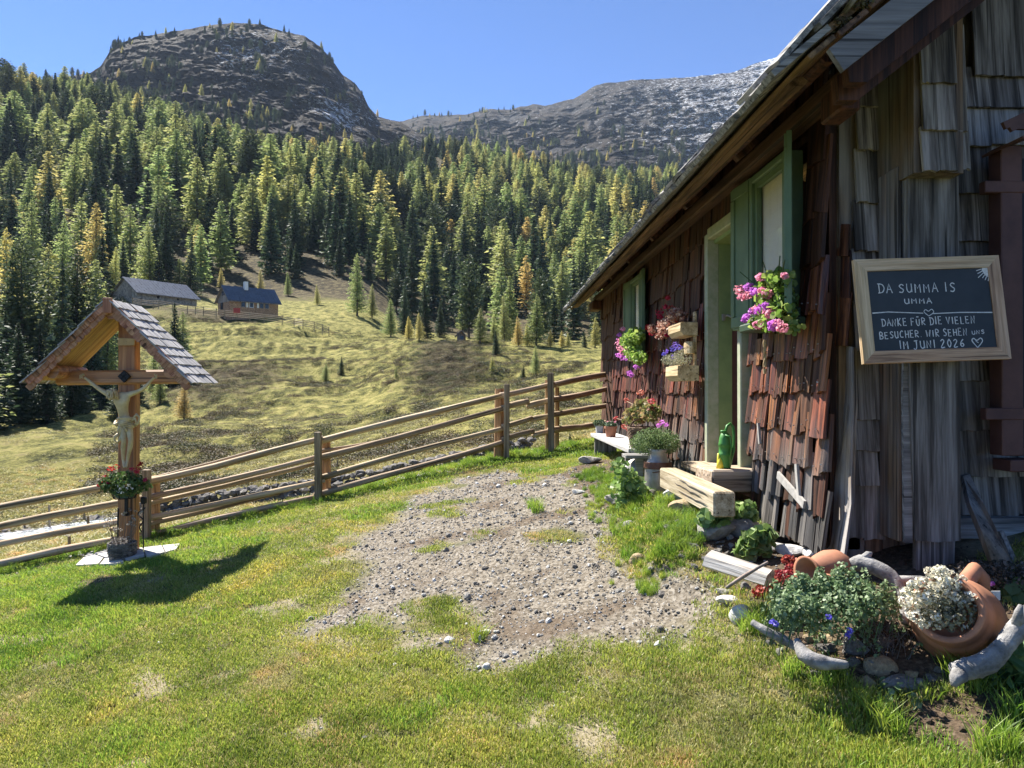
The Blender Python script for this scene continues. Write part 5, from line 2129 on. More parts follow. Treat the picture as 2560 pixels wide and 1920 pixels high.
# hanging flower basket on its iron bracket
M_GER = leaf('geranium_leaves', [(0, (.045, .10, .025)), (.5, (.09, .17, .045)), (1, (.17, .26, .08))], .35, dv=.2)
M_REDF = leaf('red_petals', [(0, (.35, .012, .03)), (1, (.62, .03, .07))], .4, dv=.3)
M_WHITEF = leaf('white_petals', [(0, (.6, .6, .56)), (1, (.85, .85, .8))], .3, dv=.1)
M_PINKF = leaf('pink_petals', [(0, (.72, .25, .38)), (1, (.92, .50, .62))], .45, dv=.25)
M_MAGF = leaf('magenta_petals', [(0, (.52, .12, .55)), (1, (.80, .32, .85))], .45, dv=.25)
M_BLUEF = leaf('violet_blue_petals', [(0, (.12, .08, .50)), (1, (.28, .20, .80))], .4, dv=.25)
M_WICKER = wood('wicker', (.16, .10, .055), (.34, .23, .13), 'x', 1.2, (.04, .03, .02), .2)
M_TERRA = plain('terracotta', (.50, .22, .125), .8, ns=7, c2=(.30, .135, .085), bump=.25, spec=.3)
M_SOILP = plain('potting_soil', (.05, .035, .025), .95, ns=30, bump=.8)


def blooms(root, m, spots, n=34, size=.016, name='blossom', ny=0):
    """one blossom head per spot: (world point, radius)"""
    for i, (p, r) in enumerate(spots):
        q, d = blob_pts([((0, 0, 0), (r, r, r * .8))], n, 60 + i, .6)
        co, f, v = leaves_np(q, size, d, 1, 70 + i, 'hex', .5, cup=.2)
        me = np_mesh(name, co, f, attr={'v': v})
        part(name, me, m, root, loc=p)


def wfol(name, m, root, ells, n, size, seed=0, shape='hex', up=.3, shell=.4, aspect=1.0):
    """foliage in world coordinates under a thing's Empty"""
    c0 = Vector(ells[0][0])
    el = [((Vector(c) - c0), r) for c, r in ells]
    p, d = blob_pts(el, n, seed, shell)
    co, f, v = leaves_np(p, size, d, aspect, seed + 1, shape, up, cup=.15)
    return part(name, np_mesh(name, co, f, attr={'v': v}), m, root, loc=c0)


BY = CY - .27
bc = P(312, 1235, BY)
fbk = thing('flower_basket', bc, 'hanging pot of red and white flowers on an iron bracket on the cross post', 'flower basket')
b = MB()
b.lathe([(.0, -.03), (.085, -.03), (.105, .055), (.11, .06), (.10, .06), (.095, .05), (0, .05)], 20)
part('pot', b, plain('green_pot', (.07, .13, .09), .5, ns=8), fbk, loc=bc, smooth=False)
b = MB()
n = 20
for zz, rr_ in ((-.035, .10), (.05, .125)):
    b.tube([bc + Vector((math.cos(6.283 * i / n) * rr_, math.sin(6.283 * i / n) * rr_, zz)) for i in range(n + 1)], .006, 5, cap=False)
for k in range(8):
    a = k * .785
    b.tube([bc + Vector((math.cos(a) * .10, math.sin(a) * .10, -.035)), bc + Vector((math.cos(a) * .115, math.sin(a) * .115, 0)), bc + Vector((math.cos(a) * .125, math.sin(a) * .125, .05))], .005, 5)
b.box(P(316, 1265, CY - .11), (.03, .02, .20))
b.box(P(316, 1285, CY - .11), (.06, .02, .03))
b.tube([P(316, 1240, CY - .10), P(316, 1248, BY)], .008, 6)
part('iron_bracket', b, M_IRON, fbk)
c = P(308, 1205, BY)
wfol('foliage', M_GER, fbk, [(c, (.20, .16, .10)), (P(275, 1212, BY), (.10, .10, .08)), (P(348, 1215, BY), (.12, .10, .07)), (P(310, 1228, BY - .08), (.12, .07, .05))], 1300, .026, 3)
blooms(fbk, M_REDF, [(P(x, y, BY - dy), r) for x, y, dy, r in [(290, 1168, .05, .035), (276, 1172, .0, .03), (348, 1168, .0, .032), (352, 1160, .05, .02), (262, 1193, .05, .025), (256, 1208, .03, .022), (364, 1200, .05, .022), (270, 1205, .1, .018), (342, 1178, .1, .025), (247, 1213, 0, .015), (330, 1172, .12, .02)]], 26, .015)
blooms(fbk, M_WHITEF, [(P(x, y, BY - .14), .014) for x, y in [(292, 1215), (300, 1222), (308, 1216), (316, 1222), (322, 1213), (296, 1228), (305, 1231), (330, 1220)]], 8, .013, 'small_blossom')

# dry plants in a wicker basket at the foot, scrolled iron lantern holder, slabs
gz = float(H(CX, CY - .3))
wb = thing('wicker_basket', (CX + .07, CY - .27, gz), 'low wicker basket with grey dried flowers at the foot of the cross post', 'basket')


def wicker(root, c, prof, m, n=26, dz=.014, name='basket'):
    b = MB()
    z0, z1 = prof[0][1], prof[-1][1]
    rr_ = lambda z: float(np.interp(z, [p[1] for p in prof], [p[0] for p in prof]))
    k, z = 0, z0
    while z < z1:
        b.tube([c + Vector((math.cos(6.283 * i / n) * (rr_(z) + (.005 if (i + k) % 2 else -.004)), math.sin(6.283 * i / n) * (rr_(z) + (.005 if (i + k) % 2 else -.004)), z)) for i in range(n + 1)], dz * .55, 5, cap=False)
        z += dz
        k += 1
    for i in range(n // 2):
        a = 6.283 * i / (n // 2)
        b.tube([c + Vector((math.cos(a) * rr_(q), math.sin(a) * rr_(q), q)) for q in (z0, (z0 + z1) / 2, z1)], dz * .45, 4)
    b.lathe([(rr_(z0) * .95, z0), (rr_(z1) * .9, z1 - .03), (0, z1 - .03)], 16, Matrix.Translation(c))
    return part(name, b, m, root)


M_GWICK = wood('grey_wicker', (.10, .09, .08), (.24, .22, .20), 'x', 1.2, (.03, .03, .03), .2)
wc0 = Vector((CX + .07, CY - .27, gz))
wicker(wb, wc0, [(.10, 0), (.125, .10), (.125, .19)], M_GWICK)
M_DRY = leaf('dried_flowers', [(0, (.22, .19, .17)), (.6, (.42, .38, .33)), (1, (.62, .58, .52))], .3)
b = MB()
tips = []
for k in range(46):
    a, l = rs.uniform(0, 6.28), rs.uniform(.16, .36)
    d = Vector((math.cos(a) * rs.uniform(.1, .5), math.sin(a) * rs.uniform(.1, .5), 1)).normalized()
    p0 = wc0 + Vector((math.cos(a) * .06, math.sin(a) * .06, .16))
    p1 = p0 + d * l
    b.tube([p0, (p0 + p1) / 2 + Vector((rs.uniform(-.02, .02), rs.uniform(-.02, .02), 0)), p1], [.0025, .002, .0015], 3, cap=False)
    tips.append(p1)
part('stems', b, plain('dry_stem', (.20, .15, .11)), wb)
wfol('dried_blooms', M_DRY, wb, [(t, (.018, .018, .014)) for t in tips[:26]] + [(wc0 + Vector((0, 0, .2)), (.11, .11, .04))], 900, .012, 9, 'quad')

lan = MB()
p = P(350, 1300, CY - .10)
n = 24
lan.tube([p + Vector((.02 + .04 * math.cos(i * .5) * (1 - i / 30), -.02, .13 * (1 - i / 12))) for i in range(n)], .007, 5)
lan.tube([p + Vector((.045, -.02, .16)), p + Vector((.045, -.02, -.28))], .007, 5)
lan.box(p + Vector((.045, -.02, .20)), (.05, .05, .07), bev=.01)
lan.tube([P(296, 1270, CY - .1), P(293, 1390, CY - .12)], .009, 5)
part('iron_scrollwork', lan, M_IRON, cross)

M_SLAB = plain('light_slab', (.48, .46, .43), .85, ns=6, c2=(.36, .345, .32), bump=.3, ovar=.25)
sl = thing('stone_paving', (CX, CY - .1, gz - .03), 'light irregular stone slabs laid around the foot of the cross', 'paving')
SL = [[(188, 1419), (222, 1386), (258, 1400), (246, 1416)], [(224, 1384), (262, 1376), (300, 1380), (292, 1398), (260, 1398)], [(248, 1417), (262, 1401), (296, 1400), (310, 1409), (292, 1414)],
      [(302, 1380), (356, 1374), (362, 1392), (318, 1404), (298, 1398)], [(358, 1374), (404, 1369), (412, 1386), (376, 1396), (364, 1391)], [(406, 1369), (450, 1364), (440, 1379), (414, 1386)]]
for k in SL:
    pts = []
    cx_p, cy_p = np.mean([q[0] for q in k]), np.mean([q[1] for q in k])
    for x, y in k:
        h_ = hit(x + (cx_p - x) * .02, y + (cy_p - y) * .02)
        pts.append(Vector((h_.x, h_.y, h_.z - .03)))
    zc = max(p.z for p in pts)
    b = MB()
    b.poly(pts, (0, 0, .055))
    part('slab', b, M_SLAB, sl)

# ------------------------------------------------------------------ dry stone wall, stream, wire fence stakes
WALL_PX = [(330, 1296), (450, 1280), (600, 1262), (700, 1252), (800, 1240), (900, 1222), (1000, 1202), (1090, 1185), (1170, 1170), (1240, 1150), (1330, 1132)]
WP = [hit(x, y, 13.5) for x, y in WALL_PX]
dsw = thing('dry_stone_wall', WP[3], 'low dark dry stone wall in the meadow just beyond the fence', 'stone wall')
RKS = [rock_mesh('stone', 20 + i, 1, .35, .6) for i in range(7)]
for q in RKS:
    q.materials.append(M_STONED)
seg = [(WP[i] - WP[i - 1]).length for i in range(1, len(WP))]
tot = sum(seg)
core = MB()
cw = []
for i in range(1, len(WP)):
    for t in np.linspace(0, 1, 6)[:-1]:
        p = WP[i - 1].lerp(WP[i], t)
        cw.append(p + Vector((0, .1, .05)))
core.tube(cw, .17, 6)
part('rubble_core', core, M_STONED, dsw)
ns = 300
for k in range(ns):
    s = (k + rs.random()) / ns * tot
    i = 0
    while i < len(seg) - 1 and s > seg[i]:
        s -= seg[i]
        i += 1
    p = WP[i].lerp(WP[i + 1], min(1, s / seg[i]))
    lay = k % 3
    sz = rs.uniform(.26, .42)
    part('stone', rs.choice(RKS), None, dsw, loc=p + Vector((rs.uniform(-.05, .05), rs.uniform(-.16, .1), .06 + lay * .15 + rs.uniform(-.04, .05))), rot=(rs.uniform(-.3, .3), rs.uniform(-.3, .3), rs.uniform(0, 6.28)), scale=sz)

m, nt, N, L = new_mat('stream_water')
g = N('ShaderNodeNewGeometry')
nz = N('ShaderNodeTexNoise')
nz.inputs['Scale'].default_value = 3.5
nz.inputs['Detail'].default_value = 6
mp = N('ShaderNodeMapping')
mp.inputs['Scale'].default_value = (1, 2.5, 1)
L(g.outputs['Position'], mp.inputs[0])
L(mp.outputs[0], nz.inputs[0])
rp = ramp(N, [(.42, (.03, .045, .05)), (.56, (.55, .6, .65)), (.7, (.85, .87, .9))])
L(nz.outputs[0], rp.inputs[0])
b_ = N('ShaderNodeBsdfPrincipled')
L(rp.outputs[0], b_.inputs['Base Color'])
b_.inputs['Roughness'].default_value = .12
bp = N('ShaderNodeBump')
bp.inputs['Distance'].default_value = .15
L(nz.outputs[0], bp.inputs['Height'])
L(bp.outputs[0], b_.inputs['Normal'])
finish(nt, N, L, b_.outputs[0])
M_WATER = m
ST = [(-420, 1425, 1398), (-200, 1392, 1368), (-60, 1367, 1350), (0, 1358, 1341), (60, 1350, 1334), (120, 1340, 1324), (180, 1331, 1315), (240, 1322, 1306), (300, 1312, 1299), (360, 1304, 1294)]
co = []
for x, ya, yb in ST:
    for k in range(5):
        h_ = hit(x, ya + (yb - ya) * k / 4, 13.5)
        co.append((h_.x, h_.y, h_.z + .07 + .012 * rs.random()))
f = [(i * 5 + k, (i + 1) * 5 + k, (i + 1) * 5 + k + 1, i * 5 + k + 1) for i in range(len(ST) - 1) for k in range(4)]
tag(link('stream', np_mesh('stream', co, f, True), M_WATER), kind='structure')
# stones on the stream banks
stb = MB()
SR = [rock_mesh('bank_stone', 60 + i, 1) for i in range(3)]
for k in range(160):
    x = rs.uniform(-100, 420)
    y = np.interp(x, [s[0] for s in ST], [s[2] for s in ST]) - rs.uniform(0, 14)
    if rs.random() < .2:
        y += 26
    h_ = hit(x, y, 13.5)
    M = Matrix.Translation(h_) @ Matrix.Rotation(rs.uniform(0, 6), 4, 'Z') @ Matrix.Scale(rs.uniform(.12, .45), 4)
    me = rs.choice(SR)
    stb._add([M @ v.co for v in me.vertices], [tuple(p.vertices) for p in me.polygons])
tag(stb.build('bank_rubble', M_STONED), 'dark stones strewn along the far bank of the stream', None, None, 'stuff')
wf = thing('wire_fence', hit(125, 1332, 13), 'thin leaning stakes of a wire fence along the stream bank', 'fence')
pv_ = None
for x, y0, y1 in [(62, 1288, 1322), (125, 1262, 1325), (212, 1256, 1308), (222, 1290, 1330), (175, 1340, 1392), (232, 1350, 1378), (845, 1150, 1172), (1036, 1140, 1162), (930, 1142, 1168), (985, 1152, 1170), (725, 1182, 1200), (1212, 1128, 1150)]:
    h_ = hit(x, y1, 13)
    t_ = P(x - 2, y0, h_.y)
    b = MB()
    b.tube([h_ - Vector((0, 0, .1)), t_], [.03, .025], 6)
    part('stake', b, M_POST, wf)

# ------------------------------------------------------------------ barn and house on the hill
M_SLATE = plain('grey_shingle_roof', (.085, .10, .125), .45, ns=.8, c2=(.05, .06, .075), bump=.3, spec=.7, ovar=.35)
M_RUBBLE = plain('rubble_wall', (.42, .38, .30), .9, ns=2.6, c2=(.12, .105, .09), bump=.8, bd=.15)
M_HWOOD = wood('house_larch_wood', (.34, .19, .10), (.60, .38, .21), 'x', .25, (.06, .04, .025), .2)
M_HGAB = wood('grey_gable_boards', (.20, .17, .14), (.36, .32, .27), 'z', .12, (.06, .05, .04), .2)


def hut(name, label, rl, rr_, el, er, wall_h, mw_, mg, ncol, nrow, over=.5):
    """gabled building from its ridge ends and front eave ends"""
    rl, rr_, el, er = map(Vector, (rl, rr_, el, er))
    a = (rr_ - rl)
    ln = Vector((a.x, a.y, 0)).length
    a.normalize()
    dn = (el - rl)
    dn = dn - a * dn.dot(a)
    w = Vector((dn.x, dn.y, 0)).length
    drop = -dn.z
    c0 = Vector((rl.x, rl.y, rl.z))
    bb_ = Vector((dn.x, dn.y, 0)).normalized()
    M = Matrix((a, bb_, Vector((0, 0, 1)))).transposed().to_4x4()
    M = Matrix.Translation(c0) @ M                     # local: x along ridge, y towards front eave, z up (0 = ridge)
    base = min(float(H(*(M @ Vector((x, y, 0))).xy)) for x in (0, ln) for y in (-w, w)) - .5
    t = thing(name, (c0.x, c0.y, base), label, 'house' if 'house' in name else 'barn')
    zb = base - rl.z
    ww = w - over
    ze = -drop * ww / w
    b = MB()
    b.poly([M @ Vector(p) for p in [(over, -ww, zb), (over, ww, zb), (over, ww, ze - .1), (over, 0, -.1), (over, -ww, ze - .1)]], M.to_3x3() @ Vector((ln - 2 * over, 0, 0)))
    part('wall', b, mw_, t)
    b = MB()
    b.poly([M @ Vector(p) for p in [(over - .04, -ww, zb if mg is M_RUBBLE else ze - .6), (over - .04, ww, zb if mg is M_RUBBLE else ze - .6), (over - .04, ww, ze - .12), (over - .04, 0, -.12), (over - .04, -ww, ze - .12)]], M.to_3x3() @ Vector((.03, 0, 0)))
    part('gable', b, mg, t)
    rf = MB()
    for sg in (1, -1):
        rf.poly([M @ Vector(p) for p in [(0, 0, 0), (ln, 0, 0), (ln, sg * w, -drop), (0, sg * w, -drop)]], (0, 0, -.12))
    r_ = part('roof', rf, M_HGAB, t)
    pm = MB()
    sl_ = math.hypot(w, drop)
    pm.box((0, 0, 0), (ln / ncol * .96, sl_ / nrow * 1.12, .05))
    me = pm.mesh('roof_tile')
    me.materials.append(M_SLATE)
    Rx = Matrix.Rotation(-math.atan2(drop, w), 4, 'X')
    for j in range(nrow):
        for i in range(ncol):
            s = (j + .5) / nrow
            part('roof_tile', me, None, r_, mw=M @ Matrix.Translation(((i + .5 + rs.uniform(-.05, .05)) / ncol * ln, s * w, -s * drop + .06 + rs.uniform(-.01, .03))) @ Rx @ Matrix.Rotation(-.05, 4, 'X'))
    return t, M, ln, w, ww, drop, zb, ze, r_


barn, M, ln, w, ww, drop, zb, ze, r_ = hut('stone_barn', 'long stone barn with grey shingle roof on the hill behind the cross', P(306, 693, 137), P(467, 714.5, 148), P(339, 731, 134.5), P(499, 748, 145.5), 2, M_RUBBLE, M_RUBBLE, 20, 9)
for x, y, s in ((4.5, ww + .02, .5), (8.5, ww + .02, .4)):
    b = MB()
    b.box(M @ Vector((x, y, ze - .7)), (s, .1, s * .8), M.to_3x3().to_4x4())
    part('window', b, plain('dark_opening', (.02, .02, .02)), barn)
b = MB()
b.box(M @ Vector((.45, 1.6, ze - .2)), (.1, 1.0, 1.2), M.to_3x3().to_4x4())
part('door', b, M_HGAB, barn)
house, M, ln, w, ww, drop, zb, ze, r_ = hut('wooden_house', 'small wooden alpine house with grey roof and white chimney on the hill', P(553, 714, 129.5), P(686, 726, 136.5), P(573, 751, 127.8), P(709, 762, 134.8), 2, M_HWOOD, M_HGAB, 18, 8, .45)
R3 = M.to_3x3().to_4x4()
M_DARKW = plain('dark_window', (.02, .025, .03), .2, bump=0)
M_WHITEP = plain('white_render', (.75, .74, .70), .8)
for x in (2.9, 4.4, 6.3, 7.3):
    b = MB()
    b.box(M @ Vector((x, ww + .02, ze - .95)), (.8, .08, .95), R3)
    w_ = part('window', b, M_WHITEP if x == 4.4 else M_HGAB, house)
    b = MB()
    b.box(M @ Vector((x, ww + .07, ze - .95)), (.6, .03, .75), R3)
    part('pane', b, M_DARKW, w_)
for x in (3.6, 5.6):
    b = MB()
    b.box(M @ Vector((x, ww + .05, ze - .95)), (.35, .05, .9), R3)
    part('shutter', b, M_CREAM, house)
for x in np.arange(.6, 9, 1.15):
    b = MB()
    b.box(M @ Vector((x, ww + .012, ze - 1.0)), (.10, .06, 2.0), R3)
    part('wall_post', b, M_HWOOD, house)
b = MB()
b.box(M @ Vector((.36, 0, -1.3)), (.08, 1.0, .7), R3)
part('gable_window', b, M_DARKW, house)
b = MB()
b.box(M @ Vector((.38, -.6, ze - 1.2)), (.08, .8, 1.2), R3)
part('window', b, M_DARKW, house)
b = MB()
b.box(M @ Vector((4.2, .5, .25)), (.6, .6, 1.5), R3)
part('chimney', b, M_WHITEP, r_)
# hut by the forest edge
hp = hit(1153, 853, 60)
sh = thing('small_hut', hp, 'tiny wooden hut with pitched roof at the forest edge, middle distance', 'hut')
s = 26 / F_PX * hp.y
b = MB()
b.poly([hp + Vector((-s * .4, 0, -.3)), hp + Vector((s * .4, 0, -.3)), hp + Vector((s * .4, 0, s * .55)), hp + Vector((0, 0, s)), hp + Vector((-s * .4, 0, s * .55))], (0, s * .9, 0))
part('wall', b, M_BRN, sh)
for sg in (-1, 1):
    b = MB()
    b.poly([hp + Vector((0, -.15, s * 1.05)), hp + Vector((sg * s * .62, -.15, s * .45)), hp + Vector((sg * s * .62, -.15, s * .40)), hp + Vector((0, -.15, s * .98))], (0, s * 1.1, 0))
    part('roof', b, M_SLATE, sh)
b = MB()
b.box(hp + Vector((s * .1, -.02, s * .25)), (s * .3, .04, s * .5))
part('door', b, M_DARKW, sh)

# rail fence in front of barn and house
hf = thing('hill_fence', hit(620, 800, 60), 'long grey rail fence in front of the stone barn and wooden house', 'fence')
HF = [(330, 757), (352, 762), (382, 765), (396, 764), (430, 770), (468, 777), (488, 778), (508, 782), (540, 786), (560, 789), (592, 792), (624, 795), (660, 799), (705, 804), (735, 810), (757, 814), (785, 819), (806, 826), (822, 832)]
top = None
pm = MB()
pm.tube([(0, 0, -.3), (0, 0, 1.25)], [.07, .06], 5)
pme = pm.mesh('fence_post')
pme.materials.append(M_POST)
for x, y in HF:
    Yd = 118 if x > 740 else 122 + (x < 520) * 4
    X = ray(x, 960)[0] * Yd
    g_ = Vector((X, Yd, float(H(X, Yd))))
    g_.z = max(g_.z, P(x, y + 4, Yd).z)
    part('fence_post', pme, None, hf, loc=g_)
    if top is not None:
        for k in range(4):
            b = MB()
            d = g_ - top
            b.tube([(0, 0, 0), (d.length, 0, 0)], .05, 4)
            part('rail', b, M_POST, hf, mw=Matrix.Translation(top + Vector((0, 0, .25 + k * .28 + rs.uniform(-.04, .04)))) @ d.to_track_quat('X', 'Z').to_matrix().to_4x4())
    top = g_
b = MB()
p = P(592, 776, 121.6)
b.box(p, (1.1, .04, .8))
tag(b.build('red_banner', plain('red_cloth', (.42, .06, .05), .8)), 'faded red cloth hung on the fence before the wooden house', 'banner')
# ------------------------------------------------------------------ things round the cabin
M_BEAM = wood('hewn_beam', (.36, .28, .18), (.58, .49, .36), 'y', .8, (.11, .07, .045), .12, .8, 1.0)
M_BEAMX = wood('hewn_block', (.36, .28, .18), (.56, .47, .35), 'x', .8, (.11, .07, .045), .12, .8, 1.0)
M_BLEACH = wood('bleached_wood', (.42, .39, .34), (.66, .63, .57), 'x', 1.0, (.14, .11, .09), .15, .85, 1.0)
M_PLANTER = wood('pale_planter_wood', (.48, .36, .19), (.70, .57, .35), 'y', .9, (.24, .16, .08), .12, .6, .4)
M_ZINC = plain('zinc', (.36, .36, .36), .45, .5, ns=8, c2=(.22, .22, .22), bump=.1)
M_LEATHER = plain('brown_leather', (.14, .06, .035), .5, ns=20, c2=(.08, .035, .02))


def atX(x, y, X):
    """point at lateral position X seen at the pixel"""
    d = ray(x, y)
    return Vector(d) * (X / d[0])


def ontop(x, y, X, z):
    p = atX(x, y, X)
    return Vector((p.x, p.y, z))


t = thing('doorstep_beam', (1.34, 5.0, -.8), 'thick cracked hewn beam lying as a step before the door', 'beam')
b = MB()
b.box((0, 0, 0), (.13, 1.36, .15), bev=.01)
part('beam', b, M_BEAM, t, mw=Matrix.Translation((1.345, 5.02, -.672)) @ Matrix.Rotation(.01, 4, 'Z'))
b = MB()
for k in range(3):
    y = rs.uniform(4.4, 4.9)
    pts = []
    for j in range(9):
        pts.append((1.2785, y + j * .085, -.66 + (k - 1) * .035 + rs.uniform(-.006, .006)))
    b.tube(pts, [.001] + [.0035] * 7 + [.001], 4)
part('drying_crack', b, plain('crack', (.03, .02, .015)), t)
t = thing('doorstep_block', (1.6, 5.2, -.8), 'short pale wooden block behind the step beam, against the doorway', 'block')
b = MB()
b.box((0, 0, 0), (.34, .30, .15), bev=.012)
part('block', b, M_BEAMX, t, mw=Matrix.Translation((1.60, 5.08, -.607)) @ Matrix.Rotation(.12, 4, 'Z'))
b = MB()
b.box((0, 0, 0), (.30, .75, .05), bev=.01)
part('sill_plank', b, M_BEAM, t, mw=Matrix.Translation((1.66, 5.62, -.60)))

# bench with its pots
t = thing('bench', (1.38, 8.1, -.9), 'low bench of one grey weathered plank along the cabin wall', 'bench')
b = MB()
b.box((0, 0, 0), (.32, 2.5, .045), bev=.006)
part('seat', b, wood('bench_plank', (.42, .41, .39), (.66, .65, .62), 'y', .7, (.2, .19, .18), .1), t, mw=Matrix.Translation((1.38, 8.05, -.56)) @ Matrix.Rotation(.01, 4, 'Z'))
for y in (9.2, 7.05):
    b = MB()
    b.box((0, 0, 0), (.28, .05, .42), taper=.95)
    part('leg', b, M_GREY, t, mw=Matrix.Translation((1.38, y, -.795)))


def pot(root, c, r, h, m, taper=.75, rim=True, name='pot', sq=False):
    b = MB()
    if sq:
        b.lathe([(0, 0), (r * 1.2, 0), (r * 1.3, h), (r * 1.15, h), (r * 1.1, h - .02), (0, h - .02)], 4, Matrix.Rotation(.785, 4, 'Z'))
    else:
        b.lathe([(0, 0), (r * taper, 0), (r * .97, h * .8)] + ([(r * 1.06, h * .8), (r * 1.06, h)] if rim else [(r, h)]) + [(r * .9, h), (r * .88, h - .02), (0, h - .02)], 22)
    o = part(name, b, m, root, loc=c, smooth=False)
    return o


zb_ = -.537
M_SUCC = leaf('succulent_leaves', [(0, (.06, .11, .05)), (.6, (.14, .20, .10)), (1, (.30, .32, .22))], .15)
M_SILV = leaf('silvery_leaves', [(0, (.30, .32, .26)), (1, (.52, .54, .46))], .2)
c = ontop(1498, 1087, 1.32, zb_)
t = thing('potted_plant', c, 'small square grey pot with dark green rosettes at the far end of the bench', 'potted plant')
pot(t, c, .045, .09, plain('grey_pot', (.42, .43, .44), .8, ns=9), sq=True)
wfol('foliage', M_SUCC, t, [(c + Vector((0, 0, .12)), (.075, .075, .04))], 260, .03, 5)
c = ontop(1527, 1087, 1.34, zb_)
t = thing('potted_plant', c, 'round terracotta pot with short pinkish sprouts beside the square grey pot', 'potted plant')
pot(t, c, .07, .12, M_TERRA)
wfol('foliage', M_SUCC, t, [(c + Vector((0, 0, .14)), (.07, .07, .035))], 260, .022, 6)
blooms(t, M_PINKF, [(c + Vector((rs.uniform(-.05, .05), rs.uniform(-.05, .05), .17)), .01) for _ in range(8)], 8, .01, 'sprout')

# rectangular wicker basket with faded geranium
c = ontop(1607, 1112, 1.38, zb_ - .005)
t = thing('geranium_basket', c, 'brown wicker basket of fading red geraniums standing on the bench', 'flower basket')
wicker(t, c, [(.10, 0), (.125, .10), (.14, .20)], M_WICKER, 28, .013)
b = MB()
b.tube([c + Vector((math.cos(a) * .12, .0, .18 + math.sin(a) * .10)) for a in np.linspace(0, math.pi, 12)], .009, 6)
part('handle', b, M_WICKER, t)
M_FADE = leaf('fading_leaves', [(0, (.10, .15, .04)), (.4, (.24, .26, .08)), (.75, (.45, .36, .16)), (1, (.55, .33, .18))], .4)
g = lambda x, y, Y=None: atX(x, y, 1.38) if Y is None else P(x, y, Y)
wfol('foliage', M_FADE, t, [(g(1600, 1035), (.16, .16, .09)), (g(1585, 1048), (.12, .12, .06)), (g(1625, 1030), (.10, .12, .09)), (g(1610, 1010), (.10, .10, .06))], 800, .034, 11)
M_RUST = leaf('rusty_red_petals', [(0, (.40, .06, .05)), (.6, (.62, .16, .12)), (1, (.75, .38, .32))], .4)
blooms(t, M_RUST, [(g(x, y), r) for x, y, r in [(1602, 983, .035), (1566, 1001, .03), (1628, 1003, .035), (1606, 1022, .035), (1629, 1024, .03), (1541, 1046, .028), (1600, 1002, .02), (1560, 1066, .03), (1570, 1072, .022)]], 34, .018)
b = MB()
for x, y in [(1566, 1003), (1541, 1046), (1602, 985), (1628, 1003), (1562, 1066)]:
    b.tube([g(1600, 1050), g((x + 1600) / 2, y + 8), g(x, y)], .003, 4)
part('stems', b, plain('tan_stem', (.35, .25, .15)), t)

# milk can with bushy plant
mc = Vector((1.31, 5.93, -.86))
t = thing('milk_can', mc, 'old dented milk can with leather strap used as a planter', 'milk can')
b = MB()
b.lathe([(0, 0), (.105, 0), (.108, .02), (.103, .24), (.098, .27), (.072, .32), (.066, .36), (.08, .385), (.074, .39), (.06, .36), (0, .35)], 26)
part('can', b, plain('dented_aluminium', (.42, .41, .39), .5, .55, ns=6, c2=(.24, .22, .20), bump=.5, bd=.01), t, loc=mc, smooth=True)
b = MB()
b.lathe([(.108, .235), (.113, .24), (.110, .285), (.103, .288)], 26)
b.tube([(.10 * math.cos(a), .10 * math.sin(a), .27 + .07 * math.sin(a * .5)) for a in np.linspace(-2.2, .2, 10)], .011, 5, flat=.4)
part('strap', b, M_LEATHER, t, loc=mc)
b = MB()
b.lathe([(0, 0), (.085, 0), (.09, .015), (.06, .03), (.02, .035), (0, .04)], 24)
part('lid', b, plain('lid_metal', (.40, .38, .35), .5, .5, ns=9), t, mw=Matrix.Translation(atX(1588, 1172, 1.22)) @ Euler((rad(50), rad(-35), 0)).to_matrix().to_4x4())
M_FINE = leaf('fine_green_leaves', [(0, (.07, .12, .04)), (.5, (.17, .25, .085)), (1, (.36, .42, .18))], .35)
t = thing('bushy_plant', mc + Vector((0, 0, .38)), 'dense round fine-leaved green plant growing out of the milk can', 'plant')
c = atX(1640, 1103, 1.31)
wfol('foliage', M_FINE, t, [(c, (.20, .19, .115)), (c + Vector((-.05, .03, -.03)), (.17, .15, .09)), (c + Vector((.08, .0, -.02)), (.12, .15, .09))], 9500, .013, 21, 'quad', .2, .35, .5)
b = MB()
for k in range(60):
    a, l = rs.uniform(0, 6.28), rs.uniform(.10, .2)
    d = Vector((math.cos(a) * rs.uniform(.2, 1), math.sin(a) * rs.uniform(.2, 1), rs.uniform(.4, 1))).normalized()
    b.tube([mc + Vector((0, 0, .36)), mc + Vector((0, 0, .38)) + d * l * .5, mc + Vector((0, 0, .38)) + d * l], .002, 3, cap=False)
part('stems', b, M_FINE, t)
blooms(t, M_MAGF, [(atX(1655 + dx, 1056 + dy, 1.38), .022) for dx, dy in ((0, 0), (10, 5), (-8, 8))], 24, .013)
c = atX(1584, 1160, 1.28)
t = thing('zinc_bucket', Vector((c.x, c.y, -.95)), 'dull zinc bucket half hidden behind leaves beside the milk can', 'bucket')
pot(t, Vector((c.x, c.y + .3, -.93)), .10, .22, M_ZINC, .8, name='pail')
b = MB()
b.box((0, 0, 0), (.26, .22, .03), bev=.004)
b.box((.0, 0, -.14), (.06, .06, .26))
t = thing('stool', (1.22, 6.45, -.9), 'small grey plank stool in front of the milk can', 'stool')
part('seat', b, M_GREYX, t, mw=Matrix.Translation((1.24, 6.35, -.565)))

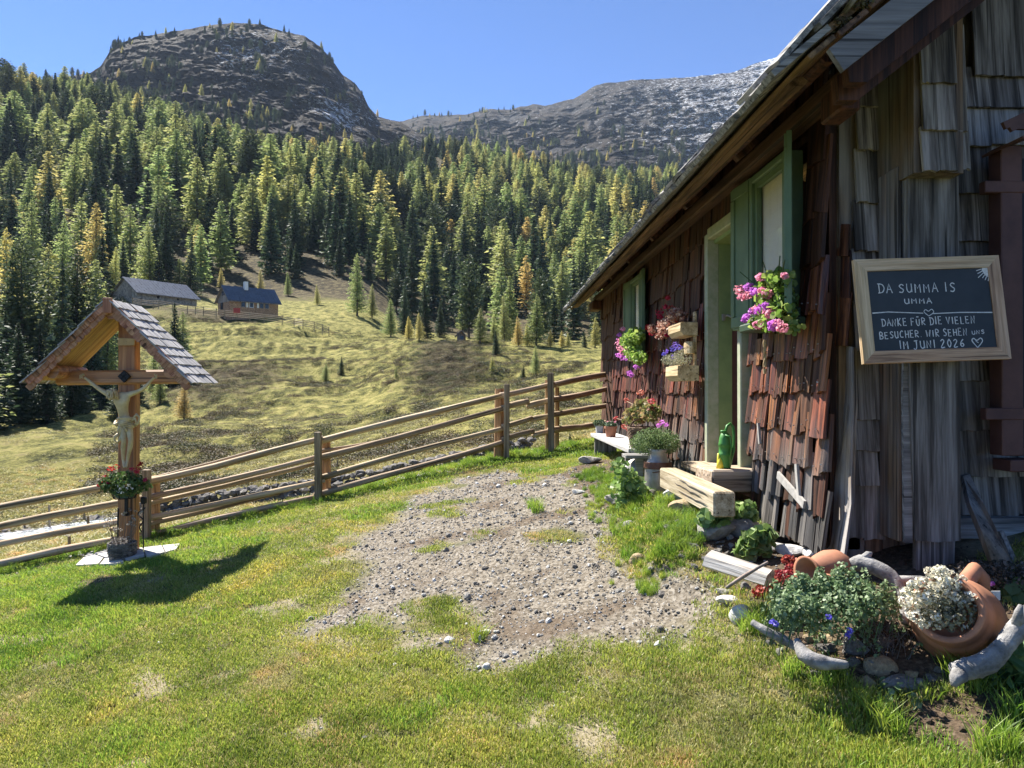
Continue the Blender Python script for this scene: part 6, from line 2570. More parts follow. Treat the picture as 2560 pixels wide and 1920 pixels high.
# two-tier hanging planter on the wall
WX_ = XW - .10
t = thing('hanging_planter', (WX_, 6.5, .1), 'pale wooden two-tier planter hung on the shingled wall beside the door', 'planter')
pa, pb = atX(1729, 780, WX_ - .03), atX(1733, 945, WX_ - .03)
b = MB()
b.box(((pa.x + pb.x) / 2 + .02, (pa.y + pb.y) / 2, (pa.z + pb.z) / 2), (.02, .055, pa.z - pb.z), bev=.004)
part('hanging_board', b, M_PLANTER, t)
for (x0, x1, y0, y1, dpt) in ((1679, 1738, 806, 838, .14), (1672, 1741, 914, 952, .17)):
    p0, p1 = atX(x1, y0, WX_ - .02), atX(x1, y1, WX_ - .02)
    yc = p0.y
    h = p0.z - p1.z
    b = MB()
    ln = .42
    prof = [(0, h), (-dpt, h), (-dpt * 1.02, h * .35), (-dpt * .8, .0), (0, 0)]
    b.poly([(WX_ + x, yc, p1.z + z) for x, z in prof], (0, ln, 0))
    b.poly([(WX_ - dpt * .08 + x * .8, yc + .02, p1.z + h + .001) for x, z in prof[:2]] + [(WX_ - dpt * .88, yc + ln - .02, p1.z + h + .001), (WX_ - dpt * .08, yc + ln - .02, p1.z + h + .001)], (0, 0, .004))
    part('trough', b, M_PLANTER, t)
b = MB()
q = atX(1724, 870, WX_ - .05)
b.lathe([(0, -.05), (.05, -.045), (.055, .01), (.05, .05)], 12, Matrix.Translation(q) @ Matrix.Diagonal((.8, 1.6, 1, 1)))
part('scoop', b, M_PLANTER, t)
M_DEADR = leaf('withered_red_leaves', [(0, (.20, .06, .05)), (.5, (.38, .20, .15)), (1, (.58, .44, .36))], .35)
t = thing('withered_geranium', atX(1690, 810, WX_ - .05), 'withered red geranium sprawling from the upper trough of the wall planter', 'plant')
G_ = lambda x, y: atX(x, y, WX_ - .10)
wfol('foliage', M_DEADR, t, [(G_(1668, 815), (.10, .18, .07)), (G_(1690, 790), (.08, .15, .07)), (G_(1640, 822), (.08, .14, .05)), (G_(1655, 838), (.06, .12, .04))], 800, .026, 31, 'hex', .1, .3)
blooms(t, M_REDF, [(G_(x, y), r) for x, y, r in [(1670, 744, .024), (1648, 780, .04), (1680, 772, .04), (1662, 766, .025), (1650, 792, .025), (1620, 818, .03), (1630, 832, .03), (1648, 808, .022), (1692, 800, .018), (1668, 838, .02)]], 30, .020)
b = MB()
for x, y in [(1670, 746), (1648, 782), (1680, 774), (1622, 820), (1632, 830), (1706, 776), (1712, 790)]:
    b.tube([G_(1690, 825), G_((x + 1690) / 2, y + 12), G_(x, y)], .003, 4)
part('stems', b, M_DEADR, t)
M_GREYG = leaf('grey_green_leaves', [(0, (.13, .14, .08)), (.6, (.28, .28, .18)), (1, (.45, .42, .32))], .3)
t = thing('lobelia', atX(1700, 915, WX_ - .05), 'violet-blue lobelia in the lower trough of the wall planter', 'plant')
wfol('foliage', M_GREYG, t, [(G_(1705, 895), (.08, .16, .08)), (G_(1685, 900), (.08, .16, .06)), (G_(1668, 900), (.06, .1, .05))], 2200, .011, 41, 'quad', .1, .3, .5)
blooms(t, M_BLUEF, [(G_(x, y), r) for x, y, r in [(1690, 862, .035), (1682, 872, .03), (1698, 868, .03), (1665, 878, .025), (1660, 886, .02), (1684, 892, .022)]], 30, .014)

# geraniums in the windows
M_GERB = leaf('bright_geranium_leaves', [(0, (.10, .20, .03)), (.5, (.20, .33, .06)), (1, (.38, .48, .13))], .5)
fx_ = lambda x, y: atX(x, y, 1.52)
t = thing('window_geranium', fx_(1575, 890), 'pink and magenta geraniums in the box of the far window', 'flower box')
b = MB()
b.box(fx_(1580, 888) + Vector((.06, .0, -.02)), (.12, .42, .09), bev=.01)
part('box', b, M_BRN, t)
wfol('foliage', M_GERB, t, [(fx_(1578, 852), (.12, .24, .10)), (fx_(1588, 840), (.10, .2, .09)), (fx_(1582, 880), (.10, .24, .09)), (fx_(1598, 895), (.08, .15, .07))], 1000, .034, 51)
blooms(t, M_PINKF, [(fx_(x, y), r) for x, y, r in [(1557, 823, .03), (1545, 862, .045), (1549, 872, .04), (1555, 882, .04), (1563, 875, .035), (1560, 860, .03), (1550, 850, .028)]], 34, .019)
blooms(t, M_MAGF, [(fx_(x, y), r) for x, y, r in [(1548, 838, .03), (1546, 850, .028), (1546, 888, .04), (1556, 894, .04), (1566, 896, .035), (1592, 917, .035), (1575, 932, .035), (1578, 938, .025)]], 34, .019)
nx_ = lambda x, y, X=1.56: atX(x, y, X)
t = thing('window_geranium', nx_(1930, 830), 'large pink and magenta geraniums spilling over the near window sill', 'flower box')
b = MB()
b.box((1.64, 4.38, .385), (.17, .62, .05), bev=.008)
b.box((1.64, 4.38, .43), (.13, .56, .06))
part('tray', b, plain('dark_green_tray', (.03, .06, .035), .5), t)
wfol('foliage', M_GERB, t, [(nx_(1935, 745), (.09, .16, .10)), (nx_(1950, 700), (.08, .12, .07)), (nx_(1945, 790), (.10, .17, .09)), (nx_(1915, 720), (.06, .14, .05)), (nx_(1905, 800), (.07, .16, .06)), (nx_(1980, 815, 1.60), (.06, .1, .05))], 620, .038, 61, 'hex', .2, .3)
wfol('shade_toned_foliage', M_GER, t, [(nx_(1955, 760, 1.6), (.07, .12, .12))], 240, .036, 62)  # inner leaves in a darker green that paints in their shade
blooms(t, M_PINKF, [(nx_(x, y, 1.50), r) for x, y, r in [(1902, 693, .026), (1850, 725, .036), (1856, 742, .028), (1870, 738, .026), (1916, 735, .030), (1905, 728, .024), (1927, 785, .030), (1917, 780, .022), (1895, 812, .026), (1910, 810, .024), (1955, 820, .030), (1945, 808, .024), (1961, 690, .016), (1890, 772, .022)]], 46, .018)
blooms(t, M_MAGF, [(nx_(x, y, 1.49), r) for x, y, r in [(1872, 718, .028), (1885, 728, .026), (1893, 732, .020), (1905, 772, .030), (1895, 777, .024), (1915, 765, .022), (1867, 795, .028), (1862, 800, .018), (1937, 812, .034), (1930, 818, .022), (1880, 778, .020)]], 46, .018)
b = MB()
for x, y in [(1908, 655), (1902, 693), (1852, 728), (1868, 795), (1940, 812), (1960, 690), (1950, 640), (1962, 650), (1850, 680)]:
    b.tube([nx_(1940, 800, 1.6), nx_((x + 1940) / 2, (y + 780) / 2 - 12, 1.55), nx_(x, y, 1.5)], .0032, 4)
part('stems', b, M_FINE, t)
b = MB()
q = nx_(1912, 850, 1.60)
for k in range(3):
    b.tube([q + Vector((.006 * math.sin(k * 2 + j), .008 * math.cos(k * 2 + j), -.02 * j)) for j in range(9)], .006, 5)
b.tube([q + Vector((0, 0, -.17)), q + Vector((0, 0, -.20))], [.014, .008], 6)
part('dry_tassel', b, plain('straw', (.45, .33, .18), .9), t)

# watering can in the doorway
wcn = Vector((1.57, 5.03, -.53))
t = thing('watering_can', wcn, 'tall green plastic watering can with yellow base on the doorstep', 'watering can')
MG = plain('green_plastic', (.05, .22, .035), .5, ns=2, var=.05, bump=0, spec=.5)
b = MB()
b.lathe([(0, 0), (.036, 0), (.040, .01), (.041, .08), (.045, .085), (.045, .10), (.041, .105), (.041, .15), (.045, .155), (.041, .17), (.038, .2), (.028, .232), (.012, .245), (0, .247)], 22)
part('body', b, MG, t, loc=wcn, smooth=True)
b = MB()
b.tube([wcn + Vector(p) for p in [(.0, .0, .235), (.02, .015, .285), (.042, .02, .30), (.062, .02, .28), (.066, .01, .22), (.06, 0, .12), (.036, 0, .03)]], [.010, .010, .010, .010, .009, .009, .008], 9)
b.tube([wcn + Vector(p) for p in [(-.01, -.035, .225), (.02, -.05, .215), (.03, -.05, .15), (.02, -.042, .08)]], .006, 7)
b.lathe([(.016, .24), (.022, .252), (.018, .256), (0, .256)], 14, Matrix.Translation(wcn + Vector((-.01, 0, 0))))
part('handle', b, MG, t, smooth=True)
b = MB()
b.tube([wcn + Vector(p) for p in [(-.045, 0, .10), (-.04, 0, .05), (-.035, 0, .002)]], [.008, .016, .02], 8)
b.lathe([(0, .0), (.03, .0), (.022, .05), (.0, .09)], 12, Matrix.Translation(wcn + Vector((-.035, -.01, -.005))))
part('base', b, plain('yellow_plastic', (.75, .65, .05), .4, bump=0, var=.05), t, smooth=True)

# ------------------------------------------------------------------ chalkboard
t = thing('chalkboard', P(2335, 780, 3.45), 'wood-framed chalkboard with handwritten farewell hung on the cabin corner', 'chalkboard')
BL = [P(2135, 650, 3.50), P(2497, 640, 3.50), P(2521, 897, 3.44), P(2154, 911, 3.44)]     # tl tr br bl
O = (BL[0] + BL[1] + BL[2] + BL[3]) / 4
ax = ((BL[1] - BL[0]) + (BL[2] - BL[3])).normalized()
az = ((BL[0] - BL[3]) + (BL[1] - BL[2])).normalized()
az = (az - ax * az.dot(ax)).normalized()
ay = az.cross(ax)
BM = Matrix((ax, ay, az)).transposed().to_4x4()
BM = Matrix.Translation(O) @ BM
BW, BH = ((BL[1] - BL[0]).length + (BL[2] - BL[3]).length) / 2, ((BL[0] - BL[3]).length + (BL[1] - BL[2]).length) / 2
fw = .058
M_FRM = wood('board_frame', (.52, .34, .19), (.74, .55, .36), 'x', 1.0, (.20, .12, .07), .1, .6, .3)
for sx, sz, L_, r_ in ((0, 1, BW, 0), (0, -1, BW, 0), (1, 0, BH, 90), (-1, 0, BH, 90)):
    b = MB()
    h = L_ / 2
    b.poly([(-h, -.011, -fw / 2), (h, -.011, -fw / 2), (h - fw, -.011, fw / 2), (-h + fw, -.011, fw / 2)], (0, .024, 0))
    ang = {(0, 1): 180, (0, -1): 0, (1, 0): -90, (-1, 0): 90}[(sx, sz)]
    part('frame', b, M_FRM, t, mw=BM @ Matrix.Translation((sx * (BW / 2 - fw / 2), 0, sz * (BH / 2 - fw / 2))) @ Matrix.Rotation(rad(ang), 4, 'Y'))
b = MB()
b.box((0, 0, 0), (BW - fw * 1.7, .008, BH - fw * 1.7))
M_SLT = plain('slate_board', (.028, .036, .042), .65, ns=3.5, c2=(.045, .054, .062), bump=.05, ovar=0)
part('slate', b, M_SLT, t, mw=BM)
M_CHALK = plain('chalk', (.80, .80, .76), .95, ns=90, c2=(.55, .56, .55), bump=0, ovar=0)
ST_ = {
    'D': [[(.15, 0), (.12, 1)], [(-.05, .98), (.5, .9), (.72, .5), (.5, .08), (.0, .0)]], 'A': [[(0, 0), (.32, 1), (.66, 0)], [(.1, .4), (.56, .4)]],
    'S': [[(.6, .86), (.35, 1), (.1, .8), (.3, .55), (.55, .35), (.4, .05), (.05, .1)]], 'U': [[(.05, 1), (.05, .3), (.25, 0), (.5, .1), (.58, .4)], [(.58, 1), (.6, 0)]],
    'M': [[(.05, 0), (.07, 1), (.35, .5), (.62, .98), (.66, 0)]], 'I': [[(.15, 1), (.15, 0)]], 'N': [[(.02, 0), (.05, 1), (.55, .02), (.6, 1)]],
    'K': [[(.05, 1), (.05, 0)], [(.55, 1), (.08, .48), (.58, 0)]], 'E': [[(.55, .97), (.05, 1), (.05, 0), (.58, .02)], [(.05, .52), (.48, .52)]],
    'F': [[(.58, .97), (.05, 1), (.05, 0)], [(.05, .52), (.45, .52)]], 'Ü': [[(.05, .85), (.05, .3), (.25, 0), (.5, .1), (.58, .85)], [(.1, 1.13), (.5, 1.13)]],
    'R': [[(.05, 0), (.05, 1), (.5, .9), (.5, .6), (.08, .5), (.6, 0)]], 'V': [[(0, 1), (.3, 0), (.62, 1)]], 'L': [[(.05, 1), (.05, 0), (.55, .02)]],
    'B': [[(.05, 0), (.05, 1), (.5, .88), (.45, .58), (.08, .52), (.58, .38), (.5, .05), (-.08, .0)]], 'C': [[(.6, .85), (.35, 1), (.05, .6), (.15, .1), (.6, .08)]],
    'H': [[(.05, 1), (.05, 0)], [(.6, 1), (.6, 0)], [(.05, .5), (.6, .5)]], 'W': [[(0, 1), (.12, .05), (.35, .7), (.55, .05), (.75, 1)]], 'J': [[(.1, .95), (.6, 1)], [(.42, 1), (.42, .2), (.2, -.12), (0, .05)]],
    '.': [[(.1, 0), (.14, .04)]], '2': [[(.05, .8), (.3, 1), (.52, .75), (.05, .02), (.6, .05)]], '0': [[(.3, 1), (.05, .5), (.3, 0), (.55, .5), (.3, 1)]],
    '6': [[(.5, .98), (.15, .6), (.08, .2), (.3, 0), (.52, .2), (.35, .45), (.1, .3)]], '♥': [[(.4, 0), (.0, .6), (.12, .95), (.38, .75), (.66, 1.0), (.85, .65), (.4, 0)]],
    'u': [[(.05, .8), (.05, .2), (.25, 0), (.5, .15), (.5, .8)], [(.5, .5), (.52, 0)]],
}


def ribbon(b, pts, w):
    """flat chalk stroke on the board face, pts in board coordinates"""
    n = len(pts)
    L2, R2 = [], []
    for i, (x, z) in enumerate(pts):
        x0, z0 = pts[max(0, i - 1)]
        x1, z1 = pts[min(n - 1, i + 1)]
        dx, dz = x1 - x0, z1 - z0
        l = math.hypot(dx, dz) + 1e-9
        ww_ = w * rs.uniform(.8, 1.15) / 2
        L2.append((x - dz / l * ww_, -.0055, z + dx / l * ww_))
        R2.append((x + dz / l * ww_, -.0055, z - dx / l * ww_))
    b._add(L2 + R2, [(i, i + 1, n + i + 1, n + i) for i in range(n - 1)])


def smooth_pts(p, k=4):
    if len(p) < 3:
        return p
    out = []
    for i in range(len(p) - 1):
        a, b_, c, d = p[max(0, i - 1)], p[i], p[i + 1], p[min(len(p) - 1, i + 2)]
        for j in range(k):
            s = j / k
            out.append(tuple(.5 * ((2 * b_[q]) + (-a[q] + c[q]) * s + (2 * a[q] - 5 * b_[q] + 4 * c[q] - d[q]) * s * s + (-a[q] + 3 * b_[q] - 3 * c[q] + d[q]) * s ** 3) for q in (0, 1)))
    return out + [p[-1]]


CURV = set('DSUCJ0236♥BÜRu')
ibm = BM.inverted()


def bpt(x, y):
    """photo pixel on the board plane -> board coordinates"""
    d = Vector(ray(x, y))
    n = ay
    k = (O + ay * -.005).dot(n) / d.dot(n)
    q = ibm @ (d * k)
    return q.x, q.z


def write(s, x0, y0, x1, y1, hpx, w=.0048, gap=.30, sp=.5, name='chalk_writing'):
    a, e = bpt(x0, y0), bpt(x1, y1)
    hh = hpx / F_PX * 3.45
    adv = []
    for ch in s:
        adv.append(sp if ch == ' ' else {'I': .3, '.': .3, 'M': .72, 'W': .8, '♥': .9}.get(ch, .64) + gap)
    tot_ = sum(adv) - gap
    sx = math.hypot(e[0] - a[0], e[1] - a[1]) / tot_
    ux_, uz_ = (e[0] - a[0]) / (sx * tot_), (e[1] - a[1]) / (sx * tot_)
    cur = 0
    b = MB()
    for ch, ad_ in zip(s, adv):
        if ch != ' ':
            jx, jz, js = rs.uniform(-.03, .03), rs.uniform(-.05, .05), rs.uniform(.92, 1.08)
            for st in ST_[ch]:
                q = [(px_ + jx, pz_ * js + jz) for px_, pz_ in st]
                if ch in CURV:
                    q = smooth_pts(q)
                ribbon(b, [(a[0] + ux_ * (cur + px_) * sx - uz_ * pz_ * hh, a[1] + uz_ * (cur + px_) * sx + ux_ * pz_ * hh) for px_, pz_ in q], w)
        cur += ad_
    part(name, b, M_CHALK, t, mw=BM)


write('DA SUMMA IS', 2196, 733, 2388, 729, 23)
write('UMMA', 2262, 760, 2329, 758, 14)
write('DANKE FÜR DIE VIELEN', 2205, 816, 2437, 808, 19, .0044)
write('BESUCHER. WIR SEHEN', 2200, 847, 2418, 838, 18, .0044)
write('UNS', 2430, 836, 2461, 834, 10, .0036)
write('IM JUNI 2026', 2249, 873, 2412, 866, 20, .0048)
b = MB()
hh = smooth_pts([(2322, 790), (2310, 780), (2314, 774), (2321, 778), (2329, 773), (2334, 781), (2322, 790)])
ribbon(b, [bpt(*q) for q in hh], .0036)
ribbon(b, [bpt(2181, 783), bpt(2220, 780), bpt(2308, 783)], .005)
ribbon(b, [bpt(2333, 784), bpt(2400, 781), bpt(2481, 781)], .005)
hh = smooth_pts([(2444, 869), (2430, 852), (2434, 846), (2442, 851), (2451, 845), (2456, 853), (2444, 869)])
ribbon(b, [bpt(*q) for q in hh], .0048)
ribbon(b, [bpt(2439, 852), bpt(2446, 857)], .004)
part('chalk_line', b, M_CHALK, t, mw=BM)
b = MB()
sc_ = bpt(2478, 664)
pts = [bpt(2456, 664), bpt(2454, 675), bpt(2462, 688), bpt(2472, 694), bpt(2477, 692), bpt(2477, 664)]
b._add([(x, -.0055, z) for x, z in pts], [tuple(range(len(pts)))])
for k in range(10):
    a = rad(175 + k * 11)
    r0, r1 = .052 * 1.0, .052 * rs.uniform(1.45, 1.75)
    ribbon(b, [(sc_[0] + math.cos(a) * r0, sc_[1] + math.sin(a) * r0), (sc_[0] + math.cos(a) * r1, sc_[1] + math.sin(a) * r1)], .004)
part('chalk_sun', b, M_CHALK, t, mw=BM)

# ------------------------------------------------------------------ garden bed: urns, driftwood, stones, plants
uc = P(2394, 1552, 3.0)
t = thing('terracotta_urn', Vector((uc.x, uc.y, uc.z - .17)), 'large terracotta urn lying tilted, planted with silvery white flowers', 'urn')
axis_ = Vector((-.62, -.66, .43)).normalized()
UM = Matrix.Translation(uc) @ axis_.to_track_quat('Z', 'Y').to_matrix().to_4x4()
b = MB()
b.lathe([(0, -.19), (.07, -.185), (.14, -.13), (.172, -.05), (.175, .0), (.165, .06), (.148, .10), (.150, .108), (.138, .125), (.128, .14), (.132, .150), (.122, .165), (.116, .185), (.128, .200), (.132, .210), (.126, .218), (.108, .214), (.10, .19), (.095, .15), (0, .14)], 40, UM)
part('body', b, M_TERRA, t, smooth=True)
b = MB()
hq = P(2438, 1470, 3.02)
b.tube([hq + Vector(p) for p in [(-.04, -.02, -.02), (-.03, 0, .04), (.01, .02, .065), (.045, .03, .03), (.05, .03, -.04)]], [.03, .034, .036, .034, .028], 12)
part('handle', b, M_TERRA, t, smooth=True)
M_EVER = leaf('everlasting_petals', [(0, (.52, .48, .35)), (.5, (.76, .72, .58)), (1, (.88, .86, .76))], .25, dv=.1)
mo = UM @ Vector((0, 0, .20))
t2 = thing('white_flowers', mo, 'mass of creamy white flower heads filling the mouth of the urn', 'flowers')
wfol('foliage', M_GREYG, t2, [(mo, (.11, .10, .08))], 900, .02, 71, 'quad', .2, .3, .5)
for _ in range(26):
    pass
hd_ = [(P(x, y, 2.87 + rs.uniform(-.05, .06)), rs.uniform(.019, .028)) for x, y in
       [(2350, 1425), (2325, 1428), (2345, 1440), (2330, 1450), (2300, 1455), (2280, 1462), (2265, 1480), (2285, 1490), (2310, 1478), (2335, 1470), (2360, 1468), (2362, 1450), (2385, 1458), (2395, 1470), (2370, 1490), (2345, 1495), (2318, 1500), (2292, 1508), (2275, 1502),
        (2300, 1525), (2325, 1522), (2350, 1518), (2375, 1510), (2400, 1505), (2420, 1500), (2410, 1490), (2285, 1540), (2310, 1545), (2340, 1540), (2365, 1535), (2390, 1525), (2338, 1462), (2262, 1500), (2355, 1430), (2405, 1450), (2418, 1470), (2430, 1488), (2435, 1505), (2400, 1540), (2372, 1555), (2340, 1560), (2308, 1560), (2420, 1520), (2380, 1440), (2270, 1525), (2300, 1490), (2325, 1490), (2385, 1490)]]
blooms(t2, M_EVER, hd_, 46, .012, 'flower_head')
b = MB()
for p, r_ in hd_:
    pass
for p, r_ in hd_:
    b.tube([mo + Vector((rs.uniform(-.04, .04), rs.uniform(-.03, .03), -.02)), (mo + p) / 2 + Vector((0, 0, .02)), p], .002, 3, cap=False)
part('stems', b, M_GREYG, t2)

c = P(2068, 1425, 3.35)
t = thing('broken_urn', c, 'smaller terracotta jug lying on its side with red stonecrop at its mouth', 'urn')
UM = Matrix.Translation(c) @ Vector((-.82, -.35, -.02)).to_track_quat('Z', 'Y').to_matrix().to_4x4()
b = MB()
b.lathe([(0, -.11), (.06, -.105), (.085, -.06), (.088, -.01), (.075, .04), (.05, .075), (.052, .09), (.075, .115), (.078, .125), (.062, .12), (.042, .09), (0, .05)], 30, UM)
part('body', b, M_TERRA, t, smooth=True)
b = MB()
b.tube([UM @ Vector(p) for p in [(.08, .0, -.03), (.12, .0, .02), (.10, 0, .08), (.055, 0, .09)]], [.014, .013, .012, .012], 8)
part('handle', b, M_TERRA, t, smooth=True)
M_SEDUM = leaf('red_stonecrop', [(0, (.14, .012, .015)), (.6, (.34, .035, .035)), (1, (.50, .13, .09))], .3)
c = hit(1965, 1450)
t = thing('red_stonecrop', c, 'deep red stonecrop creeping out of the jug', 'plant')
for i, (x, y, rx) in enumerate([(1985, 1430, .05), (1960, 1445, .06), (1935, 1462, .06), (1915, 1478, .05), (1972, 1408, .04), (1900, 1490, .04)]):
    p = hit(x, y) + Vector((0, 0, .015))
    wfol('foliage', M_SEDUM, t, [(p, (rx, rx, .03))], 260, .013, 80 + i, 'quad')


def gnarl(name, label, cat, pts, rs_, m, extra=(), n=12):
    """weathered root or log along photo pixels (x, y, depth)"""
    P3 = [P(*p) for p in pts]
    fine, rr2 = [], []
    for i in range(len(P3) - 1):
        for k in range(5):
            s = k / 5
            a, b_, c_, d_ = P3[max(0, i - 1)], P3[i], P3[i + 1], P3[min(len(P3) - 1, i + 2)]
            fine.append(.5 * ((2 * b_) + (c_ - a) * s + (2 * a - 5 * b_ + 4 * c_ - d_) * s * s + (-a + 3 * b_ - 3 * c_ + d_) * s ** 3))
            rr2.append((rs_[i] * (1 - s) + rs_[i + 1] * s) * rs.uniform(.96, 1.04))
    fine.append(P3[-1])
    rr2.append(rs_[-1])
    t = thing(name, P3[0], label, cat)
    b = MB()
    b.tube(fine, rr2, n + 2, jit=.10)
    part('trunk', b, m, t, smooth=True)
    for pp, r in extra:
        b = MB()
        b.tube([P(*p) for p in pp], r, 8, jit=.2)
        part('branch', b, m, t, smooth=True)
    return t


M_DRIFT = plain('driftwood', (.36, .35, .335), .85, ns=14, c2=(.10, .098, .095), bump=1.0, bd=.02, det=9)
gnarl('driftwood', 'pale gnarled root arching behind the urn under the cabin corner', 'driftwood', [(2112, 1420, 3.35), (2150, 1408, 3.3), (2190, 1420, 3.25), (2235, 1450, 3.2), (2258, 1500, 3.15), (2262, 1560, 3.1)],
      [.02, .036, .034, .03, .024, .014], M_DRIFT, [([(2150, 1405, 3.3), (2172, 1385, 3.28), (2180, 1382, 3.28)], [.022, .016, .005]), ([(2235, 1452, 3.2), (2300, 1450, 3.2), (2345, 1455, 3.22)], [.022, .018, .012])])
gnarl('driftwood', 'blue-grey driftwood log curving up at the lower right corner', 'driftwood', [(2385, 1680, 2.72), (2420, 1672, 2.72), (2470, 1655, 2.72), (2510, 1615, 2.72), (2545, 1568, 2.74), (2585, 1525, 2.76), (2630, 1450, 2.8)],
      [.034, .040, .040, .034, .036, .034, .03], M_DRIFT, [([(2540, 1570, 2.73), (2548, 1530, 2.72), (2552, 1512, 2.72)], [.022, .016, .008]), ([(2400, 1685, 2.7), (2388, 1700, 2.68), (2384, 1715, 2.67)], [.03, .022, .01])])
gnarl('driftwood', 'long thin bleached root bordering the herb patch', 'driftwood', [(1880, 1555, 3.05), (1920, 1580, 3.0), (1960, 1600, 2.98), (2000, 1625, 2.93)], [.012, .018, .02, .012], M_DRIFT)
gnarl('driftwood', 'flat bleached driftwood piece in front of the herb patch', 'driftwood', [(1992, 1600, 2.92), (2010, 1635, 2.86), (2050, 1655, 2.82), (2120, 1662, 2.80)], [.012, .028, .030, .012], M_DRIFT)
p, q = P(1772, 1392, 3.72), P(1925, 1440, 3.50)
b = MB()
ln = (q - p).length
b.tube([(0, 0, 0), (ln, 0, 0)], [.066, .060], 6, flat=.62, jit=.16)
t = thing('split_log', p, 'bleached cracked half log lying on the ground beside the bed', 'log')
part('log', b, M_BLEACH, t, mw=Matrix.Translation(p + Vector((0, 0, -.01))) @ (q - p).to_track_quat('X', 'Z').to_matrix().to_4x4() @ Matrix.Rotation(.35, 4, 'X'))
gnarl('thin_branch', 'thin brown stick lying across the end of the split log', 'stick', [(1815, 1470, 3.45), (1860, 1440, 3.42), (1920, 1405, 3.42)], [.007, .009, .006], M_BRN, n=6)
b = MB()
k = [P(2408, 1190, 3.84), P(2425, 1185, 3.84), P(2460, 1260, 3.7), P(2500, 1340, 3.6), P(2540, 1425, 3.5), P(2490, 1430, 3.5), P(2455, 1330, 3.6), P(2425, 1260, 3.7)]
b.poly(k, (0, .035, 0))
t = thing('leaning_plank', P(2510, 1428, 3.5), 'broken dark brown plank leaning against the gable wall', 'plank')
part('plank', b, M_BRN, t)
b = MB()
b.poly([P(2500, 1330, 3.62), P(2510, 1328, 3.62), P(2590, 1500, 3.45), P(2572, 1500, 3.45)], (0, .02, 0))
t = thing('thin_plank', P(2580, 1500, 3.45), 'narrow grey slat leaning right of the broken brown plank', 'plank')
part('plank', b, M_GREY, t)

M_WSTONE = plain('whitish_stone', (.60, .59, .56), .85, ns=8, c2=(.42, .41, .38), bump=.5, bd=.015, ovar=.3)
M_YSTONE = plain('ochre_stone', (.42, .32, .18), .85, ns=10, c2=(.24, .18, .11), bump=.7, bd=.02)
RK = [rock_mesh('stone', 300 + i, 3, .3, [.55, .7, .4, .5, .35, .8][i % 6]) for i in range(12)]
STN = [  # px centre x, bottom y, width px, mesh, material, label
    (1865, 1555, 68, 5, M_WSTONE, 'rounded whitish stone at the left end of the garden bed'),
    (1822, 1512, 55, 2, M_WSTONE, 'flat pale stone left of the rounded whitish one'),
    (1815, 1490, 48, 4, M_STONE, 'flat grey stone behind the flat pale stone'),
    (1868, 1478, 42, 1, M_STONED, 'knobbly dark stone below the red stonecrop'),
    (2215, 1690, 82, 5, M_YSTONE, 'ochre-coloured rounded stone in front of the urn'),
    (2145, 1640, 84, 1, M_STONED, 'big grey-brown stone under the herb patch'),
    (2082, 1608, 50, 3, M_YSTONE, 'small brown stone in the herb patch edge'),
    (2222, 1622, 60, 0, M_STONED, 'smooth dark stone between herb patch and urn'),
    (2072, 1632, 60, 4, M_STONED, 'slaty stone above the flat driftwood'),
    (2262, 1735, 95, 2, M_STONE, 'greenish grey flat stone below the ochre stone'),
    (2300, 1722, 60, 4, M_STONE, 'low grey stone right of the greenish flat stone'),
    (2510, 1590, 62, 1, M_STONED, 'dark stone in the shade right of the urn'),
    (1995, 1395, 90, 4, M_WSTONE, 'white slab at the foot of the shingled wall'),
    (1938, 1383, 80, 4, M_WSTONE, 'flat white slab left of the brown corner board'),
    (2045, 1402, 80, 3, M_WSTONE, 'rough cream stone under the corner board'),
    (1795, 1350, 130, 3, M_STONE, 'large grey foundation stone under the step beam'),
    (1880, 1348, 118, 0, M_STONE, 'large brownish foundation stone under the shingled wall'),
    (1600, 1412, 48, 5, M_YSTONE, 'brown stone at the foot of the grassy bank'),
    (1577, 1325, 40, 5, M_STONE, 'grey stone peeping out of the grassy bank'),
    (1634, 1246, 38, 5, M_STONED, 'round grey-brown stone at the foot of the milk can'),
    (1712, 1256, 95, 4, M_WSTONE, 'pale flat stone under the far end of the step beam'),
    (1740, 1290, 120, 4, M_YSTONE, 'brown slab wedged below the step beam'),
    (1665, 1238, 30, 1, M_STONED, 'small dark stone next to the milk can'),
    (1560, 1262, 90, 4, M_STONE, 'grey slab on top of the bank near the leaves'),
    (1478, 1160, 60, 4, M_STONE, 'grey slab under the far end of the bench'),
    (1171, 1498, 24, 5, M_STONE, 'grey stone on the gravel above the grass islet'),
    (1124, 1606, 30, 1, M_WSTONE, 'pale stone just below the grass islet'),
    (1212, 1588, 34, 2, M_WSTONE, 'long pale stone on the gravel right of the grass islet'),
    (1219, 1676, 28, 5, M_WSTONE, 'whitish stone at the lower edge of the gravel'),
    (1116, 1380, 22, 1, M_STONED, 'dark stone in the middle of the gravel'),
    (1549, 1482, 20, 5, M_STONE, 'grey stone on the right part of the gravel'),
    (1448, 1236, 34, 4, M_WSTONE, 'thin pale slab lying on the far gravel'),
    (1212, 1424, 18, 1, M_STONED, 'small dark pebble left of the small grass clump'),
    (399, 1612, 20, 4, M_WSTONE, 'white stone in the lawn lower left'),
    (1655, 1580, 24, 5, M_STONED, 'dark earthy clod on the right gravel'),
    (2320, 1560, 20, 1, M_STONED, 'dark pebble in front of the urn rim'),
]
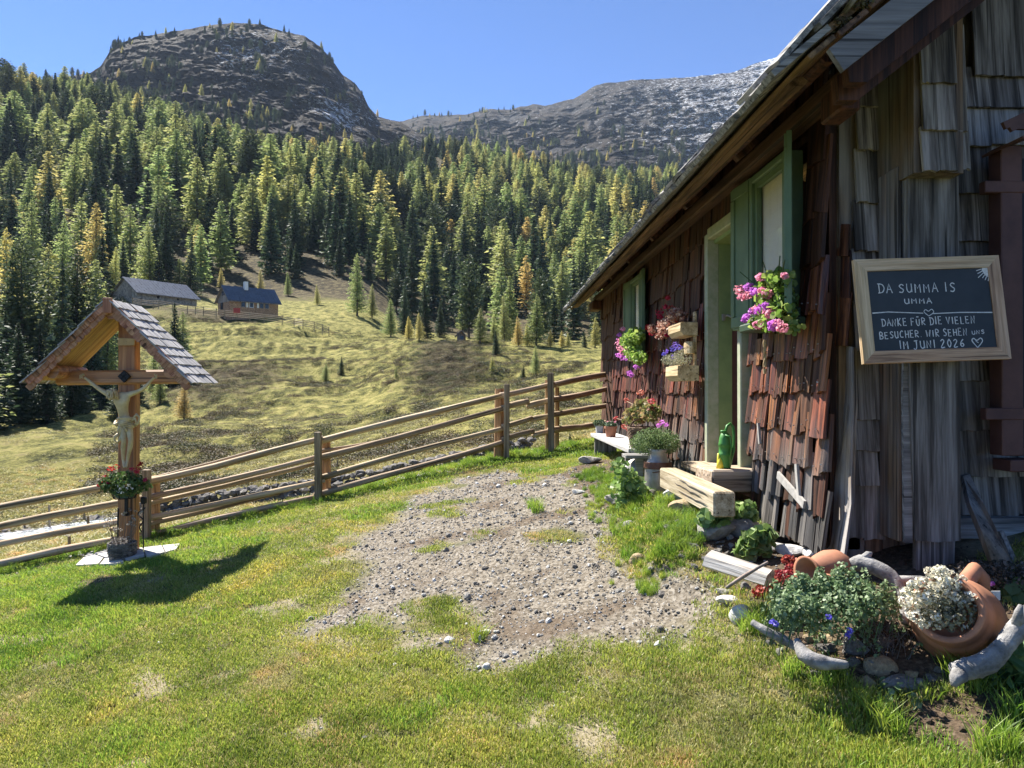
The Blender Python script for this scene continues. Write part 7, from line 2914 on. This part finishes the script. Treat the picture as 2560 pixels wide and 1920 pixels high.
for x, yb, w, k, m_, lb in STN:
    h_ = hit(x, yb)
    s = w / F_PX * h_.y
    me = RK[(k + rs.randrange(2) * 6) % 12].copy()
    me.materials.clear()
    me.materials.append(m_)
    o = link('stone', me, None, loc=h_ + Vector((0, s * .3, s * .14)), rot=(rs.uniform(-.1, .1), rs.uniform(-.1, .1), rs.uniform(-.4, .4)), scale=s * 1.05)
    for p_ in me.polygons:
        p_.use_smooth = k in (0, 5)
    tag(o, lb, 'stone')

# plants of the bed
M_MINT = leaf('catmint_leaves', [(0, (.10, .18, .075)), (.5, (.20, .30, .14)), (1, (.36, .46, .26))], .35, dv=.2)
c = P(2070, 1540, 3.02)
t = thing('herb_patch', hit(2070, 1600), 'broad patch of grey-green catmint leaves with a few violet flowers', 'herb plant')
el = [(P(2070, 1530, 3.05), (.16, .14, .09)), (P(1995, 1515, 3.12), (.11, .11, .08)), (P(2140, 1500, 3.1), (.12, .12, .09)), (P(2195, 1510, 3.1), (.09, .10, .06)), (P(2040, 1480, 3.15), (.11, .10, .06)), (P(1960, 1540, 3.0), (.06, .07, .05)), (P(2110, 1462, 3.15), (.06, .06, .04))]
el0 = list(el)
for k in range(70):
    e_ = rs.choice(el0)
    a_ = rs.uniform(0, 6.28)
    q_ = rs.uniform(.2, 1.05)
    el.append((Vector(e_[0]) + Vector((math.cos(a_) * e_[1][0] * q_, math.sin(a_) * e_[1][1] * q_, e_[1][2] * rs.uniform(.3, 1.0) * (1.25 - .5 * q_))), (.022, .022, .055)))
wfol('foliage', M_MINT, t, el, 5600, .0165, 91, 'hex', .35, .2, .8)
b = MB()
for k in range(90):
    e_ = rs.choice(el0)
    p1 = Vector(e_[0]) + Vector((rs.uniform(-1, 1) * e_[1][0], rs.uniform(-1, 1) * e_[1][1], e_[1][2] * rs.uniform(.3, 1.15)))
    b.tube([Vector((p1.x * .97, p1.y, p1.z - .16)), p1], .0022, 3, cap=False)
part('stems', b, M_MINT, t)
blooms(t, M_BLUEF, [(P(x, y, 2.9), .012) for x, y in [(2125, 1576), (2118, 1590), (2072, 1543), (1932, 1556), (1940, 1560), (2124, 1584)]], 16, .010)
M_BIGL = leaf('broad_leaves', [(0, (.13, .22, .06)), (.5, (.24, .36, .10)), (1, (.42, .52, .22))], .45, dv=.2)
for (x, yb, el, n, s, lb, m_) in [
    (1785, 1350, [(1775, 1290, .07), (1800, 1285, .08), (1760, 1300, .05), (1790, 1310, .06)], 150, .045, 'leafy seedling below the step beam', M_BIGL),
    (1855, 1330, [(1845, 1275, .07), (1865, 1290, .07), (1870, 1270, .05)], 150, .045, 'leafy plant at the foot of the shingles beside the step', M_BIGL),
    (1885, 1400, [(1870, 1375, .07), (1900, 1360, .08), (1910, 1340, .06), (1880, 1350, .07)], 220, .06, 'large-leaved plant between the stones under the shingles', M_BIGL),
    (1575, 1262, [(1552, 1225, .10), (1580, 1218, .11), (1565, 1190, .09), (1548, 1165, .07), (1596, 1238, .10), (1560, 1248, .10)], 380, .045, 'nasturtium leaves climbing beside the milk can', M_BIGL),
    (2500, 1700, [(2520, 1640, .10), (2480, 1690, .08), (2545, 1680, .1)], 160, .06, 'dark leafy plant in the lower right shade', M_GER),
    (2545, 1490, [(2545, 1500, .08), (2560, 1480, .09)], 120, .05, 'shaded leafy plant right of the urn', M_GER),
    (2230, 1740, [(2240, 1745, .09), (2280, 1750, .07)], 120, .035, 'pale weed in front of the flat stones', M_MINT),
]:
    h_ = hit(x, yb)
    t = thing('leafy_plant', h_, lb, 'plant')
    wfol('foliage', m_, t, [(P(a, q, h_.y), (r, r, r * .7)) for a, q, r in el], n, s, int(x), 'hex', .4, .2)
    b = MB()
    for a, q, r in el:
        b.tube([h_, P(a, q, h_.y)], .004, 4)
    part('stems', b, m_, t)
M_DKHE = leaf('dark_thyme', [(0, (.03, .028, .02)), (.6, (.075, .065, .045)), (1, (.22, .18, .14))], .2)
h_ = P(2500, 1450, 3.3)
t = thing('thyme_cushion', h_, 'dark dry cushion plant with a single pink flower behind the urn', 'plant')
wfol('foliage', M_DKHE, t, [(P(2450, 1440, 3.35), (.16, .12, .07)), (P(2520, 1440, 3.35), (.18, .12, .07)), (P(2560, 1455, 3.3), (.12, .12, .07))], 2600, .013, 95, 'quad')
blooms(t, M_MAGF, [(P(2478, 1460, 3.15), .012)], 14, .012)
b = MB()
b.box(P(2489, 1489, 3.05), (.038, .003, .038))
tag(b.build('plant_tag', plain('white_plastic', (.8, .8, .8), .5, bump=0)), 'small white plant label behind the urn', 'plant label')
# dry twigs in the bed
b = MB()
for k in range(70):
    x, y = rs.uniform(2180, 2300), rs.uniform(1560, 1650)
    p = hit(x, y)
    a = rs.uniform(0, 6.28)
    b.tube([p, p + Vector((math.cos(a) * .03, math.sin(a) * .03, rs.uniform(.03, .08))), p + Vector((math.cos(a) * .08, math.sin(a) * .05, rs.uniform(.02, .12)))], .0016, 3, cap=False)
tag(b.build('dry_twigs', M_DRY), 'dry twigs and stalks littering the bed before the urn', None, None, 'stuff')
# loose stalks around the herb patch
t = thing('straggling_herbs', hit(2170, 1620), 'straggling stalks and small leaves between herb patch and urn', 'plant')
b = MB()
lv = []
for k in range(60):
    x, y = rs.choice([(rs.uniform(1900, 2000), rs.uniform(1520, 1600)), (rs.uniform(2150, 2270), rs.uniform(1540, 1660)), (rs.uniform(1950, 2150), rs.uniform(1600, 1660))])
    p = hit(x, y)
    a = rs.uniform(0, 6.28)
    q = p + Vector((math.cos(a) * rs.uniform(.01, .06), math.sin(a) * rs.uniform(.01, .06), rs.uniform(.04, .14)))
    b.tube([p, (p + q) / 2 + Vector((.01, 0, .01)), q], .0018, 3, cap=False)
    lv += [(q, (.016, .016, .014)), ((p + q) / 2, (.014, .014, .012))]
part('stalks', b, M_GREYG, t)
wfol('leaves', M_MINT, t, lv, 900, .015, 97, 'hex', .2, .2, .7)
# edging stones tucked round the bed, each its own
for i, (x, y, w) in enumerate([(1925, 1610, 30), (1955, 1640, 34), (1985, 1668, 26), (2040, 1690, 40), (2100, 1690, 36), (2170, 1712, 44), (2130, 1660, 40), (2185, 1665, 36), (2280, 1690, 40), (2330, 1700, 34), (1860, 1590, 26), (2025, 1600, 34), (2350, 1680, 30)]):
    h_ = hit(x, y)
    s = w / F_PX * h_.y
    me = RK[(i * 5) % 12].copy()
    me.materials.clear()
    me.materials.append([M_STONED, M_STONE, M_YSTONE][i % 3])
    o = link('stone', me, None, loc=h_ + Vector((0, 0, s * .15)), rot=(rs.uniform(-.2, .2), rs.uniform(-.2, .2), rs.uniform(0, 6)), scale=s * 1.1)
    tag(o, 'small rough stone edging the garden bed', 'stone', 'small stones edging the garden bed')
# ------------------------------------------------------------------ lawn grass, gravel, fallen leaves
def tuft_mesh(name, seed, n, R, h0, h1, w, lean=.5, m=None):
    r = np.random.default_rng(seed)
    a = r.uniform(0, 6.283, n)
    rr_ = R * np.sqrt(r.random(n))
    base = np.stack([np.cos(a) * rr_, np.sin(a) * rr_, np.full(n, -.006)], 1)
    h = r.uniform(h0, h1, n)
    la = r.uniform(0, 6.283, n)
    ln = r.uniform(.05, lean, n) * h
    side = r.uniform(0, 6.283, n)
    sx, sy_ = np.cos(side) * w * .5, np.sin(side) * w * .5
    sd = np.stack([sx, sy_, np.zeros(n)], 1) * r.uniform(.7, 1.2, n)[:, None]
    mid = base + np.stack([np.cos(la) * ln * .35, np.sin(la) * ln * .35, h * .6], 1)
    tip = base + np.stack([np.cos(la) * ln, np.sin(la) * ln, h], 1)
    co = np.stack([base - sd, base + sd, mid + sd * .8, mid - sd * .8, tip + sd * .08, tip - sd * .08], 1).reshape(-1, 3)
    i = np.arange(n)[:, None] * 6
    f = np.concatenate([i + np.array([[0, 1, 2, 3]]), i + np.array([[3, 2, 4, 5]])], 1).reshape(-1, 4)
    me = np_mesh(name, co, f, attr={'v': np.repeat(r.random(n), 2)})
    me.materials.append(m)
    return me


WS = [(.34, (.52, .60, .45)), (.46, (.85, .90, .75)), (.56, (1.05, 1.0, .95)), (.68, (1.45, 1.12, 1.05))]
M_GRASS = leaf('lawn_grass', [(0, (.16, .22, .035)), (.45, (.30, .37, .06)), (.8, (.44, .46, .10)), (1, (.58, .52, .20))], .5, world_stops=WS, wscale=1.3, dv=.25, dh=.02)
M_LUSH = leaf('lush_grass', [(0, (.12, .22, .025)), (.5, (.24, .38, .045)), (1, (.42, .50, .10))], .5, world_stops=WS, wscale=2.0, dv=.25)
M_DRYG = leaf('dry_grass', [(0, (.30, .28, .09)), (.5, (.46, .41, .17)), (1, (.62, .54, .30))], .4, world_stops=WS, wscale=2.0, dv=.3)

g = np.random.default_rng(21)


def lawn_points(n, y0, y1):
    """density falls with depth"""
    Y = y0 * (y1 / y0) ** g.random(n)
    x = g.uniform(-260, 2840, n)
    X = (x - 1235) / F_PX * Y
    return X, Y


X, Y = lawn_points(60000, 2.15, 11.5)
keepd = g.random(len(X)) < np.clip((Y / 3.2) ** -.0, 0, 1)
dF = Y - fence_y(X)
gr_, wo_, so_ = masks(X, Y)
inside_c = (X > XW - .02) & (Y > 3.7)
dens = (1 - gr_) ** 1.5 * (1 - .93 * wo_) * (1 - .97 * so_)
dens = dens * (dF < .9) * ~inside_c * (1 - .6 * (g.random(len(X)) < sstep(.1, -.3, in_poly(BED, X, Y)))) * (in_poly([hit(188, 1421), hit(222, 1374), hit(300, 1372), hit(455, 1360), hit(440, 1386), hit(310, 1415)], X, Y) > .02)
# bare footing under the shingles and in the dark hollow below the step
dens = dens * (1 - .8 * ((X > 1.25) & (Y > 3.9) & (Y < 6.6)))
ok = (g.random(len(X)) < dens) & keepd
X, Y, dF = X[ok], Y[ok], dF[ok]
Z = H(X, Y)
lush = sstep(.1, .6, fbm(X / .9, Y / .9, 0, 3, 141) + .55 * sstep(-1.6, -.2, dF) + .45 * sstep(.75, 1.0, X) * (Y > 3.8) + .3 * sstep(-1.5, -3.5, X) - .1)
rnd = g.random(len(X))
sel_l = rnd < lush * .6
sel_d = (~sel_l) & (g.random(len(X)) < .26 + .6 * sstep(.0, .5, fbm(X / .6, Y / .6, 0, 3, 151)))
sel_n = ~sel_l & ~sel_d
tufts = []
for nm, mm, sd, n, R, h0, h1, px_, lb in [('grass_tuft', M_GRASS, 1, 70, .075, .012, .030, (620, 1700), 'short lawn tuft in the lower left of the lawn'),
                                         ('grass_tuft', M_LUSH, 2, 60, .075, .022, .050, (1760, 1640), 'fresh green tuft beside the garden bed'),
                                         ('grass_tuft', M_DRYG, 3, 50, .075, .010, .026, (1300, 1750), 'yellowish short tuft in the lower middle of the lawn')]:
    me = tuft_mesh(nm, sd, n, R, h0, h1, .0042, .9, mm)
    o = link(nm, me, None, loc=hit(*px_))
    tag(o, lb, None, None, 'stuff')
    tufts.append(o)
for s, msk, k0 in ((tufts[0], sel_n, 1.0), (tufts[1], sel_l, 1.0), (tufts[2], sel_d, 1.0)):
    n = msk.sum()
    yy = Y[msk]
    sc = np.clip(.55 + .14 * yy, .8, 1.9)[:, None] * g.uniform(.75, 1.25, n)[:, None] * np.stack([np.ones(n), np.ones(n), g.uniform(.7, 1.15, n) / np.clip(.45 + .2 * yy, .9, 1.9)], 1)
    scatter('lawn_grass', s, np.stack([X[msk], yy, Z[msk]], 1), g.uniform(0, 6.28, n), sc, 'short green lawn growing over the sloping yard', None)

# taller clumps: bank edge, bed rim, fence line, gravel islets
M_T = tuft_mesh('grass_clump', 9, 90, .06, .06, .15, .0055, 1.1, M_LUSH)
CL = [(2390, 1690), (2440, 1700), (2470, 1680), (2490, 1710), (2420, 1720), (2080, 1690), (2060, 1720), (2110, 1715), (1985, 1690), (1890, 1560), (1900, 1580), (1870, 1580), (1905, 1540), (2150, 1760), (2200, 1800), (2230, 1830),
      (2540, 1800), (2520, 1850), (2480, 1880), (2550, 1890), (1330, 1270), (1345, 1280), (1200, 1600)]
first = None
for i, (x, y) in enumerate(CL):
    h_ = hit(x, y)
    o = link('grass_clump', M_T, None, loc=h_, rot=(0, 0, rs.uniform(0, 6)), scale=rs.uniform(.6, 1.0))
    tag(o, 'tall fresh grass clump at the rim of the garden bed' if x > 1800 else 'small grass clump on the gravel', 'grass clump', 'tall grass clumps at the bed' if x > 1800 else 'grass clumps on the gravel')
    first = first or o
pts, scs = [], []
while len(pts) < 330:
    Yp = rs.uniform(4.2, 7.6)
    Xp = .97 + rs.gauss(0, .09) + .05 * math.sin(Yp * 5)
    pts.append((Xp, Yp, float(H(Xp, Yp))))
    scs.append(rs.uniform(.25, .5))
for k in range(330):
    Xp = rs.uniform(-6, 1.2)
    Yp = float(fence_y(Xp)) + rs.gauss(.05, .22)
    pts.append((Xp, Yp, float(H(Xp, Yp))))
    scs.append(rs.uniform(.4, .9))
for k in range(160):
    x, y = rs.uniform(1560, 1760), rs.uniform(1255, 1400)
    h_ = hit(x, y)
    pts.append(tuple(h_))
    scs.append(rs.uniform(.35, .75))
scatter('bank_grass', first, pts, g.uniform(0, 6.28, len(pts)), np.array(scs), 'longer grass hanging over the bank and along the fence', None, tilt=.35)
# meadow tussocks beyond the fence
n = 9000
ty_ = np.exp(g.uniform(math.log(12), math.log(34), n))
tx_ = g.uniform(-80, 1520, n)
tX = (tx_ - 1235) / F_PX * ty_
_, spy = to_px(tX, ty_, H(tX, ty_))
st_y = np.interp(tx_, [s[0] for s in ST], [(s[1] + s[2]) / 2 for s in ST])
okk = (ty_ - fence_y(tX) > .9) & (g.random(n) < .75) & ~((np.abs(spy - st_y) < 17) & (tx_ < 370))
tX, ty_ = tX[okk], ty_[okk]
md = link('meadow_tussock', tuft_mesh('meadow_tussock', 12, 60, .10, .03, .10, .012, 1.0, M_DRYG), None, loc=hit(700, 1180, 13))
tag(md, 'pale tussock of meadow grass beyond the fence', None, None, 'stuff')
k = g.uniform(.8, 1.9, len(tX))
scatter('meadow_grass', md, np.stack([tX, ty_, H(tX, ty_)], 1), g.uniform(0, 6.28, len(tX)), np.stack([k * 1.4, k * 1.4, k * .7], 1), 'uneven pasture grass beyond the yard fence', None)

# gravel
PB = []
for i in range(3):
    q = rock_mesh('pebble', 500 + i, 1, .2, .6)
    q.materials.append([M_WSTONE, M_STONE, M_STONED][i])
    h_ = hit([1300, 1420, 1250][i], [1500, 1540, 1560][i])
    o = link('pebble', q, None, loc=h_, scale=.03)
    tag(o, ['small whitish', 'small grey', 'small dark'][i] + ' pebble lying on the gravel yard', None, None, 'stuff')
    PB.append(o)
n = 60000
Y = 3.2 * (9.8 / 3.2) ** g.random(n)
X = g.uniform(-2.6, 1.7, n)
gr_, wo_, so_ = masks(X, Y)
ok = (g.random(n) < np.maximum(gr_, .10 * wo_ + .22 * so_) * np.clip((5.5 / Y) ** .5, .5, 1)) & (Y < 9.6) & (X < XW - .1)
X, Y = X[ok], Y[ok]
n = len(X)
sz = np.clip(g.lognormal(math.log(.0078), .6, n), .0045, .06) * np.clip(.75 + Y * .07, 1, 1.4)
which = g.random(n)
for i, (a, b_) in enumerate(((0, .3), (.3, .84), (.84, 1))):
    k = (which >= a) & (which < b_)
    scatter('gravel', PB[i], np.stack([X[k], Y[k], H(X[k], Y[k]) + sz[k] * .12], 1), g.uniform(0, 6.28, k.sum()), sz[k] * 1.1, 'loose gravel scattered over the trodden yard', None, tilt=.3)
# rubble strip along the fence
n = 900
Xr = g.uniform(-5.5, .6, n)
Yr = fence_y(Xr) + g.normal(.35, .22, n) - .5 * sstep(-3.2, -5.5, Xr)
sz = g.uniform(.02, .085, n)
for i in range(2):
    k = np.arange(n) % 2 == i
    scatter('edge_rubble', PB[i], np.stack([Xr[k], Yr[k], H(Xr[k], Yr[k]) + sz[k] * .1], 1), g.uniform(0, 6.28, k.sum()), sz[k], 'small stones strewn along the lawn edge under the fence', None, tilt=.3)
# weeds along the fence and soil crumbs
wd = link('weed', shrub_mesh('weed', 33, M_BIGL, 60, .12, .06), None, loc=hit(560, 1320), scale=.22)
tag(wd, 'small broad-leaved weed at the lawn edge under the fence', None, None, 'stuff')
n = 70
Xr = g.uniform(-5.5, .8, n)
Yr = fence_y(Xr) + g.normal(.2, .2, n)
scatter('edge_weeds', wd, np.stack([Xr, Yr, H(Xr, Yr)], 1), g.uniform(0, 6.28, n), g.uniform(.12, .32, n), 'broad-leaved weeds along the lawn edge', None)
n = 2600
Xs = g.uniform(.9, 2.6, n)
Ys = g.uniform(2.3, 3.9, n)
_, _, so_ = masks(Xs, Ys)
k = g.random(n) < so_
cl = rock_mesh('soil_clod', 510, 1, .6, .7)
cl.materials.append(plain('soil_clod', (.075, .052, .034), .95, ns=30, bump=.8))
cd = link('soil_clod', cl, None, loc=hit(2400, 1780), scale=.03)
tag(cd, 'dark crumb of earth in the dug patch', None, None, 'stuff')
scatter('soil_crumbs', cd, np.stack([Xs[k], Ys[k], H(Xs[k], Ys[k])], 1), g.uniform(0, 6.28, k.sum()), np.clip(g.lognormal(math.log(.016), .6, k.sum()), .006, .07), 'dark crumbly earth of the garden bed', None, tilt=.5)
# stones and earth in the hollow of the bank
n = 130
hx_, hy_ = [], []
while len(hx_) < n:
    x, y = rs.uniform(1600, 1900), rs.uniform(1300, 1430)
    h_ = hit(x, y)
    hx_.append(h_.x)
    hy_.append(h_.y)
hx_, hy_ = np.array(hx_), np.array(hy_)
sz = g.uniform(.015, .075, n)
for i in range(2):
    k = np.arange(n) % 2 == i
    scatter('bank_stones', PB[i + 1], np.stack([hx_[k], hy_[k], H(hx_[k], hy_[k]) + sz[k] * .2], 1), g.uniform(0, 6.28, k.sum()), sz[k], 'small stones in the hollow below the step', None, tilt=.4)
# small pale stones in the lawn
n = 90
xs_, ys_ = g.uniform(100, 1700, n), g.uniform(1480, 1910, n)
P_ = [hit(a, b_) for a, b_ in zip(xs_, ys_)]
scatter('lawn_stones', PB[0], np.array([tuple(p) for p in P_]), g.uniform(0, 6.28, n), g.uniform(.008, .03, n), 'tiny pale stones showing in the worn lawn', None, tilt=.3)
